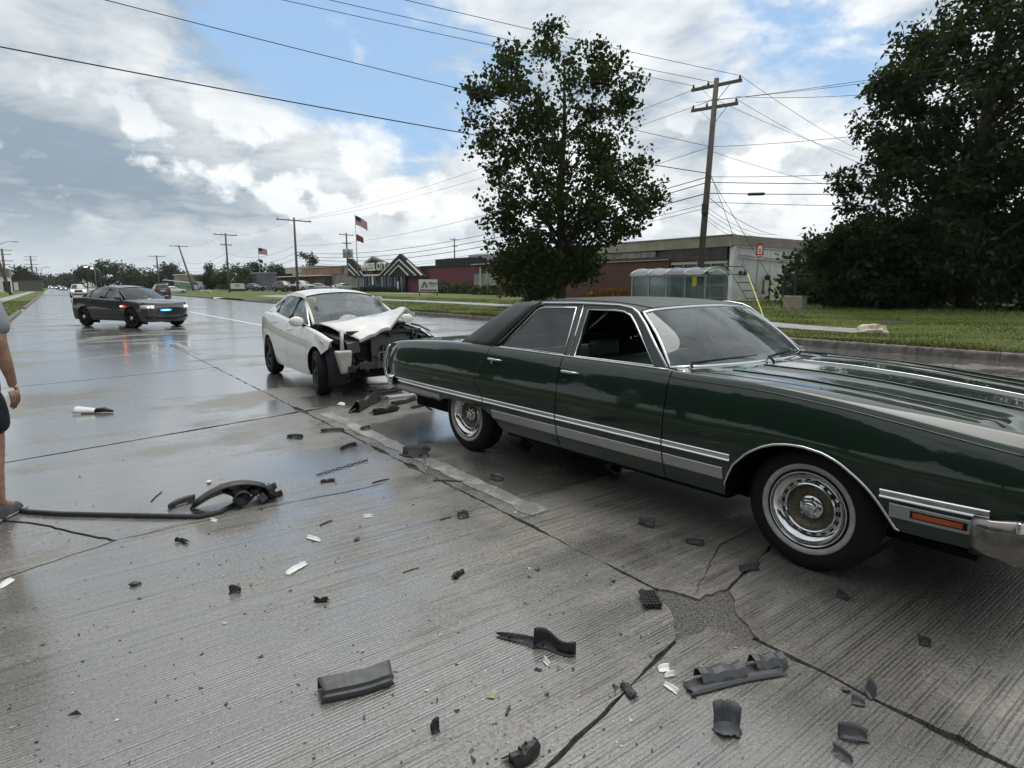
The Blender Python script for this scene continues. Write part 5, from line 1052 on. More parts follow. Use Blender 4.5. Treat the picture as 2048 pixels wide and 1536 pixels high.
big = upole(PX0, PY0, PH, 'tall wooden utility pole with two crossarms behind the bus shelter', ((.30, 2.35, -1.32, True), (1.25, 2.15, -1.25, True)), (.42, -.18), .17, None)
mb = MB(); mb.box((-.0, -.2, 4.7), (.22, .26, .5)); mb.build('splice_box', M_STEEL, big, bevel=.03)
# other poles marching away on the right-hand verge
p2 = upole(25.0, 79.4, 9.55, 'utility pole with a wide crossarm beside the parked cars', ((.35, 4.6, .15, False),), (0, 0), .17)
p3 = upole(25.0, 117.5, 10.2, 'utility pole with two crossarms beside the white board sign', ((.3, 4.0, .2, False), (2.0, 1.9, .2, False)), (0, 0), .19)
p4 = upole(25.0, 152.0, 10.0, 'utility pole leaning steeply near the pale van', ((.2, 3.6, -.2, False),), (-1.8, 3.2), .22)
p5 = upole(25.0, 207.0, 9.9, 'slim straight utility pole beyond the leaning one', ((.3, 4.6, .2, False),), (0, 0), .25)
for i, (px, D, h) in enumerate(((246, 235, 9.8), (262, 260, 9.6), (272, 300, 10), (291, 250, 8.5))):
    v = PD(px, HOR_Y, D); upole(v.x, v.y, h, ('leaning far pole in front of the broad dark tree', 'far pole between the broad dark tree and the pale green one', 'thin far pole beside the pale green tree', 'shorter far pole left of the hazy tree')[i], ((.3, 4.4, .2, False),), (-.6 if i == 0 else 0, 0), .26, 'far poles by the dark trees')
for (px, py, D, h, lab) in ((697, 475, 118, 11.0, 'utility pole carrying transformer cans beside the gabled shop'), (910, 482, 150, 12.5, 'thin utility pole behind the maroon wall')):
    v = PD(px, HOR_Y, D); t = upole(v.x, v.y, h, lab, ((.4, 3.2, .25, False), (2.0, 2.0, .25, False)), (0, 0), .2, None)
    if px == 697:
        for s in (-.45, .45): mb = MB(); mb.lathe([(.001, 0), (.42, .02), (.45, .1), (.45, 1.5), (.42, 1.6), (.001, 1.7)], 14, axis='z', c=(s * 1.2, -.35, 6.3)); mb.build('transformer', M_GALV, t, True)
# left-hand poles
v = PD(20, HOR_Y, 100); lp = upole(v.x, v.y, 12.2, 'brown leaning utility pole with street lamp arm on the left verge', ((1.3, 2.6, 0, False), (2.6, 2.2, 0, False)), (-2.3, 0), .24, None)
mb = MB(); mb.tube([(-1.35, 0, 7.6), (.2, 0, 8.5), (1.0, 0, 8.6)], .05, 6); mb.build('lamp_arm', M_GALV, lp, True); mb = MB(); mb.box((1.35, 0, 8.56), (.8, .25, .14)); mb.build('lamp_head', M_GALV, lp, bevel=.04)
for px, D, h, lab in ((68, 190, 10.6, 'far left pole bristling with crossarms'), (77, 270, 9.5, 'farther left pole beyond the house'), (84, 330, 8.5, 'farthest left pole near the road end'), (13, 135, 9.5, 'straight pole just behind the leaning left pole')):
    v = PD(px, HOR_Y, D); upole(v.x, v.y, h, lab, ((.3, 3.4, 0, False), (1.2, 3.0, 0, False), (2.6, 3.4, 0, False), (3.4, 2.6, 0, False)), (0, 0), .3, None, ins=False)
# ---- overhead wires
def wire(a, b, sag, r, label, group=None, n=18):
    a = Vector(a); b = Vector(b); L = (b - a).length; mb = MB(); mb.tube([a.lerp(b, t) - Vector((0, 0, sag * 4 * t * (1 - t))) for t in lin(0, 1, n)], r, 5, cap=False); return tag(mb.build('overhead_wire', M_WIRE, None, True), label, 'wire', group)
def bigp(dz, d=0.0, ang=-1.32):                                      # attachment on the tall pole
    c = Vector((PX0, PY0, PZ0)) + Vector((.42, -.18, PH)) * ((PH - dz) / PH); return c + Vector((math.cos(ang), math.sin(ang), 0)) * d
def through(P, Q, X, Zt):                                             # far end on the line x = X that makes the wire pass pixel Q
    pv = np.array(P) - _O; zc_ = pv @ _F; p0 = (1024 + F_PX * (pv @ _R) / zc_, 768 - F_PX * (pv @ _U) / zc_); best = None
    for s in np.linspace(1.05, 9, 600):
        x = p0[0] + (Q[0] - p0[0]) * s; y = p0[1] + (Q[1] - p0[1]) * s; d = ray(x, y)
        if d[0] / X <= 0: continue
        e = _O + d * (X / d[0])
        if best is None or abs(e[2] - Zt) < best[0]: best = (abs(e[2] - Zt), e)
    return Vector(best[1])
cross = 'wires crossing the road from the tall pole'
for P, Q, zt, r, lab in ((bigp(.1, 1.1), (860, 0), 11.0, .011, 'topmost bare wire crossing the road'), (bigp(.1, -.25), (712, 0), 10.8, .011, 'bare wire crossing the road from the pole top'), (bigp(.1, -1.1), (620, 0), 10.6, .011, 'bare wire crossing from the low end of the top crossarm'),
                         (bigp(3.0), (260, 0), 8.8, .012, 'single cable crossing above the thickest one'), (bigp(4.2), (0, 84), 8.0, .019, 'thick black cable crossing the whole road')):
    wire(P, through(P, Q, -7.0, zt), .18, r, lab, cross)
def level(Q, z): return G(Q[0], Q[1], z)
def beyond(P, Q, z, k): e = level(Q, z); return P + (e - P) * k
rw_ = 'wires leading right from the tall pole'
for P, Q, dz, k, r, lab in ((bigp(.9, -.9, -1.25), (2048, 96), -.3, 1.6, .011, 'upper bare wire leading right into the big tree'), (bigp(.9, -.3, -1.25), (2048, 108), -.3, 1.6, .011, 'second bare wire leading right into the big tree'), (bigp(.95, .95, -1.25), (1680, 180), -.2, 2.2, .011, 'bare wire rising right from the lower crossarm'),
                            (bigp(3.0), (1690, 262), -.1, 2.2, .011, 'slack wire right of the pole at mid height'), (bigp(4.35), (1680, 337), -.1, 2.4, .013, 'thin cable with a slack loop right of the pole'), (bigp(4.6), (2048, 348), -.1, 1.5, .019, 'uppermost thick cable leading right'), (bigp(5.1), (2048, 368), -.1, 1.5, .019, 'lower thick cable with a splice case leading right'), (bigp(5.5), (2048, 400), -.1, 1.5, .013, 'lowest level cable leading right'),
                            (bigp(.1, 1.1), (1695, 280), -.5, 1.5, .010, 'wire falling from the high end of the top crossarm'), (bigp(.9, .0), (1690, 298), -.6, 1.5, .010, 'wire falling away behind the big tree'), (bigp(1.0, .9, -1.25), (1690, 306), -.6, 1.5, .010, 'lower wire falling away behind the big tree'), (bigp(3.2), (1690, 368), -.6, 1.5, .010, 'thin wire falling from the pole middle')):
    wire(P, beyond(P, Q, P.z + dz, k), .25, r, lab, rw_)
drop = 'service drops to the white walled building'
for i, (dz, ex, ez_) in enumerate(((5.2, 4.8, 4.7), (5.7, 4.2, 4.7), (5.9, 4.6, 4.4), (6.1, 3.4, 4.3), (6.25, 2.6, 4.2))): wire(bigp(dz), (BX + ex, BY - .2, ez_ + .25), .35, .014 if i == 0 else .010, ('thickest service cable dropping to the white wall', 'second service cable below the thickest drop', 'middle service cable dropping to the white wall', 'fourth service cable dropping near the wall corner', 'lowest service cable dropping beside the wall corner')[i], drop)
a = bigp(5.1); b = beyond(a, (2048, 368), a.z - .1, 1.5); c = a.lerp(b, .115) - Vector((0, 0, .102)); mb = MB(); d = (b - a).normalized(); mb.tube([c - d * .38, c - d * .33, c + d * .33, c + d * .38], [.03, .07, .07, .03], 8); tag(mb.build('splice_case', M_STEEL, None, True), 'black splice case hanging on the cable right of the pole', 'splice case')
P2t = Vector((25.0, 79.4, gz0(25, 79) + 9.55)); along = 'wires running along the road to the next pole'
for dz, dz2, r, sag, lab in ((.1, .3, .011, .8, 'topmost wire running along the road'), (.9, .35, .011, .9, 'crossarm wire running along the road'), (3.0, 3.4, .012, 1.2, 'middle wire running along the road'), (4.35, 4.2, .02, 1.4, 'thick cable running along the road'), (4.6, 4.6, .022, 1.5, 'second thick cable running along the road'), (5.1, 4.9, .024, 1.5, 'cable with a splice case running along the road'), (5.6, 5.3, .012, 1.5, 'thin cable running along the road'), (5.8, 5.7, .012, 1.4, 'lowest cable running along the road')):
    wire(bigp(dz), P2t - Vector((0, 0, dz2)), sag, r, lab, along, 26)
a = bigp(5.1); b = P2t - Vector((0, 0, 4.9)); c = a.lerp(b, .055) - Vector((0, 0, 1.5 * 4 * .055 * .945)); d = (b - a).normalized() + Vector((0, 0, -.06)); mb = MB(); mb.tube([c - d * .38, c - d * .33, c + d * .33, c + d * .38], [.03, .07, .07, .03], 8); tag(mb.build('splice_case', M_STEEL, None, True), 'black splice case on the cable between pole and leafy tree', 'splice case')
tops = [P2t, Vector((25, 117.5, gz0(25, 117) + 10.2)), Vector((23.2, 155.2, gz0(25, 152) + 10)), Vector((25, 207, gz0(25, 207) + 9.9))]
for i, (a, b) in enumerate(zip(tops[:-1], tops[1:])):
    nm = ('second and third', 'third and leaning', 'leaning and slim')[i]
    for k, (dz, sag) in enumerate(((.2, .7), (3.4, 1.1), (4.3, 1.2), (5.0, 1.2))): wire(a - Vector((0, 0, dz)), b - Vector((0, 0, dz)), sag, .017 if k else .012, ('top', 'upper', 'middle', 'lowest')[k] + ' sagging wire between the %s far poles' % nm, 'wires between the far poles', 14)
guy(G(1532, 648, gz0(27, 15)), bigp(4.0), 'yellow guarded guy wire anchored in the lawn right of the ladder'); guy(Vector((26.2, 14.6, gz0(26, 15))), bigp(4.2), 'yellow guarded guy wire anchored behind the green sedan roof')
# ---- maroon shop with white chevrons
WX = 44.0
def W(px, py, dx=0.0): v = PX(px, py, WX); return Vector((WX + dx, v.y, v.z))
wz = gz0(44, 80); ws = thing('gabled_shop', 'maroon shop with pointed dark gables and white chevron boards', 'building', (0, 0, 0)); y_r, y_l = W(945, 530).y, W(704, 530).y
mb = MB(); mb.box((WX + 9.2, (y_r + y_l) / 2, (wz + 4.2) / 2 - .2), (18, y_l - y_r, 4.2 - wz + .4)); mb.build('main_block', M_MAROON, ws)
mb = MB(); mb.box((WX + 9.2, (y_r + W(845, 530).y) / 2 + .5, 4.28), (18.4, W(845, 530).y - y_r + .6, .28)); mb.build('roof_edge', M_SHING, ws)
def gable(px_pts, dx, nm, mat, th=.3):
    P = [W(*p) for p in px_pts]; mb = MB(); mb.prism([(p.y, p.z) for p in P], WX + dx - th, WX + dx, 'yz'); return mb.build(nm, mat, ws)
gable([(762, 553), (808, 508), (858, 553)], -.25, 'gable_wall', M_SHING, .5); gable([(786, 553), (807, 531), (829, 553)], -.50, 'gable_infill', M_MAROON, .1)
gable([(704, 553), (704, 517), (709, 517), (733, 541), (733, 553)], -.25, 'gable_wall', M_SHING, .5); gable([(722, 540), (752, 514), (795, 532), (786, 553), (730, 553)], -.1, 'gable_wall', M_SHING, .4)
def board(p, q, dx, w=.17): a = W(*p); b = W(*q); a.x = b.x = WX + dx; mb = MB(); mb.bar(a, b, .14, w, up=(1, 0, 0)) if 0 else mb.bar(a, b, w, .14, up=(1, 0, 0)); mb.build('chevron_board', M_CHEV, ws)
for p, q in (((807, 531), (788, 551)), ((807, 531), (827, 551)), ((808, 520), (778, 551)), ((808, 520), (842, 551)), ((824, 522), (854, 551)), ((789, 529), (768, 551)), ((706, 528), (728, 551)), ((706, 538), (719, 551)), ((729, 543), (737, 551))): board(p, q, -.85)
board((737, 551), (768, 550), -.86, .28); M_CH0 = M_CHEV; M_CHEV = pmat("grey gable board", (.30, .29, .27), .7); board((752, 515), (795, 532), -.62, .4); board((752, 515), (724, 537), -.62, .4); M_CHEV = M_CH0
lettering('shop_lettering', 'WHEEL CITY', 1.75, (WX - .9, W(757, 534).y, W(757, 534.5).z), pmat("pale sign letters", (.72, .72, .66), .5), ws, 1.0, .12, .05)
for px in (745, 749, 754): p = W(px, 547); mb = MB(); mb.box((WX - .9, p.y, p.z), (.05, .28, .42)); mb.build('red_mark', M_SRED, ws)
mb = MB(); a, b = W(728, 552), W(812, 552); mb.box((WX - .05, (a.y + b.y) / 2, (a.z + wz) / 2), (.2, a.y - b.y, a.z - wz)); mb.build('glass_front', pmat("blue grey shop glass", (.03, .04, .06), .15, var=.5, vscale=.5, coords='World'), ws)
for i, px in enumerate(lin(729, 812, 14)):
    p = W(px, 552); mb = MB(); mb.box((WX - .2, p.y, (p.z + wz) / 2), (.12, .16 if i % 3 else .5, p.z - wz)); mb.build('shop_pillar', M_NAVY if i % 2 else M_GALV, ws)
mb = MB(); a, b = W(707, 553), W(726, 553); mb.box((WX - .1, (a.y + b.y) / 2, (a.z + wz) / 2), (.2, a.y - b.y, a.z - wz - .1)); mb.build('pale_door', M_BLOCK, ws)
for (px, py, sx, h) in ((752, 560, .7, 1.6), (803, 573, .5, 1.5)): p = W(px, py); mb = MB(); mb.box((WX - .6, p.y, p.z), (.05, sx, h)); mb.build('window_notice', M_SWHT, ws)
for (px, s) in ((852, 1.4), (860, .8), (868, 1.0), (838, .6)): p = W(px, 522); mb = MB(); mb.box((WX + 6, p.y, 4.9), (1.2, .5, s)); mb.build('roof_vent', M_SHING, ws)
mb = MB(); p = W(895, 525); mb.box((WX + 8, p.y + 2, 5.4), (3.5, 5, 1.4)); mb.build('rooftop_unit', M_GALV, ws, bevel=.1); mb = MB(); p = W(865, 522); mb.box((WX + 5, p.y, 4.95), (4, 9, 1.1)); mb.build('rooftop_parapet', M_SHING, ws)
for i in range(7): p = W(740 + i * 11, 585); shrub('low_hedge', 'low dark hedge plant under the shop windows', WX - 1.6, p.y, .8, 1.0, .8, 260, M_LF1, .2, 'shrub', 'hedge under the shop windows')
# pale panel annexe between shop and tree
an = thing('panel_annexe', 'brown annexe with pale panels between maroon shop and leafy tree', 'building', (0, 0, 0)); ax = 40.5; q0, q1 = PX(948, 514, ax), PX(1075, 514, ax)
mb = MB(); mb.box((ax + 3, (q0.y + q1.y) / 2, 2.2), (6, q0.y - q1.y, 3.6)); mb.build('wall', M_BRICK, an); mb = MB(); mb.box((ax + 2.8, (q0.y + q1.y) / 2, 4.03), (6.4, q0.y - q1.y + .3, .12)); mb.build('roof', M_GALV, an)
for i, y in enumerate(lin(q1.y + .2, q0.y - .2, 9)[:-1]):
    w = (q0.y - q1.y - .4) / 8; mb = MB(); mb.box((ax - .12, y + w / 2, 2.0), (.1, w - .12, 1.9)); mb.build('pale_panel', M_BLOCK, an); mb = MB(); mb.box((ax - .2, y, 2.05), (.12, .12, 3.3)); mb.build('panel_post', M_CHEV, an)
mb = MB(); mb.tube([(ax - 2.6, PX(975, 572, ax - 2.6).y, gz0(38, 45)), (ax - 2.6, PX(975, 572, ax - 2.6).y, 5.6)], .05, 6); tag(mb.build('thin_mast', M_GALV), 'thin bare metal mast in front of the pale panels', 'mast')
# grey block and low brown building to the left of the shop
gb = thing('grey_block_building', 'grey block building with faded orange band left of the gabled shop', 'building', (0, 0, 0)); y0, y1 = W(703, 530).y + .3, W(598, 536).y
mb = MB(); mb.box((WX + 10, (y0 + y1) / 2, 2.6), (19, y1 - y0, 5.2)); mb.build('wall', M_BLOCK, gb); mb = MB(); mb.box((WX + .42, (y0 + y1) / 2 + 2, 4.4), (.2, y1 - y0 - 6, 1.2)); mb.build('orange_band', pmat("faded orange metal", (.22, .10, .055), .6, var=.4, vscale=.4, coords='World', stretch=(1, 3, .2)), gb); mb = MB(); mb.box((WX + 10, (y0 + y1) / 2, 5.26), (19.4, y1 - y0 + .3, .14)); mb.build('roof', M_GALV, gb)
mb = MB(); p = W(623, 540); mb.box((WX + 6, p.y + 14, 5.2), (8, 22, 1.4)); mb.build('upper_block', M_TAN, gb)
lb = thing('low_brown_building', 'low brown building with ribbed doors behind the parked pickup', 'building', (0, 0, 0)); lx = 43; q0, q1 = PX(540, 552, lx), PX(648, 552, lx)
mb = MB(); mb.box((lx + 5, (q0.y + q1.y) / 2, 1.75), (10, q0.y - q1.y, 3.5)); mb.build('wall', pmat("brown metal wall", (.10, .07, .058), .7, var=.3, vscale=.3, coords='World'), lb); mb = MB(); mb.box((lx + 4.6, (q0.y + q1.y) / 2, 3.6), (11, q0.y - q1.y + .6, .22)); mb.build('roof', M_CHEV, lb)
for y in lin(q1.y + 6, q0.y - 1, 16): mb = MB(); mb.box((lx - .06, y, 1.7), (.12, .5, 2.9)); mb.build('wall_rib', M_BRICK, lb)
ct = thing('grey_container_shed', 'grey corrugated shed behind the taller flagpole lawn', 'shed', (0, 0, 0)); v0, v1 = PD(498, HOR_Y, 128), PD(522, HOR_Y, 128)
mb = MB(); c = (v0 + v1) / 2; mb.box((c.x + 2, c.y, 2.2), (4, 3.6, 3.8)); mb.build('wall', pmat("blue grey metal", (.12, .125, .15), .6, var=.3, vscale=.6, coords='World'), ct); mb = MB(); mb.box((c.x + 2, c.y, 4.2), (4.3, 3.9, .25)); mb.build('roof', M_GALV, ct)
for k in range(6): mb = MB(); mb.box((c.x - .03, c.y - 1.5 + .6 * k, 2.4), (.08, .12, 3.2)); mb.build('rib', M_STEEL, ct)
# ---- signs
def board_sign(name, label, px, py, D, w, h, zb_, body): v = PD(px, HOR_Y, D); z = gz0(v.x, v.y); return thing(name, label, 'sign', (v.x, v.y, z))
asn = thing('allied_sign', 'white lawn sign with a grey triangle logo and dark lower strip', 'sign', (29.74, 53.9, gz0(29.7, 54)))
M_BOARD = pmat("white sign board", (.62, .63, .62), .5, var=.06, vscale=2); M_LOGO = pmat("slate logo paint", (.10, .17, .20), .5)
def sgn(nm, y0, y1, z0, z1, x, mat, d=.03): mb = MB(); mb.box((x, (y0 + y1) / 2, (z0 + z1) / 2), (d, abs(y1 - y0), z1 - z0)); return mb.build(nm, mat, asn)
asn.rotation_euler = (0, 0, 1.0)
sgn('board', -.92, .92, .42, 1.62, 0, M_BOARD, .06); sgn('lower_strip', -.82, .82, .47, .64, -.036, pmat("dark strip", (.06, .07, .075), .5), .02)
for y in (-.86, .86): mb = MB(); mb.box((.03, y, .35), (.09, .09, .9)); mb.build('leg', M_STEEL, asn)
def tri(o, w): return [(o + .62 * w, .78), (o, 1.45), (o - .62 * w, .78)]
mb = MB(); mb.prism([(.72, .80), (.50, .80), (.36, 1.10), (.22, .80), (.0, .80), (.28, 1.42), (.44, 1.42)], -.05, -.032, 'yz'); mb.build('triangle_logo', M_LOGO, asn)
lettering('sign_lettering', 'Allied', .40, (-.045, -.42, 1.22), M_LOGO, asn, .95, .006, .012); sgn('small_print', -.72, -.10, .92, .98, -.036, M_LOGO, .012); lettering('strip_lettering', 'FOR INFORMATION', .11, (-.05, 0, .555), M_BOARD, asn, 1.2, .004)
v = PD(475, HOR_Y, 112); wsn = thing('white_board_sign', 'long white board sign with dark base beside the second pole', 'sign', (v.x, v.y, gz0(v.x, v.y)), 1.1)
mb = MB(); mb.box((0, 0, 1.0), (.25, 2.35, 1.05)); mb.build('board', M_BOARD, wsn); mb = MB(); mb.box((0, 0, .3), (.4, 2.4, .45)); mb.build('base', M_STEEL, wsn)
for z in (1.22, 1.0): mb = MB(); mb.box((-.135, 0, z), (.02, .75, .13)); mb.build('sign_print', pmat("faded brown print", (.16, .12, .11), .6), wsn)
# ---- flagpoles
M_FLAG_R = pmat("flag red", (.30, .03, .035), .8); M_FLAG_W = pmat("flag white", (.55, .54, .52), .8); M_FLAG_B = pmat("flag navy", (.02, .025, .07), .8); M_FLAG_D = pmat("dark flag", (.03, .032, .035), .8); M_FLAG_RW = pmat("red brown flag", (.22, .05, .04), .8, var=.4, vscale=3)
def flagpole(px, D, h, label, flags):
    v = PD(px, HOR_Y, D); t = thing('flagpole', label, 'flagpole', (v.x, v.y, gz0(v.x, v.y))); mb = MB(); mb.tube([(0, 0, 0), (-.08, .08, h)], [.09, .04], 8); mb.build('pole', M_GALV, t, True)
    rt = Vector((_R[0], _R[1], 0)); bk = Vector((_F[0], _F[1], 0)).normalized()
    for (z, w, hh, droop, us, mat) in flags:
        def fp(u, s): return Vector((-.05, .05, z)) + rt * (w * u) * (1 - .12 * u) + bk * .16 * math.sin(5 * u + 1.2 * s) * u * w * .5 - Vector((0, 0, droop * u ** 1.2 + hh * s * (1 - .12 * u)))
        if us:
            for k in range(13):
                mb = MB(); s0, s1 = k / 13, (k + 1) / 13; u0 = .42 if k < 7 else 0; mb.grid([[fp(u, s) for u in lin(u0, 1, 9)] for s in (s0, s1)]); mb.build('stripe', M_FLAG_R if k % 2 == 0 else M_FLAG_W, t, True)
            mb = MB(); mb.grid([[fp(u, s) for u in lin(0, .42, 6)] for s in lin(0, 7 / 13, 4)]); mb.build('canton', M_FLAG_B, t, True)
        else: mb = MB(); mb.grid([[fp(u, s) for u in lin(0, 1, 9)] for s in lin(0, 1, 5)]); mb.build('flag_cloth', mat, t, True)
flagpole(717, 92, 11.6, 'tall flagpole flying the national flag above a red banner by the gabled shop', [(11.3, 2.0, 1.35, 1.05, True, None), (8.6, 1.25, .95, .55, False, M_FLAG_RW)])
flagpole(522, 118, 8.6, 'shorter flagpole with a limp national flag above a small dark flag', [(8.2, 1.95, 1.2, .35, True, None), (6.1, .85, .7, .25, False, M_FLAG_D)])
# ---- boulder, chain-link fence, gate
def rock(name, label, c, s, mat, seed, group=None, rz=0):
    r = np.random.default_rng(seed); bm = bmesh.new(); bmesh.ops.create_icosphere(bm, subdivisions=3, radius=1.0)
    ph = r.uniform(0, 6, 9)
    for v in bm.verts:
        p = v.co; k = 1 + .13 * math.sin(3 * p.x + ph[0]) * math.sin(2.5 * p.y + ph[1]) + .09 * math.sin(5 * p.z + 4 * p.x + ph[2]) + .05 * math.sin(9 * p.y + 6 * p.z + ph[3]) + .03 * r.normal(); v.co = Vector((p.x * s[0] * k, p.y * s[1] * k, max(-.25, p.z) * s[2] * k))
    me = bpy.data.meshes.new(name); bm.to_mesh(me); bm.free(); me.polygons.foreach_set('use_smooth', [True] * len(me.polygons)); me.set_sharp_from_angle(angle=.5); o = obj(name, me, mat, None, c, (0, 0, rz)); return tag(o, label, 'rock', group)
M_ROCK = pmat("pale limestone", (.46, .42, .30), .8, var=.45, vscale=4, bump=.8, bscale=9)
g = G(1744, 671, .17); rock('boulder', 'pale yellowish boulder lying on the lawn near the kerb', (g.x, g.y, gz0(g.x, g.y) + .07), (.27, .39, .21), M_ROCK, 3, None, .5)
for px, py, D, s in ((405, 583, 125, .8), (505, 584, 118, .9), (418, 581, 122, .5)): v = PD(px, HOR_Y, D); rock('verge_rock', {405: 'low grey rock near the pale van', 505: 'low grey rock at the foot of the shorter flagpole', 418: 'small grey rock between van and second pole'}[px], (v.x, v.y, gz0(v.x, v.y)), (s, s * 1.3, s * .5), pmat("grey rock", (.30, .29, .26), .85, var=.3, vscale=2), int(px), 'rocks on the far verge')
fx0 = [G(1566, 622, .42), G(1586, 622, .42)]
gt = thing('iron_gate', 'dark iron gate post frame beside the low concrete block', 'gate', (0, 0, 0))
for p in (G(1565, 616, .5), G(1588, 617, .5)): mb = MB(); mb.box((p.x, p.y, p.z + .95), (.10, .10, 1.9)); mb.build('post', M_STEEL, gt)
a, b = G(1565, 616, .5), G(1588, 617, .5); e = b + (b - a) * 1.3
for z in (.55, 1.55): mb = MB(); mb.bar((a.x, a.y, a.z + z), (e.x, e.y, e.z + z), .05); mb.build('rail', M_STEEL, gt)
mb = MB(); c = (a + b) / 2; mb.box((c.x, c.y - .3, c.z + .2), (.5, .9, .75)); tag(mb.build('concrete_block', M_TAN, bevel=.03), 'low concrete block at the foot of the iron gate', 'concrete block')
ff = thing('chain_link_fence', 'weathered wire fence with leaning posts under the big trees', 'fence', (0, 0, 0)); posts = [G(1700, 612, .5), G(1848, 616, .5), G(1932, 615, .5), G(2030, 616, .5), G(2150, 616, .5)]
for p in posts: mb = MB(); mb.tube([p, p + Vector((.03, .02, 1.25))], .035, 6); mb.build('post', M_GALV, ff)
for k, (p, q) in enumerate(zip(posts[:-1], posts[1:])):
    mb = MB(); mb.tube([p + Vector((0, 0, 1.22)), q + Vector((0, 0, 1.22))], .022, 5); mb.build('top_rail', M_GALV, ff)
    mb = MB(); n = 34
    for i in range(n):
        t = i / n
        for sgn_ in (0, 1):
            a = p.lerp(q, t) + Vector((0, 0, 1.2 * sgn_)); b = p.lerp(q, min(1, t + .16)) + Vector((0, 0, 1.2 * (1 - sgn_))); mb.bar(a, b, .006)
    tag(mb.build('mesh', M_GALV, ff), kind='stuff')
v = G(1790, 645, .33); mb = MB(); mb.lathe([(.001, .02), (.42, .018), (.45, -.02)], 18, axis='z'); mb.v = [(p[0], p[1] * 1.0, p[2]) for p in mb.v]; tag(mb.build('lawn_disc', M_STEEL, loc=(v.x, v.y, gz0(v.x, v.y) + .02)), 'dark round disc set in the lawn', 'flat disc')  # flat dark disc resting on the lawn
# ---- far left: white building, house, traffic signals; far right lot: green trailer
lw = thing('white_store', 'low white building with grey roof band at the far left', 'building', (0, 0, 0)); v = PD(-10, HOR_Y, 140)
mb = MB(); mb.box((v.x - 6, v.y + 6, 1.9), (17, 14, 3.6)); mb.build('wall', M_WHITEW, lw); mb = MB(); mb.box((v.x - 6, v.y + 6, 4.6), (17.6, 14.6, 1.8)); mb.build('roof', pmat("grey shingle mansard", (.17, .165, .17), .85), lw)
for k in range(3): mb = MB(); mb.box((v.x - 3 + 2.6 * k, v.y - 1.05, 1.5), (1.3, .1, 2.2)); mb.build('window', M_TINT, lw)
hs = thing('dark_house', 'dark gabled house beneath a pine on the far left', 'house', (0, 0, 0)); v = PD(55, HOR_Y, 175)
mb = MB(); mb.box((v.x, v.y, 1.7), (7, 8, 3.2)); mb.build('wall', pmat("brown grey siding", (.12, .105, .10), .8), hs); mb = MB(); mb.prism([(v.x - 4, 3.3), (v.x, 5.9), (v.x + 4, 3.3)], v.y - 4.4, v.y + 4.4); mb.build('roof', M_SHING, hs)
mb = MB(); mb.box((v.x - 2.4, v.y - 4.05, 1.4), (1.0, .1, 2.2)); mb.build('door', M_CHEV, hs)
SIG = PD(112, 545, 210)
tag(wire(PD(80, 546, 210), PD(150, 551, 210), .25, .03, 'span wire carrying the traffic signals'), 'span wire carrying the traffic signals over the far junction', 'wire')
for px in (102, 122):
    v = PD(px, 551, 210); t = thing('traffic_signal', 'dark traffic signal head hanging from the span wire', 'traffic light', (v.x, v.y, v.z - .75), group='signals over the far junction'); mb = MB(); mb.box((0, 0, .6), (.55, .5, 1.35)); mb.build('housing', M_STEEL, t, bevel=.05)
    for k in range(3): mb = MB(); mb.lathe([(.001, -.02), (.16, -.02), (.17, .05)], 10, axis='y', c=(0, -.28, .2 + .4 * k)); mb.build('lens', M_REDL if k == 2 else M_BLACK, t)
    mb = MB(); mb.tube([(0, 0, 1.2), (0, 0, 1.6)], .04, 5); mb.build('hanger', M_STEEL, t)
for px, D, h, s in ((193, 210, 8.0, -1), (203, 240, 8.3, -1), (86, 235, 8.6, 1)):
    v = PD(px, HOR_Y, D); t = thing('street_lamp', {193: 'street lamp with glowing head left of the dark trees', 203: 'taller curved street lamp among the far trees', 86: 'street lamp reaching over the road on the left side'}[px], 'street lamp', (v.x, v.y, gz0(v.x, v.y))); r = Vector((_R[0], _R[1], 0)) * s
    mb = MB(); mb.tube([(0, 0, 0), (0, 0, h * .8), r * .5 + Vector((0, 0, h * .95)), r * 1.6 + Vector((0, 0, h)), r * 3 + Vector((0, 0, h))], .1, 6); mb.build('pole', M_GALV, t, True); mb = MB(); e = r * 3 + Vector((0, 0, h - .1)); mb.box(tuple(e), (.9, .9, .3)); mb.build('lamp_head', M_SWHT if px == 86 else lamp_on("glowing lamp", (1, .97, .9), 3.0), t, bevel=.08)
tb = thing('tan_garage', 'tan sided garage building behind the pale van', 'building', (0, 0, 0)); v = PD(378, HOR_Y, 190)
mb = MB(); mb.box((v.x + 3, v.y + 2, 2.5), (12, 10, 4.6)); mb.build('wall', pmat("tan siding", (.30, .25, .20), .75, var=.15, vscale=.4, coords='World'), tb); mb = MB(); mb.box((v.x + 3, v.y + 2, 4.95), (12.5, 10.5, .3)); mb.build('roof', M_CHEV, tb)
v2 = PD(402, HOR_Y, 185); mb = MB(); mb.box((v2.x + 3, v2.y, 2.3), (9, 4, 4.2)); mb.build('dark_annexe', pmat("dark blue wall", (.035, .04, .06), .7), tb); mb = MB(); mb.box((v2.x - 1.6, v2.y - .3, 3.0), (.1, 1.2, 1.2)); mb.build('window', M_BLOCK, tb)
gt_ = thing('green_trailer', 'pale green open trailer with a white raised flap beside the leaning pole', 'trailer', (0, 0, 0)); v = PD(368, HOR_Y, 150)
mb = MB(); mb.box((v.x, v.y, 1.2), (4.0, 4.5, 1.5)); mb.build('bed', pmat("pale green paint", (.16, .24, .17), .6, var=.3, vscale=1), gt_); mb = MB(); mb.bar((v.x - 4.0, v.y + 2, 3.0), (v.x + 1.5, v.y - .5, 2.3), 1.6, .15); mb.build('raised_flap', M_CHEV, gt_)
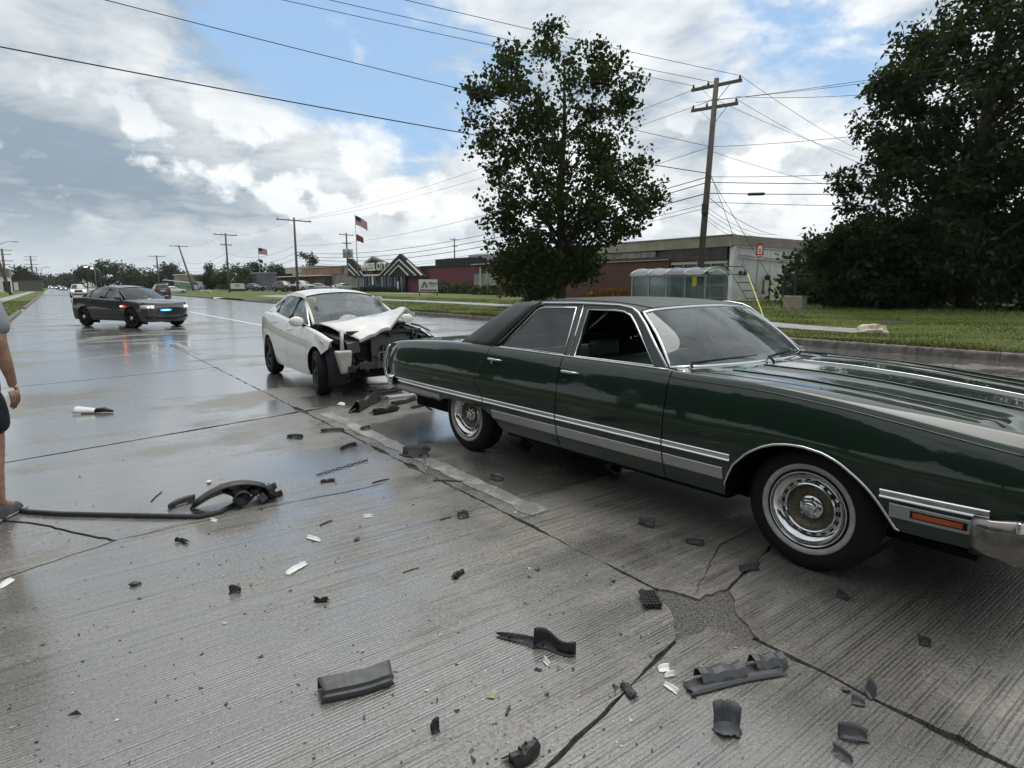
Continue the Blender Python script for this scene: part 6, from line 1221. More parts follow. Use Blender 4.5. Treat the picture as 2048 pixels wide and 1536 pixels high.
for s in (-1, 1): mb = MB(); mb.lathe([(.001, -.1), (.3, -.1), (.35, 0), (.3, .1), (.001, .1)], 12, axis='x', c=(v.x + s * 1.6, v.y - 1.2, .55)); mb.build('wheel', M_RUBBER, gt_, True)
# ================================================================== trees
RH = Vector((_R[0], _R[1], 0)); FH = Vector((_F[0], _F[1], 0)).normalized()
M_BARK = pmat("grey brown bark", (.055, .045, .036), .9, var=.4, vscale=6, bump=.6, bscale=25)
def crown_tree(name, label, px, D, outline, ncl, per, cl_r, leaf, mat, depth=.8, flat=1.0, hole=.46, hscale=.55, trunk=True, limbs=26, cat='tree', group=None, droop=0.0, base=None, seed=1, trunk_r=.2, ty=None, spray=None):
    """outline: (y, left, right) in photograph pixels; the crown is a real volume around the point at distance D"""
    r = np.random.default_rng(seed); b = PD(px, HOR_Y, D); z0 = gz0(b.x, b.y) if base is None else base; t = thing(name, label, cat, (b.x, b.y, z0), group=group); k = D / F_PX
    zoff = CAM_H - z0; ys = np.array([o[0] for o in outline], float); Ls = np.array([o[1] for o in outline], float); Rs = np.array([o[2] for o in outline], float)
    wts = np.interp(np.arange(ys[0], ys[-1]), ys, Rs - Ls); yy = np.arange(ys[0], ys[-1]); ph = r.uniform(0, 6.28, 12)
    def field(p):                                                       # cheap 3-D lumpiness
        q = p / (hscale * 1.0); return .5 + .22 * np.sin(q[:, 0] * 1.7 + ph[0] + np.sin(q[:, 2] * 1.3 + ph[1])) * np.sin(q[:, 2] * 1.9 + ph[2]) + .2 * np.sin(q[:, 1] * 1.6 + ph[3] + 1.2 * np.sin(q[:, 0] * .9 + ph[4])) + .12 * np.sin(q[:, 0] * 3.7 + q[:, 2] * 3.1 + ph[5])
    def zy(y): return np.tan(np.arctan((768 - y) / F_PX) - PITCH) * D * 1.013 + zoff        # height above the tree's foot
    def kx(y): return (D - (zy(y) - zoff) * math.sin(PITCH)) / F_PX
    def sample(n, shrink=1.0):
        y = r.choice(yy, n, p=wts / wts.sum()) + r.random(n); l = np.interp(y, ys, Ls); rr = np.interp(y, ys, Rs); u = .5 + (r.random(n) - .5) * shrink; q = kx(y); hw_ = (rr - l) / 2 * q; lat = (l + (rr - l) * u - px) * q
        dm = np.sqrt(np.maximum(0, 1 - (2 * u - 1) ** 2)) * hw_ * depth; return np.stack([lat, r.uniform(-1, 1, n) * dm, zy(y)], 1)
    # sprays of leaves at the branch ends, each a cluster of clusters, so that the outline is uneven and gaps stay open
    nsp = max(8, int(ncl / 9)); S = sample(nsp * 4, .94); S = S[field(S) > hole - .1 * r.random(len(S))][:nsp]
    sr = spray or cl_r * 2.3; q = np.clip(r.normal(0, 1, (len(S), 9, 3)), -1.6, 1.6) * np.array([1, 1, .7]) * sr * r.uniform(.6, 1.25, (len(S), 1, 1)); C = (S[:, None, :] + q).reshape(-1, 3); C = C[C[:, 2] > .3]; n = len(C)
    P = np.repeat(C, per, 0) + np.clip(r.normal(0, 1, (n * per, 3)), -1.7, 1.7) * cl_r * np.array([1, 1, .75]); 
    if droop: P[:, 2] -= droop * np.abs(r.normal(0, 1, len(P)))
    P = P[P[:, 2] > .05]; R_ = np.array([[RH.x, RH.y, 0], [FH.x, FH.y, 0], [0, 0, 1]]); Wp = P @ R_
    obj('crown', leaf_cloud('crown', Wp, leaf, mat, up=-.6 if droop else .2, flat=flat), mat, t)
    if trunk:
        top = float(zy(ty if ty is not None else ys[0] + (ys[-1] - ys[0]) * .12)); mb = MB(); mb.tube([(0, 0, -.1), (.03, .02, top * .25), (-.05, .05, top * .5), (.06, -.03, top * .75), (0, 0, top)], [trunk_r * 1.25, trunk_r, trunk_r * .8, trunk_r * .45, trunk_r * .1], 9); mb.build('trunk', M_BARK, t, True)
        idx = r.choice(len(S), min(limbs, len(S)), replace=False)
        for i in idx:
            e = S[i] @ R_; zb_ = max(.12 * top, e[2] - abs(np.hypot(e[0], e[1])) * r.uniform(.45, .9) - .2); zb_ = min(zb_, top * .92); rad = trunk_r * max(.10, .42 * (1 - zb_ / top)); m = Vector((e[0] * .45, e[1] * .45, zb_ + (e[2] - zb_) * .6))
            mb = MB(); mb.tube([(0, 0, zb_), m, Vector(e)], [rad, rad * .6, .012], 6); mb.build('limb', M_BARK, t, True)
    return t
crown_tree('leafy_tree', 'tall dark leafy tree on the verge between kerb and sidewalk', 1122, 25.5, [(44, 1078, 1106), (58, 1068, 1128), (72, 1062, 1142), (92, 990, 1156), (104, 984, 1164), (115, 982, 1225), (135, 984, 1246), (165, 962, 1258), (185, 932, 1278), (215, 924, 1276), (250, 926, 1268), (285, 938, 1250), (310, 955, 1262), (325, 962, 1300), (360, 966, 1304), (395, 955, 1322), (425, 968, 1318), (445, 968, 1300), (468, 984, 1262), (490, 990, 1225), (520, 984, 1218), (550, 996, 1196), (575, 1012, 1180), (592, 1030, 1172)],
           2400, 12, .16, .145, M_LF1, .85, 1.0, .42, .62, True, 70, seed=4, trunk_r=.19, spray=.29)
sap = PD(1060, HOR_Y, 34)
crown_tree('slender_tree', 'slender dark tree just behind the tall leafy one', 1058, 36, [(500, 1020, 1095), (530, 1005, 1110), (560, 1010, 1105), (585, 1030, 1085), (600, 1045, 1070)], 230, 18, .25, .2, M_LF1, .9, seed=9, trunk_r=.12, limbs=8)
crown_tree('large_locust_tree', 'very large dark feathery tree over the far lawn', 1935, 26.5, [(-150, 1900, 2080), (-90, 1880, 2150), (-40, 1865, 2220), (0, 1855, 2270), (30, 1800, 2290), (60, 1752, 2310), (95, 1745, 2320), (130, 1728, 2330), (165, 1680, 2330), (200, 1672, 2330), (235, 1700, 2330), (270, 1700, 2330), (320, 1690, 2330), (345, 1672, 2330), (380, 1702, 2320), (420, 1700, 2310), (470, 1705, 2290), (520, 1715, 2270), (570, 1730, 2240), (600, 1740, 2200)],
           4300, 20, .22, .25, M_LF2, .8, .55, .36, .8, True, 70, droop=.12, seed=6, trunk_r=.32, spray=.42)
crown_tree('drooping_small_tree', 'smaller drooping dark tree in front of the white wall', 1705, 27.5, [(452, 1700, 1760), (468, 1655, 1800), (492, 1640, 1820), (520, 1648, 1830), (560, 1662, 1840), (600, 1675, 1840), (622, 1700, 1810), (634, 1715, 1780)], 1900, 20, .2, .22, M_LF2, .8, .55, .30, .6, True, 20, droop=.12, seed=12, trunk_r=.12)
for i, (px, D, yt, w, lab) in enumerate(((1655, 33, 590, 40, 'low dark bush at the foot of the white wall'), (1790, 39, 470, 110, 'dark bush filling the gap left behind the wire fence'), (1900, 40, 440, 120, 'dark undergrowth tree behind the middle fence post'), (2010, 38, 450, 120, 'lighter undergrowth tree behind the right fence posts'), (2110, 38, 430, 120, 'undergrowth tree beyond the last fence post'), (1690, 36, 500, 90, 'dark bush left of the wire fence'))):
    crown_tree('undergrowth_bush', lab, px, D, [(yt, px - w * .4, px + w * .4), (yt + (610 - yt) * .3, px - w * .85, px + w * .85), (yt + (610 - yt) * .7, px - w, px + w), (612, px - w * .9, px + w * .9)], 700, 18, .35, .32, M_LF2 if i != 3 else M_LF1, .6, .7, .30, 1.0, True, 6, 'bush', 'undergrowth behind the wire fence', seed=20 + i, trunk_r=.1)
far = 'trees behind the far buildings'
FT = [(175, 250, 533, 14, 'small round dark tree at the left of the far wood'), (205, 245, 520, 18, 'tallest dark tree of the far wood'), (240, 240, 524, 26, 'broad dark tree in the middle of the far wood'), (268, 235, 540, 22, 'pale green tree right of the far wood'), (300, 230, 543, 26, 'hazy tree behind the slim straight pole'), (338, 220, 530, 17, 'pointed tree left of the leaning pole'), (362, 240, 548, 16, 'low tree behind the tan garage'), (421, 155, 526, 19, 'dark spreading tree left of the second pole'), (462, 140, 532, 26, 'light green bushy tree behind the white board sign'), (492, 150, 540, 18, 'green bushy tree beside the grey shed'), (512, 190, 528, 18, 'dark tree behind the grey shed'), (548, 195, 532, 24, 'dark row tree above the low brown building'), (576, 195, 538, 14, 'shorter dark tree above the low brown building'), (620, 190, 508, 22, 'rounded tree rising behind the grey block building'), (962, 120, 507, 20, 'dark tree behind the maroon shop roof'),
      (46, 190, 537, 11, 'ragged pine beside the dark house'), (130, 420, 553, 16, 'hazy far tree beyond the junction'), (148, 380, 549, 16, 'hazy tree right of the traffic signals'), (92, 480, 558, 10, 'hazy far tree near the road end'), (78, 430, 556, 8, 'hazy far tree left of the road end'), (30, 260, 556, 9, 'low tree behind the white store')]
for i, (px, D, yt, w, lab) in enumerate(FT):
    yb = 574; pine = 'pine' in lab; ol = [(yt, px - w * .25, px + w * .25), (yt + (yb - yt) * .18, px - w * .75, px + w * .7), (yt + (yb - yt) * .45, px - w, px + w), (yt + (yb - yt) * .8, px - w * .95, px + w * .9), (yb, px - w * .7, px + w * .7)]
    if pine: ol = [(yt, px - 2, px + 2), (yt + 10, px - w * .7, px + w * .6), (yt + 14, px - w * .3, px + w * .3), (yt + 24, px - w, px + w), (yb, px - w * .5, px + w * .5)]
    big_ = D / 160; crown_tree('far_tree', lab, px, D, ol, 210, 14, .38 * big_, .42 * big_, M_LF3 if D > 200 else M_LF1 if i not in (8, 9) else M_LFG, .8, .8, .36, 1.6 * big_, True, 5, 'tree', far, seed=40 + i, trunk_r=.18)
for i, (px, h, lab) in enumerate(((884, 1.5, 'tall grassy plant at the maroon wall corner'), (897, 1.1, 'silvery grass clump at the maroon wall'), (908, 1.2, 'broad grass clump in the middle of the maroon wall'), (922, 1.3, 'grey green shrub at the maroon wall'), (938, 1.1, 'dark shrub near the end of the maroon wall'), (960, 1.0, 'shrub below the pale panels'), (985, .9, 'low shrub below the pale panel posts'))):
    v = PX(px, HOR_Y, 41.5 if px < 945 else 38.6); shrub('border_plant', lab, v.x, v.y, 1.2, 1.5, h, 420, M_LFG, .3, 'shrub', 'planting along the shop wall')
for i, (x, y, h, w) in enumerate(((-13, 6, 9, 4.5), (-15, -3, 10, 5), (-12, -12, 9, 4.8), (-17, 14, 10, 5.2), (-10, -21, 9, 4.5), (-15, 25, 10, 5), (-14, 36, 9, 5), (-17, 48, 10, 5.5))):      # across the road, mirrored in the car's flank
    n = 9000; p = RNG.normal(0, 1, (n, 3)); p /= np.linalg.norm(p, axis=1)[:, None]; p *= RNG.uniform(.45, 1, (n, 1)); p *= np.array([w, w, h * .42]); p[:, 2] += h * .58
    t = thing('verge_tree', 'dense leafy tree on the near-side verge across from the cars', 'tree', (x, y, .1), group='trees on the near-side verge'); obj('crown', leaf_cloud('crown', p, .55, M_LF1), M_LF1, t); mb = MB(); mb.tube([(0, 0, -.1), (0, 0, h * .5)], [.25, .12], 8); mb.build('trunk', M_BARK, t, True)
# ================================================================== traffic and parked cars
def far_car(kind, col, label, x, y, rz, lights=False, group='distant traffic and parked cars', z=None):
    m = pmat('car paint %.2f %.2f %.2f' % col, col, .3, .2, coat=.8); z = (0.0 if x < KERB_X else gz0(x, y) + .02) if z is None else z
    B_ = dict(name=kind, label=label, cat='car', loc=(x, y, z), rz=rz, group=group, W=.95, wb=2.8, R=.36, tw=.12, track=.83, body=m, hi=0, glass=M_TINT, sglass=M_TINT, rim=M_ALLOY, spokes=5, sill=.28, mirror=None)
    if kind == 'suv': B_.update(xf_s=1.85, xr_s=-1.95, cuts=[], panels=['body_side'], belt=[(-2.2, 1.15), (-1, 1.13), (1, 1.10), (2.1, 1.0)], plan=[(-2.3, .92), (-1.5, 1), (1.3, 1), (2.1, .93)], A=(1.15, .85, .78, 1.15, 1.12), head=(.45, .30, .62, 1.70, 1.64), roofr=(-1.75, -1.65, .62, 1.70, 1.64), back=(-2.05, -1.95, .74, 1.17, 1.15), roofmid=[(-.2, 1.78), (-1, 1.78)], dlo=[(.72, 1.2), (.30, 1.55), (-.2, 1.62), (-1.4, 1.60), (-1.75, 1.25), (-.5, 1.19)], windows=[[(.68, 1.21), (.28, 1.54), (-.3, 1.61), (-.35, 1.2)], [(-.42, 1.2), (-.42, 1.61), (-1.4, 1.59), (-1.72, 1.26)]], posts=[], xf_c=2.05, nose_z=1.05, x_nose=2.2, xr_c=-2.12, tail_z=1.12, x_tail=-2.25)
    elif kind == 'van': B_.update(W=1.0, wb=3.3, xf_s=2.1, xr_s=-2.5, cuts=[], panels=['body_side'], belt=[(-2.7, 1.2), (0, 1.2), (2.3, 1.1)], plan=[(-2.8, .95), (-2, 1), (1.6, 1), (2.3, .92)], A=(1.75, 1.5, .84, 1.25, 1.2), head=(1.0, .9, .75, 2.0, 1.92), roofr=(-2.45, -2.4, .78, 2.02, 1.95), back=(-2.62, -2.55, .86, 1.22, 1.2), roofmid=[(0, 2.08), (-1.5, 2.08)], dlo=[(1.35, 1.28), (.95, 1.8), (.2, 1.82), (.2, 1.28)], windows=[[(1.3, 1.3), (.93, 1.78), (.24, 1.8), (.24, 1.3)]], posts=[], xf_c=2.3, nose_z=1.1, x_nose=2.45, xr_c=-2.64, tail_z=1.2, x_tail=-2.7)
    elif kind == 'pickup': B_.update(W=.98, wb=3.5, R=.4, sill=.42, xf_s=2.4, xr_s=-2.6, cuts=[], panels=['body_side'], belt=[(-2.7, 1.22), (0, 1.22), (2.5, 1.15)], plan=[(-2.8, .95), (-2, 1), (1.8, 1), (2.6, .95)], A=(1.25, 1.0, .82, 1.28, 1.24), head=(.65, .5, .66, 1.82, 1.76), roofr=(-.75, -.7, .66, 1.82, 1.76), back=(-.95, -.9, .8, 1.26, 1.23), roofmid=[(.2, 1.88), (-.3, 1.88)], dlo=[(.88, 1.28), (.5, 1.68), (-.6, 1.72), (-.75, 1.28)], windows=[[(.85, 1.3), (.48, 1.66), (-.05, 1.7), (-.05, 1.3)], [(-.12, 1.3), (-.12, 1.7), (-.58, 1.7), (-.7, 1.3)]], posts=[], xf_c=2.6, nose_z=1.2, x_nose=2.75, xr_c=-2.7, tail_z=.95, x_tail=-2.75)
    else: B_.update(W=.90, wb=2.7, R=.32, xf_s=1.8, xr_s=-1.9, cuts=[], panels=['body_side'], belt=[(-2.2, 1.0), (-1, 1.0), (1, .95), (2.1, .8)], plan=[(-2.3, .9), (-1.5, .98), (1.2, 1), (2.1, .92)], A=(1.15, .85, .72, .98, .96), head=(.3, .15, .56, 1.40, 1.34), roofr=(-1.0, -.9, .55, 1.40, 1.34), back=(-1.75, -1.6, .66, 1.06, 1.04), roofmid=[(-.1, 1.45), (-.6, 1.45)], dlo=[(.7, 1.0), (.2, 1.3), (-.8, 1.32), (-1.4, 1.08), (-.3, 1.02)], windows=[[(.66, 1.01), (.2, 1.29), (-.15, 1.31), (-.2, 1.02)], [(-.26, 1.03), (-.22, 1.31), (-.8, 1.31), (-1.36, 1.08)]], posts=[], xf_c=2.05, nose_z=.80, x_nose=2.2, xr_c=-2.1, tail_z=1.03, x_tail=-2.25)
    t = modern_car(B_); xn = B_['x_nose']; xt = B_['x_tail']; zl = .78 if kind == 'sedan' else .92
    for s in (-1, 1):
        mb = MB(); mb.box((xn - .10, s * B_['W'] * .72, zl), (.14, .34, .16)); mb.build('headlight', M_LAMP if not lights else lamp_on("distant headlamp", (1, .97, .92), 2.0), t, bevel=.03)
        mb = MB(); mb.box((xt + .06, s * B_['W'] * .80, zl + .16), (.12, .22, .34)); mb.build('tail_light', M_REDL, t, bevel=.03)
    mb = MB(); mb.box((xn - .01, 0, zl - .08), (.06, .9, .26)); mb.build('grille', M_GRILLE, t, bevel=.03); mb = MB(); mb.box((xn - .02, 0, .42), (.1, 1.5, .14)); mb.build('lower_intake', M_GRILLE, t); mb = MB(); mb.box((xt - .01, 0, zl), (.03, .5, .14)); mb.build('number_plate', M_SWHT, t); return t
DN, UP = -math.pi / 2, math.pi / 2
v = PD(155, HOR_Y, 84); far_car('suv', (.62, .62, .62), 'white suv driving towards us behind the police car', v.x, v.y, DN, True)
for px, D, k, c, lab in ((126, 205, 'sedan', (.5, .5, .52), 'silver oncoming car with lit headlights beyond the white suv'), (117, 250, 'suv', (.06, .06, .065), 'dark oncoming car next in the far queue'), (108, 300, 'sedan', (.45, .45, .46), 'pale oncoming car near the junction'), (100, 330, 'suv', (.6, .6, .6), 'white oncoming car at the road end')): v = PD(px, HOR_Y, D); far_car(k, c, lab, v.x, v.y, DN, True)
v = PD(320, HOR_Y, 79); far_car('suv', (.05, .02, .025), 'dark red suv driving away past the police car', v.x, v.y, UP)
v = PD(345, HOR_Y, 112); far_car('sedan', (.62, .62, .62), 'white car turning beyond the dark red suv', v.x, v.y, .3, z=.02)
v = PD(398, HOR_Y, 152); far_car('van', (.45, .46, .48), 'pale van parked by the tan garage', v.x, v.y, 1.0)
for px, D, k, c, rz, lab in ((569, 100, 'suv', (.02, .02, .024), -1.2, 'black suv parked beside the white pickup'), (604, 106, 'pickup', (.55, .55, .56), -1.3, 'white pickup parked between black suv and silver sedan'), (640, 112, 'sedan', (.42, .43, .45), -.6, 'silver sedan parked next to the white pickup'), (688, 108, 'sedan', (.62, .62, .61), .2, 'white sedan parked by the grey block building'), (508, 118, 'sedan', (.05, .05, .055), -1.0, 'dark car parked beside the shed')): v = PD(px, HOR_Y, D); far_car(k, c, lab, v.x, v.y, rz)
# ================================================================== bystander at the left edge
def person():
    c = PD(-100, HOR_Y, 3.80); t = thing('person', 'person in grey t-shirt, navy shorts and grey shoes standing with arms hanging', 'person', (c.x, c.y, 0), -YAW + .10)     # local x right, y away from camera
    M_SKIN = pmat("skin", (.36, .205, .145), .5, var=.22, vscale=16, bump=.3, bscale=60); M_TEE = pmat("heather grey jersey", (.24, .26, .29), .9, var=.14, vscale=30, bump=1.0, bscale=9, stretch=(1.6, 1.6, .6)); M_SHORT = pmat("navy shorts", (.010, .012, .022), .85, bump=.2, bscale=30); M_SHOE = pmat("grey suede shoe", (.055, .055, .06), .8, var=.3, vscale=20)
    def skin(name, verts, edges, rad, mat, root=0, sub=2, add=None):
        me = bpy.data.meshes.new(name); me.from_pydata(verts, edges, []); o = bpy.data.objects.new(name, me); COL.objects.link(o); md = o.modifiers.new('skin', 'SKIN'); md.use_smooth_shade = True
        for i, r in enumerate(rad): r = r if isinstance(r, tuple) else (r, r); me.skin_vertices[0].data[i].radius = r; me.skin_vertices[0].data[i].use_root = (i == root)
        s = o.modifiers.new('sub', 'SUBSURF'); s.levels = s.render_levels = sub; dg = bpy.context.evaluated_depsgraph_get(); m2 = bpy.data.meshes.new_from_object(o.evaluated_get(dg)); bpy.data.objects.remove(o)
        if add:
            bm = bmesh.new(); bm.from_mesh(m2)
            for q in add: bm.from_mesh(q)
            bm.to_mesh(m2); bm.free()
        m2.polygons.foreach_set('use_smooth', [True] * len(m2.polygons)); m2.materials.clear(); return obj(name, m2, mat, t)
    V = [(0, 0, .95), (0, .01, 1.12), (0, .0, 1.32), (0, 0, 1.46), (0, .01, 1.55), (0, .03, 1.66), (0, .03, 1.75)]; E_ = [(0, 1), (1, 2), (2, 3), (3, 4), (4, 5), (5, 6)]; R_ = [(.15, .11), (.145, .10), (.165, .115), (.10, .075), .055, (.075, .09), (.06, .075)]
    hands = []
    for s in (1, -1):
        i = len(V); V += [(s * .19, 0, 1.44), (s * .245, -.02, 1.30), (s * .262, -.035, 1.16), (s * .262, .0, 1.03), (s * .255, .045, .915), (s * .25, .055, .865)]; E_ += [(3, i), (i, i + 1), (i + 1, i + 2), (i + 2, i + 3), (i + 3, i + 4), (i + 4, i + 5)]; R_ += [.065, .053, .045, .041, (.030, .024), (.038, .02)]
        j = len(V); V += [(s * .095, 0, .88), (s * .105, .015, .70), (s * .11, .03, .50), (s * .11, -.01, .32), (s * .115, -.01, .10), (s * .12, .10, .045)]; E_ += [(0, j), (j, j + 1), (j + 1, j + 2), (j + 2, j + 3), (j + 3, j + 4), (j + 4, j + 5)]; R_ += [.095, .082, .060, .058, .038, .035]
        wx, wy, wz = s * .25, .055, .865; hb = MB()
        for k, (dy, L) in enumerate(((-.030, .068), (-.011, .082), (.009, .078), (.028, .062))):
            hb.tube([(wx, wy + dy, wz - .02), (wx + s * .004, wy + dy * 1.15 + .004, wz - .06), (wx - s * .002, wy + dy * 1.1 + .012, wz - .06 - L * .5), (wx - s * .018, wy + dy + .016, wz - .06 - L)], [.011, .0095, .0085, .006], 7)
        hb.tube([(wx - s * .004, wy + .030, wz + .0), (wx - s * .012, wy + .058, wz - .035), (wx - s * .018, wy + .064, wz - .066)], [.013, .0105, .007], 7); hands.append(hb.mesh('hand'))
    hd = MB(); hd.lathe([(.001, .025), (.011, .018), (.016, 0), (.012, -.012)], 8, axis='y', c=(0, .13, 1.655)); 
    for s in (-1, 1): hd.lathe([(.001, .012), (.02, .008), (.026, 0), (.018, -.01)], 8, axis='x', c=(s * .080, .03, 1.665))
    body = skin('body', V, E_, R_, M_SKIN, add=hands + [hd.mesh('n')])
    TV = [(0, .0, .80), (0, .0, .86), (0, .01, 1.20), (0, .0, 1.34), (0, 0, 1.455), (0, .01, 1.02)]; TE = [(0, 1), (1, 5), (5, 2), (2, 3), (3, 4)]; TR = [(.205, .165), (.205, .165), (.19, .145), (.195, .145), (.11, .095), (.195, .15)]
    for s in (1, -1): i = len(TV); TV += [(s * .195, 0, 1.435), (s * .245, -.015, 1.32), (s * .262, -.028, 1.195)]; TE += [(3, i), (i, i + 1), (i + 1, i + 2)]; TR += [.082, .077, .074]
    skin('t_shirt', TV, TE, TR, M_TEE, sub=2)
    SV = [(0, .0, .97), (0, 0, .90)]; SE = [(0, 1)]; SR = [(.175, .135), (.18, .14)]
    for s in (1, -1): i = len(SV); SV += [(s * .10, .0, .84), (s * .115, .01, .70), (s * .12, .02, .545)]; SE += [(1, i), (i, i + 1), (i + 1, i + 2)]; SR += [.118, .112, .110]
    skin('shorts', SV, SE, SR, M_SHORT, sub=2)
    for s in (1, -1):
        mb = MB(); L = [(-.10, .04), (-.06, .055), (0, .05), (.08, .05), (.15, .042), (.185, .02)]
        rows = [[(s * .118 + w * math.cos(a) * 1.0 + s * .02 * max(0, y), y - .01, max(.004, .004 + hh * max(0, math.sin(a)))) for a in lin(-.6, math.pi + .6, 12)] for (y, w), hh in zip(L, (.05, .10, .11, .075, .06, .03))]
        mb.grid(rows, closed=True); mb.add(rows[0], [tuple(range(12))]); mb.add(rows[-1], [tuple(range(12))]); mb.build('shoe', M_SHOE, t, True, auto=60)
        mb = MB(); mb.box((s * .12, .035, .012), (.10, .29, .022)); mb.build('shoe_sole', pmat("shoe sole", (.30, .30, .29), .7), t, bevel=.01)
        mb = MB(); mb.lathe([(.001, .011), (.008, .008), (.011, 0)], 8, axis='y', c=(s * .032, .115, 1.685)); mb.build('eye', M_BLACK, t)
    mb = MB(); mb.box((0, .118, 1.605), (.05, .012, .008)); mb.build('mouth', pmat("lips", (.25, .10, .08), .5), t, bevel=.003)
    mb = MB(); mb.grid([[(.088 * math.sin(ph) * math.cos(a), .02 + .105 * math.sin(ph) * math.sin(a), 1.68 + .115 * math.cos(ph)) for a in lin(-math.pi, 0, 13) + lin(.3, 2.85, 9)] for ph in lin(.02, 1.75, 9)], closed=True); mb.build('hair', pmat("dark brown hair", (.03, .02, .014), .6, bump=.5, bscale=120), t, True, solid=.012, off=1)
person()
# ================================================================== crash debris on the road
M_DB = pmat("broken black plastic", (.016, .016, .018), .42, rvar=.15, vscale=30, bump=.35, bscale=60); M_DG = pmat("grey bumper plastic", (.055, .058, .062), .5, rvar=.1, vscale=20, bump=.3, bscale=50); M_DW = pmat("white painted shard", (.66, .66, .64), .35); M_DS = pmat("silver reflector shard", (.5, .52, .54), .2, .8); M_DC = pmat("clear lamp shard", (.35, .42, .42), .1, trans=.5, coat=.5)
dr = random.Random(21)
def frame2(p0, p1):
    a, b = G(*p0), G(*p1); d = (b - a); L = d.length; return (a + b) / 2, L, math.atan2(d.y, d.x)
def plate_d(name, label, p0, p1, w, mat, lift=.02, th=.003, curl=.03, seed=0, jag=.25, tilt=0.0, group='crash debris on the road', cat='debris'):
    """torn bent sheet lying on the road, long axis between two photo pixels: ragged outline, one or two folds"""
    c, L, rz = frame2(p0, p1); r = random.Random(seed * 7 + 1); nu, nv = 13, 7; th = min(th, .0035)
    eu = [[r.uniform(-.34, .10) * jag * 2 + (r.uniform(-.5, -.2) if r.random() < .18 else 0) * jag * 2 for _ in range(nu)] for _ in range(2)]; ev = [[r.uniform(-.16, .05) for _ in range(nv)] for _ in range(2)]
    al = r.uniform(-.5, .5); fc_ = r.uniform(-.3, .3); k1 = (curl * 1.1 + lift * .6) / max(.2, 1 - fc_); al2 = r.uniform(1.1, 2.0); k2 = lift * r.uniform(.3, 1.0); bow = lift * .5; rows = []
    for j in range(nv):
        v = -1 + 2 * j / (nv - 1); row = []
        for i in range(nu):
            u = -1 + 2 * i / (nu - 1); e = (eu[1][i] if v > 0 else eu[0][i]) * abs(v) ** 2; f = (ev[1][j] if u > 0 else ev[0][j]) * abs(u) ** 2; taper = 1 - .45 * abs(u) ** 2.5
            z = .003 + bow * (1 - u * u) + k1 * max(0, v * math.cos(al) + u * math.sin(al) - fc_) + k2 * max(0, u * math.cos(al2) + v * math.sin(al2) - .35)
            row.append((L / 2 * u * (1 + f), w / 2 * v * (1 + e) * taper, z))
        rows.append(row)
    mb = MB(); mb.grid(rows); o = mb.build(name, mat, None, True, solid=th, off=1, loc=(c.x, c.y, 0), rot=(tilt, 0, rz), auto=24); tag(o, label, cat, group)
    if L > .13 and mat is not M_DW:
        for q in (-.35, .3): m2 = MB(); m2.box((L * q * .8, 0, .010 + bow), (.004, w * .5, .012)); m2.build('rib', mat, o)
    return o
def channel_d(name, label, p0, p1, w, h, mat, seed=0, twist=0.0, lift=0.0, parts=None, group='crash debris on the road', cat='debris', notch=True):
    """broken length of moulded section with torn ends"""
    c, L, rz = frame2(p0, p1); r = random.Random(seed * 5 + 3); pr = parts or [(-w / 2, .003), (-w / 2 + .004, h * .55), (-w / 2 + .010, h), (-w * .12, h * 1.03), (-w * .04, h * .80), (w * .20, h * .42), (w / 2, .008)]; rows = []; n = 15
    t0 = [r.uniform(-.05, .12) for _ in pr]; t1 = [r.uniform(-.05, .12) for _ in pr]; dent = r.uniform(.25, .75)
    for i in range(n):
        u = i / (n - 1); k = 1 - (.30 * math.exp(-((u - dent) / .12) ** 2) if notch else .05 * math.exp(-((u - dent) / .1) ** 2))
        row = []
        for m_, (y, z) in enumerate(pr):
            a_ = t0[m_] * (.35 if not notch else 1); b_ = t1[m_] * (.35 if not notch else 1); row.append((-L / 2 + L * (a_ + (1 - a_ - b_) * u), y + .006 * math.sin(5 * u + seed), max(.003, z * (k if z > .015 else 1) + lift * u)))
        rows.append(row)
    mb = MB(); mb.grid(rows); o = mb.build(name, mat, None, True, solid=.0035, off=1, loc=(c.x, c.y, 0), rot=(0, 0, rz + twist), auto=28); tag(o, label, cat, group)
    if L > .10:
        for q in (-.3, .05, .33): m2 = MB(); m2.box((L * q, w * .05, h * .38), (.005, w * .55, h * .6)); m2.build('rib', mat, o)
    m2 = MB(); m2.tube([(L * .42, -w * .2, h * .5), (L * .52, -w * .1, h * .6), (L * .60, w * .15, h * .25)], .0022, 5); m2.build('torn_wire', M_DB, o)
    return o
def stick_d(label, p0, p1, r_, mat, name='debris_stick', bend=.02):
    a, b = G(*p0), G(*p1); m = (a + b) / 2; d = (b - a); nrm = Vector((-d.y, d.x, 0)).normalized(); mb = MB(); mb.tube([a + Vector((0, 0, r_)), m + nrm * bend * d.length + Vector((0, 0, r_ * 1.3)), b + Vector((0, 0, r_))], [r_, r_, r_ * .8], 5); return tag(mb.build(name, mat), label, 'debris', 'crash debris on the road')
def chunk_d(label, p, s, mat, seed, name='debris_chunk', h=.6):
    c = G(*p); r = np.random.default_rng(seed); bm = bmesh.new(); bmesh.ops.create_icosphere(bm, subdivisions=1, radius=1.0)
    for v in bm.verts: v.co = Vector((v.co.x * s * r.uniform(.6, 1.25), v.co.y * s * .7 * r.uniform(.6, 1.25), (max(-.3, v.co.z) + .3) * s * h * r.uniform(.7, 1.2)))
    me = bpy.data.meshes.new(name); bm.to_mesh(me); bm.free(); return tag(obj(name, me, mat, None, (c.x, c.y, .002), (0, 0, r.uniform(0, 6))), label, 'debris', 'crash debris on the road')
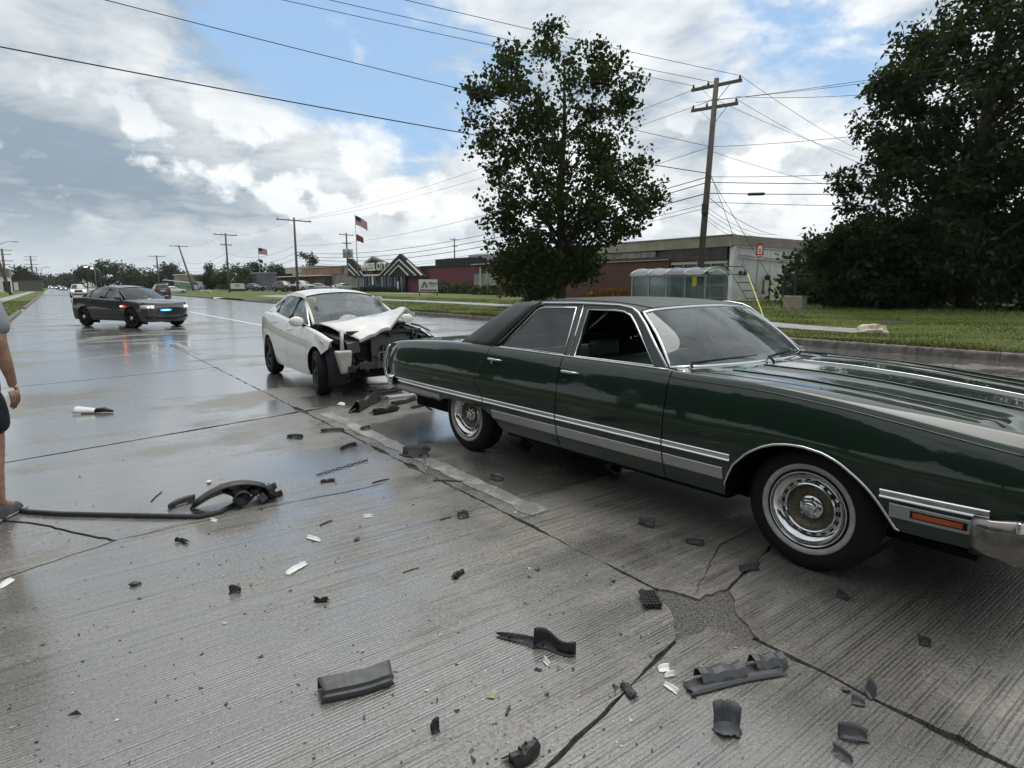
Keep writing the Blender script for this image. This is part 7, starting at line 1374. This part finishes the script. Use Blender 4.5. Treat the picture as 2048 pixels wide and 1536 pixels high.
# the large, recognisable pieces
channel_d('bumper_block', 'long dark grey angled bumper block lying across the tined concrete', (640, 1396), (784, 1358), .085, .058, M_DG, 2, notch=False, parts=[(-.045, .003), (-.042, .022), (-.030, .026), (-.028, .040), (.030, .058), (.044, .046), (.046, .003)])
plate_d('curved_trim', 'thin black curved strip with a pointed end beside the upright flap', (992, 1273), (1120, 1303), .03, M_DB, .012, .004, .012, 3); c, L, rz = frame2((1066, 1294), (1152, 1306)); mb = MB(); mb.grid([[(-L / 2 + L * u, .016 * math.sin(5.2 * u + .4) + .010 * t, .003 + (.075 - .030 * u + .010 * math.sin(7 * u)) * t) for u in lin(0, 1, 18)] for t in lin(0, 1, 5)]); uf = mb.build('upright_flap', M_DB, None, True, solid=.0035, loc=(c.x, c.y, 0), rot=(0, 0, rz)); tag(uf, 'upright black wavy flap standing on the concrete', 'debris', 'crash debris on the road')
mb = MB(); mb.grid([[(-L / 2 + L * u, .016 * math.sin(5.2 * u + .4) - .022 * v, .004) for u in lin(0, 1, 12)] for v in (0, 1)]); mb.build('foot_flange', M_DB, uf, solid=.003)
br = channel_d('long_bracket', 'long grey plastic bracket with raised saddles beside the wide joint', (1372, 1380), (1560, 1340), .075, .014, M_DG, 5, notch=False)
for p0, p1, nm in (((1392, 1362), (1478, 1346), 'saddle'), ((1500, 1334), (1560, 1326), 'saddle')):
    c, L, rz = frame2(p0, p1); mb = MB(); mb.grid([[(-L / 2 + L * i / 6 + (.006 if i == 3 else 0), yq - .02 + dr.uniform(-.002, .002), zq + dr.uniform(-.003, .003) - (.010 if i in (2, 5) else 0)) for i in range(7)] for yq, zq in ((.042, .010), (.036, .045), (.016, .056), (-.014, .050), (-.030, .028), (-.034, .012))]); o = mb.build(nm, M_DG, None, False, solid=.004); o.parent = br; o.matrix_parent_inverse = Matrix(); iv = Matrix.Translation(br.location) @ br.rotation_euler.to_matrix().to_4x4(); o.matrix_local = iv.inverted() @ (Matrix.Translation((c.x, c.y, .0)) @ Matrix.Rotation(rz, 4, 'Z'))
c = G(1300, 1205); tr = thing('honeycomb_pad', 'black honeycomb plastic pad at the spalled slab corner', 'debris', (c.x, c.y, 0), 1.0, 'crash debris on the road'); mb = MB(); mb.add([(-.07, -.035, .004), (.06, -.05, .01), (.075, .03, .03), (-.055, .05, .02)], [(0, 1, 2, 3)]); mb.build('pad', M_DB, tr, solid=.006)
for i in range(5):
    for j in range(6): x = -.055 + .022 * j; y = -.034 + .017 * i; mb = MB(); mb.box((x, y, .022 + .12 * (x + .05) * .3), (.018, .013, .014)); mb.build('cell', M_DB, tr)
channel_d('small_wedge', 'small dark wedge lying over the transverse joint', (1244, 1372), (1272, 1396), .035, .022, M_DG, 7); channel_d('torn_corner', 'torn black corner piece at the bottom joint', (1012, 1532), (1072, 1502), .06, .045, M_DB, 8, .2)
plate_d('curved_corner_bracket', 'grey quarter round bracket with black lip on the front slab', (1424, 1456), (1484, 1468), .085, M_DG, .025, .005, .05, 9)
plate_d('dark_shard', 'large dark shard nearest the right hand joint', (1674, 1474), (1738, 1484), .035, M_DG, .02, .006, .02, 10); plate_d('slim_shard', 'slim dark shard beside the large one', (1664, 1500), (1706, 1528), .02, M_DG, .008, .006, .012, 11); plate_d('blue_black_shard', 'blue black shard standing at the long joint', (1730, 1382), (1746, 1402), .03, M_DG, .02, .004, .03, 12); plate_d('grey_flake', 'grey flake lying left of the standing shard', (1702, 1406), (1730, 1412), .03, M_DG, .01, .005, .01, 13)
plate_d('black_plate', 'broad black plate lying over the worn lane stripe', (800, 908), (858, 916), .13, M_DB, .02, .006, .06, 14); plate_d('silver_clip', 'silver clip standing beside the black plate', (848, 920), (854, 944), .03, M_DS, .03, .003, .02, 15)
# white mirror shell with its black foot
mv = thing('torn_mirror', 'white mirror shell with black foot torn off and lying in the wet lane', 'mirror', tuple(G(180, 826)), -.55)
mb = MB(); mb.grid([[(.30 * u - .15, .085 * math.cos(a) * (1 - .5 * u), .012 + .075 * max(0, math.sin(a)) * (1 - .55 * u)) for a in lin(0, math.pi, 9)] for u in lin(0, .75, 9)]); mb.build('shell', M_DW, mv, True, solid=.005); mb = MB(); mb.grid([[(-.15, .08 * math.cos(a), .012 + .07 * math.sin(a)) for a in lin(0, math.pi, 7)], [(-.12, .05 * math.cos(a), .02 + .03 * math.sin(a)) for a in lin(0, math.pi, 7)]]); mb.build('glass_rim', M_DB, mv); mb = MB(); mb.tube([(.05, .0, .03), (.16, .02, .035), (.27, -.01, .02)], [.028, .03, .014], 7); mb.build('foot', M_DB, mv, True)
# torn fender liner standing on edge
ln = thing('torn_liner', 'torn black wheel arch liner with lamp parts resting on the wet slab', 'debris', tuple(G(470, 1010)), math.atan2(*(G(558, 975) - G(400, 1005)).yx))
rows = []
for u in lin(0, 1, 14):
    x = -.27 + .54 * u; z = .012 + .16 * math.sin(math.pi * min(1, .12 + u * .80)) ** .8 - (.03 if u > .85 else 0); rows.append([(x, -.10, z), (x + .01, -.05, z + .012), (x + .015, .0, z + .004), (x + .01, .06, max(.004, z - .045)), (x, .10, max(.003, z - .10))])
mb = MB(); mb.grid(rows); mb.build('liner', M_DB, ln, True, solid=.006, auto=40); rr_ = random.Random(8)
for i in range(14): mb = MB(); mb.box((0, 0, 0), (rr_.uniform(.03, .12), rr_.uniform(.02, .06), rr_.uniform(.01, .05))); mb.build('broken_rib', M_DB, ln, loc=(rr_.uniform(-.02, .24), rr_.uniform(-.11, .05), rr_.uniform(.03, .10)), rot=(rr_.uniform(-1, 1), rr_.uniform(-.8, .8), rr_.uniform(-1, 1)))
mb = MB(); mb.lathe([(.001, .03), (.05, .025), (.06, 0), (.05, -.03)], 12, axis='y', c=(.03, -.09, .07)); mb.build('lamp_back', M_DG, ln, True); mb = MB(); mb.box((-.02, .04, .17), (.05, .02, .012)); mb.build('amber_reflector', M_AMBER, ln, rot=(0, -.4, 0))
chunk_d('white foam crumb behind the torn liner', (418, 966), .03, M_DW, 31); channel_d('lamp_socket', 'dark lamp socket with wire ends beside the torn liner', (535, 998), (564, 990), .05, .04, M_DB, 33)
# long rubber strip that runs to the bystander's feet
pts = [G(*p) + Vector((0, 0, .014)) for p in ((-30, 960), (-8, 985), (6, 1006), (24, 1020), (60, 1027), (120, 1031), (200, 1033), (300, 1035), (400, 1037), (440, 1028), (465, 1014), (480, 1002), (488, 994))]
rows = []
for i, p in enumerate(pts):
    t = (pts[min(i + 1, len(pts) - 1)] - pts[max(0, i - 1)]).normalized(); nr = Vector((-t.y, t.x, 0)); rows.append([p - nr * .016 - Vector((0, 0, .011)), p - nr * .018 + Vector((0, 0, .010)), p + Vector((0, 0, .016)), p + nr * .006 + Vector((0, 0, .012)), p + nr * .016 - Vector((0, 0, .011))])
mb = MB(); mb.grid(rows); tag(mb.build('rubber_strip', pmat("black rubber strip", (.022, .022, .023), .5), None, True), 'long black rubber trim strip curving across the wet slab', 'trim strip')
plate_d('torn_strip_end', 'ragged black scrap where the rubber strip meets the liner', (335, 1022), (395, 1004), .05, M_DB, .02, .004, .02, 34)
# perforated chain-like strip
cs = thing('perforated_strip', 'black perforated chain-like plastic strip on the damp slab', 'debris', tuple(G(688, 935)), math.atan2(*(G(738, 920) - G(638, 950)).yx), 'crash debris on the road'); L = (G(738, 920) - G(638, 950)).length; nl = 9; links = MB(); w = L / nl
links.tube([(w * .45 * math.cos(a), .012 * math.sin(a), .008) for a in lin(0, 6.283, 11)[:-1]], .004, 5, closed=True); me = links.mesh('link'); me.materials.append(M_DB)
for i in range(nl): obj('link', me, None, cs, (-L / 2 + w * (i + .5), 0, 0), (.5 if i % 2 else -.4, 0, 0))
# middling pieces
for i, (p0, p1, w, k, lab) in enumerate((((640, 966), (668, 962), .035, 'c', 'black bracket with an upright tab below the perforated strip'), ((574, 876), (606, 879), .05, 'p', 'curled black scrap left of the worn stripe'), ((640, 866), (690, 862), .045, 'p', 'leaf shaped black scrap by the joint'), ((680, 903), (714, 892), .04, 'p', 'bow tie shaped black scrap'), ((722, 862), (742, 858), .06, 'p', 'folded black flap on the worn stripe'), ((905, 1158), (924, 1146), .035, 'c', 'small black electrical connector block'),
      ((354, 1082), (376, 1086), .03, 'c', 'black clip with a white edge'), ((862, 1468), (880, 1462), .02, 'p', 'grey clip on the pale patch of concrete'), ((458, 1188), (482, 1186), .025, 'p', 'small curled black clip on the sheen'), ((628, 1203), (656, 1204), .018, 'c', 'tiny black bracket with prongs'), ((916, 1038), (938, 1032), .05, 'p', 'grey square chip beyond the connector'), ((980, 958), (1006, 962), .05, 'p', 'dark chip under the green sedan sill'), ((1220, 938), (1240, 946), .06, 'p', 'dark lump under the green sedan door'), ((1276, 1046), (1308, 1056), .06, 'p', 'dark smear-like scrap by the front wheel'), ((1372, 1086), (1408, 1092), .035, 'p', 'thin dark scrap left of the front wheel'), ((1480, 1142), (1520, 1140), .03, 'p', 'wispy scrap at the front tyre'), ((1672, 1192), (1698, 1202), .025, 'p', 'small dark chip right of the front tyre'), ((1836, 1288), (1862, 1294), .02, 'p', 'small dark sliver under the bumper'), ((1038, 884), (1062, 900), .10, 'p', 'black crumpled scrap behind the rear tyre'))):
    (plate_d if k == 'p' else channel_d)(*(('debris_scrap', lab, p0, p1, w, M_DB, .014, .004, .02, 50 + i) if k == 'p' else ('debris_clip', lab, p0, p1, w, .024, M_DB, 50 + i)))
for i, (p0, p1, r_, lab) in enumerate((((745, 967), (778, 959), .006, 'short black rod right of the perforated strip'), ((866, 962), (926, 964), .007, 'longer grey rod crossing the joint'), ((302, 1004), (324, 984), .004, 'thin bent wire left of the liner'), ((880, 1041), (902, 1035), .004, 'thin black rod beside the square chip'), ((806, 1146), (838, 1136), .003, 'hair thin black wire on the sheen'), ((640, 1052), (664, 1042), .006, 'pale curved sliver of plastic'), ((1012, 1432), (1020, 1414), .005, 'pale green glass sliver'))): stick_d(lab, p0, p1, r_, M_DG if 'grey' in lab or 'pale' in lab else M_DB)
for i, (p0, p1, w, lab) in enumerate((((572, 1152), (614, 1128), .035, 'white leaf shaped paint shard'), ((1316, 1342), (1340, 1340), .035, 'white rounded shard beside the long bracket'), ((1328, 1356), (1350, 1352), .015, 'narrow white splinter under the rounded shard'), ((1326, 1368), (1356, 1390), .02, 'long white splinter pointing at the bracket'), ((1086, 1322), (1098, 1334), .012, 'tiny white chip below the upright flap'), ((612, 1076), (642, 1084), .03, 'pale crescent shard on the sheen'), ((726, 1036), (746, 1034), .018, 'flat white flake near the rod'), ((420, 1042), (434, 1044), .02, 'white flake at the rubber strip'), ((676, 808), (688, 810), .09, 'white scrap at the wrecked front wheel'), ((0, 1178), (28, 1160), .03, 'white paper scrap on the cracked wedge'))): plate_d('white_shard', lab, p0, p1, w, M_DW, .006, .003, .008, 80 + i)
for i, (p, s, lab) in enumerate((((714, 1080), .022, 'grey cube of broken aggregate'), ((968, 800 + 0), .02, 'small stone behind the rear tyre'), ((1690, 1382), .02, 'pebble in the long joint'), ((1075, 1140), .02, 'dark pebble on the pale slab'), ((270, 1170), .03, 'flat grey stone on the sheen'))): chunk_d(lab, p, s, M_DG, 100 + i)
# heap pushed up under the wrecked nose
for i, (p0, p1, w, h, lab) in enumerate((((708, 826), (752, 800), .12, .13, 'crumpled black bumper end leaning in the heap'), ((742, 830), (792, 820), .14, .07, 'flattened black grille piece at the front of the heap'), ((780, 812), (830, 800), .10, .05, 'torn bumper skin at the right of the heap'), ((770, 798), (836, 790), .06, .04, 'white edged bumper strip on the heap'), ((740, 790), (800, 780), .18, .06, 'dark undertray lying under the wrecked nose'), ((820, 818), (876, 806), .04, .03, 'long black sliver under the chrome bumper'), ((842, 806), (866, 822), .03, .02, 'short black sliver beside the rear tyre'))): channel_d('bumper_wreckage', lab, p0, p1, w, h, M_DB if 'white' not in lab else M_DW, 120 + i)
# crumbs nobody would count
n = 900; Vs = []; px = RNG.uniform(0, 1500, n); py = 800 + 736 * RNG.random(n) ** 1.15; pts = np.array([G(a, b)[:] for a, b in zip(px, py)]); pts = pts[(pts[:, 0] > -1.4)]; n = len(pts); s = RNG.gamma(1.6, .0032, n)[:, None] + .002
tet = RNG.normal(0, 1, (n, 4, 3)); tet /= np.linalg.norm(tet, axis=2)[:, :, None]; tet[:, :, 2] = np.abs(tet[:, :, 2]) * .6; T4 = pts[:, None, :] + tet * s[:, None, :]; tri_ = T4[:, [0, 1, 2, 0, 2, 3, 0, 3, 1, 1, 3, 2]].reshape(-1, 3); me = fast_mesh('crumbs', tri_, 3); [me.materials.append(q) for q in (M_DB, M_DG, M_ROCK)]; me.polygons.foreach_set('material_index', np.repeat(RNG.choice([0, 0, 0, 1, 2], n), 4).astype(np.int32)); tag(obj('debris_crumbs', me), kind='stuff')
n = 260; px = RNG.uniform(300, 1500, n); py = RNG.uniform(1000, 1536, n); pts = np.array([G(a, b)[:] for a, b in zip(px, py)]); s = RNG.uniform(.0018, .005, n)[:, None]; tet = RNG.normal(0, 1, (n, 4, 3)); tet /= np.linalg.norm(tet, axis=2)[:, :, None]; tet[:, :, 2] = np.abs(tet[:, :, 2]) * .6; T4 = pts[:, None, :] + tet * s[:, None, :]; tag(obj('glass_crumbs', fast_mesh('glass', T4[:, [0, 1, 2, 0, 2, 3, 0, 3, 1, 1, 3, 2]].reshape(-1, 3), 3), M_DW), kind='stuff')
# ================================================================== rain-damp air
hm = bpy.data.materials.new("damp air"); hm.use_nodes = True; nt = hm.node_tree; nt.nodes.clear(); T = NT(nt); o_ = T.n('ShaderNodeOutputMaterial'); pv = T.n('ShaderNodeVolumePrincipled'); pv.inputs['Color'].default_value = (.82, .88, .93, 1); pv.inputs['Density'].default_value = .00014; pv.inputs['Anisotropy'].default_value = .2; nt.links.new(pv.outputs[0], o_.inputs['Volume'])
mb = MB(); mb.box((500, 1600, 8.8), (6400, 4200, 21.4)); hz_ = mb.build('haze', hm); tag(hz_, kind='stuff')
SC.cycles.volume_bounces = 0; SC.cycles.volume_max_steps = 64
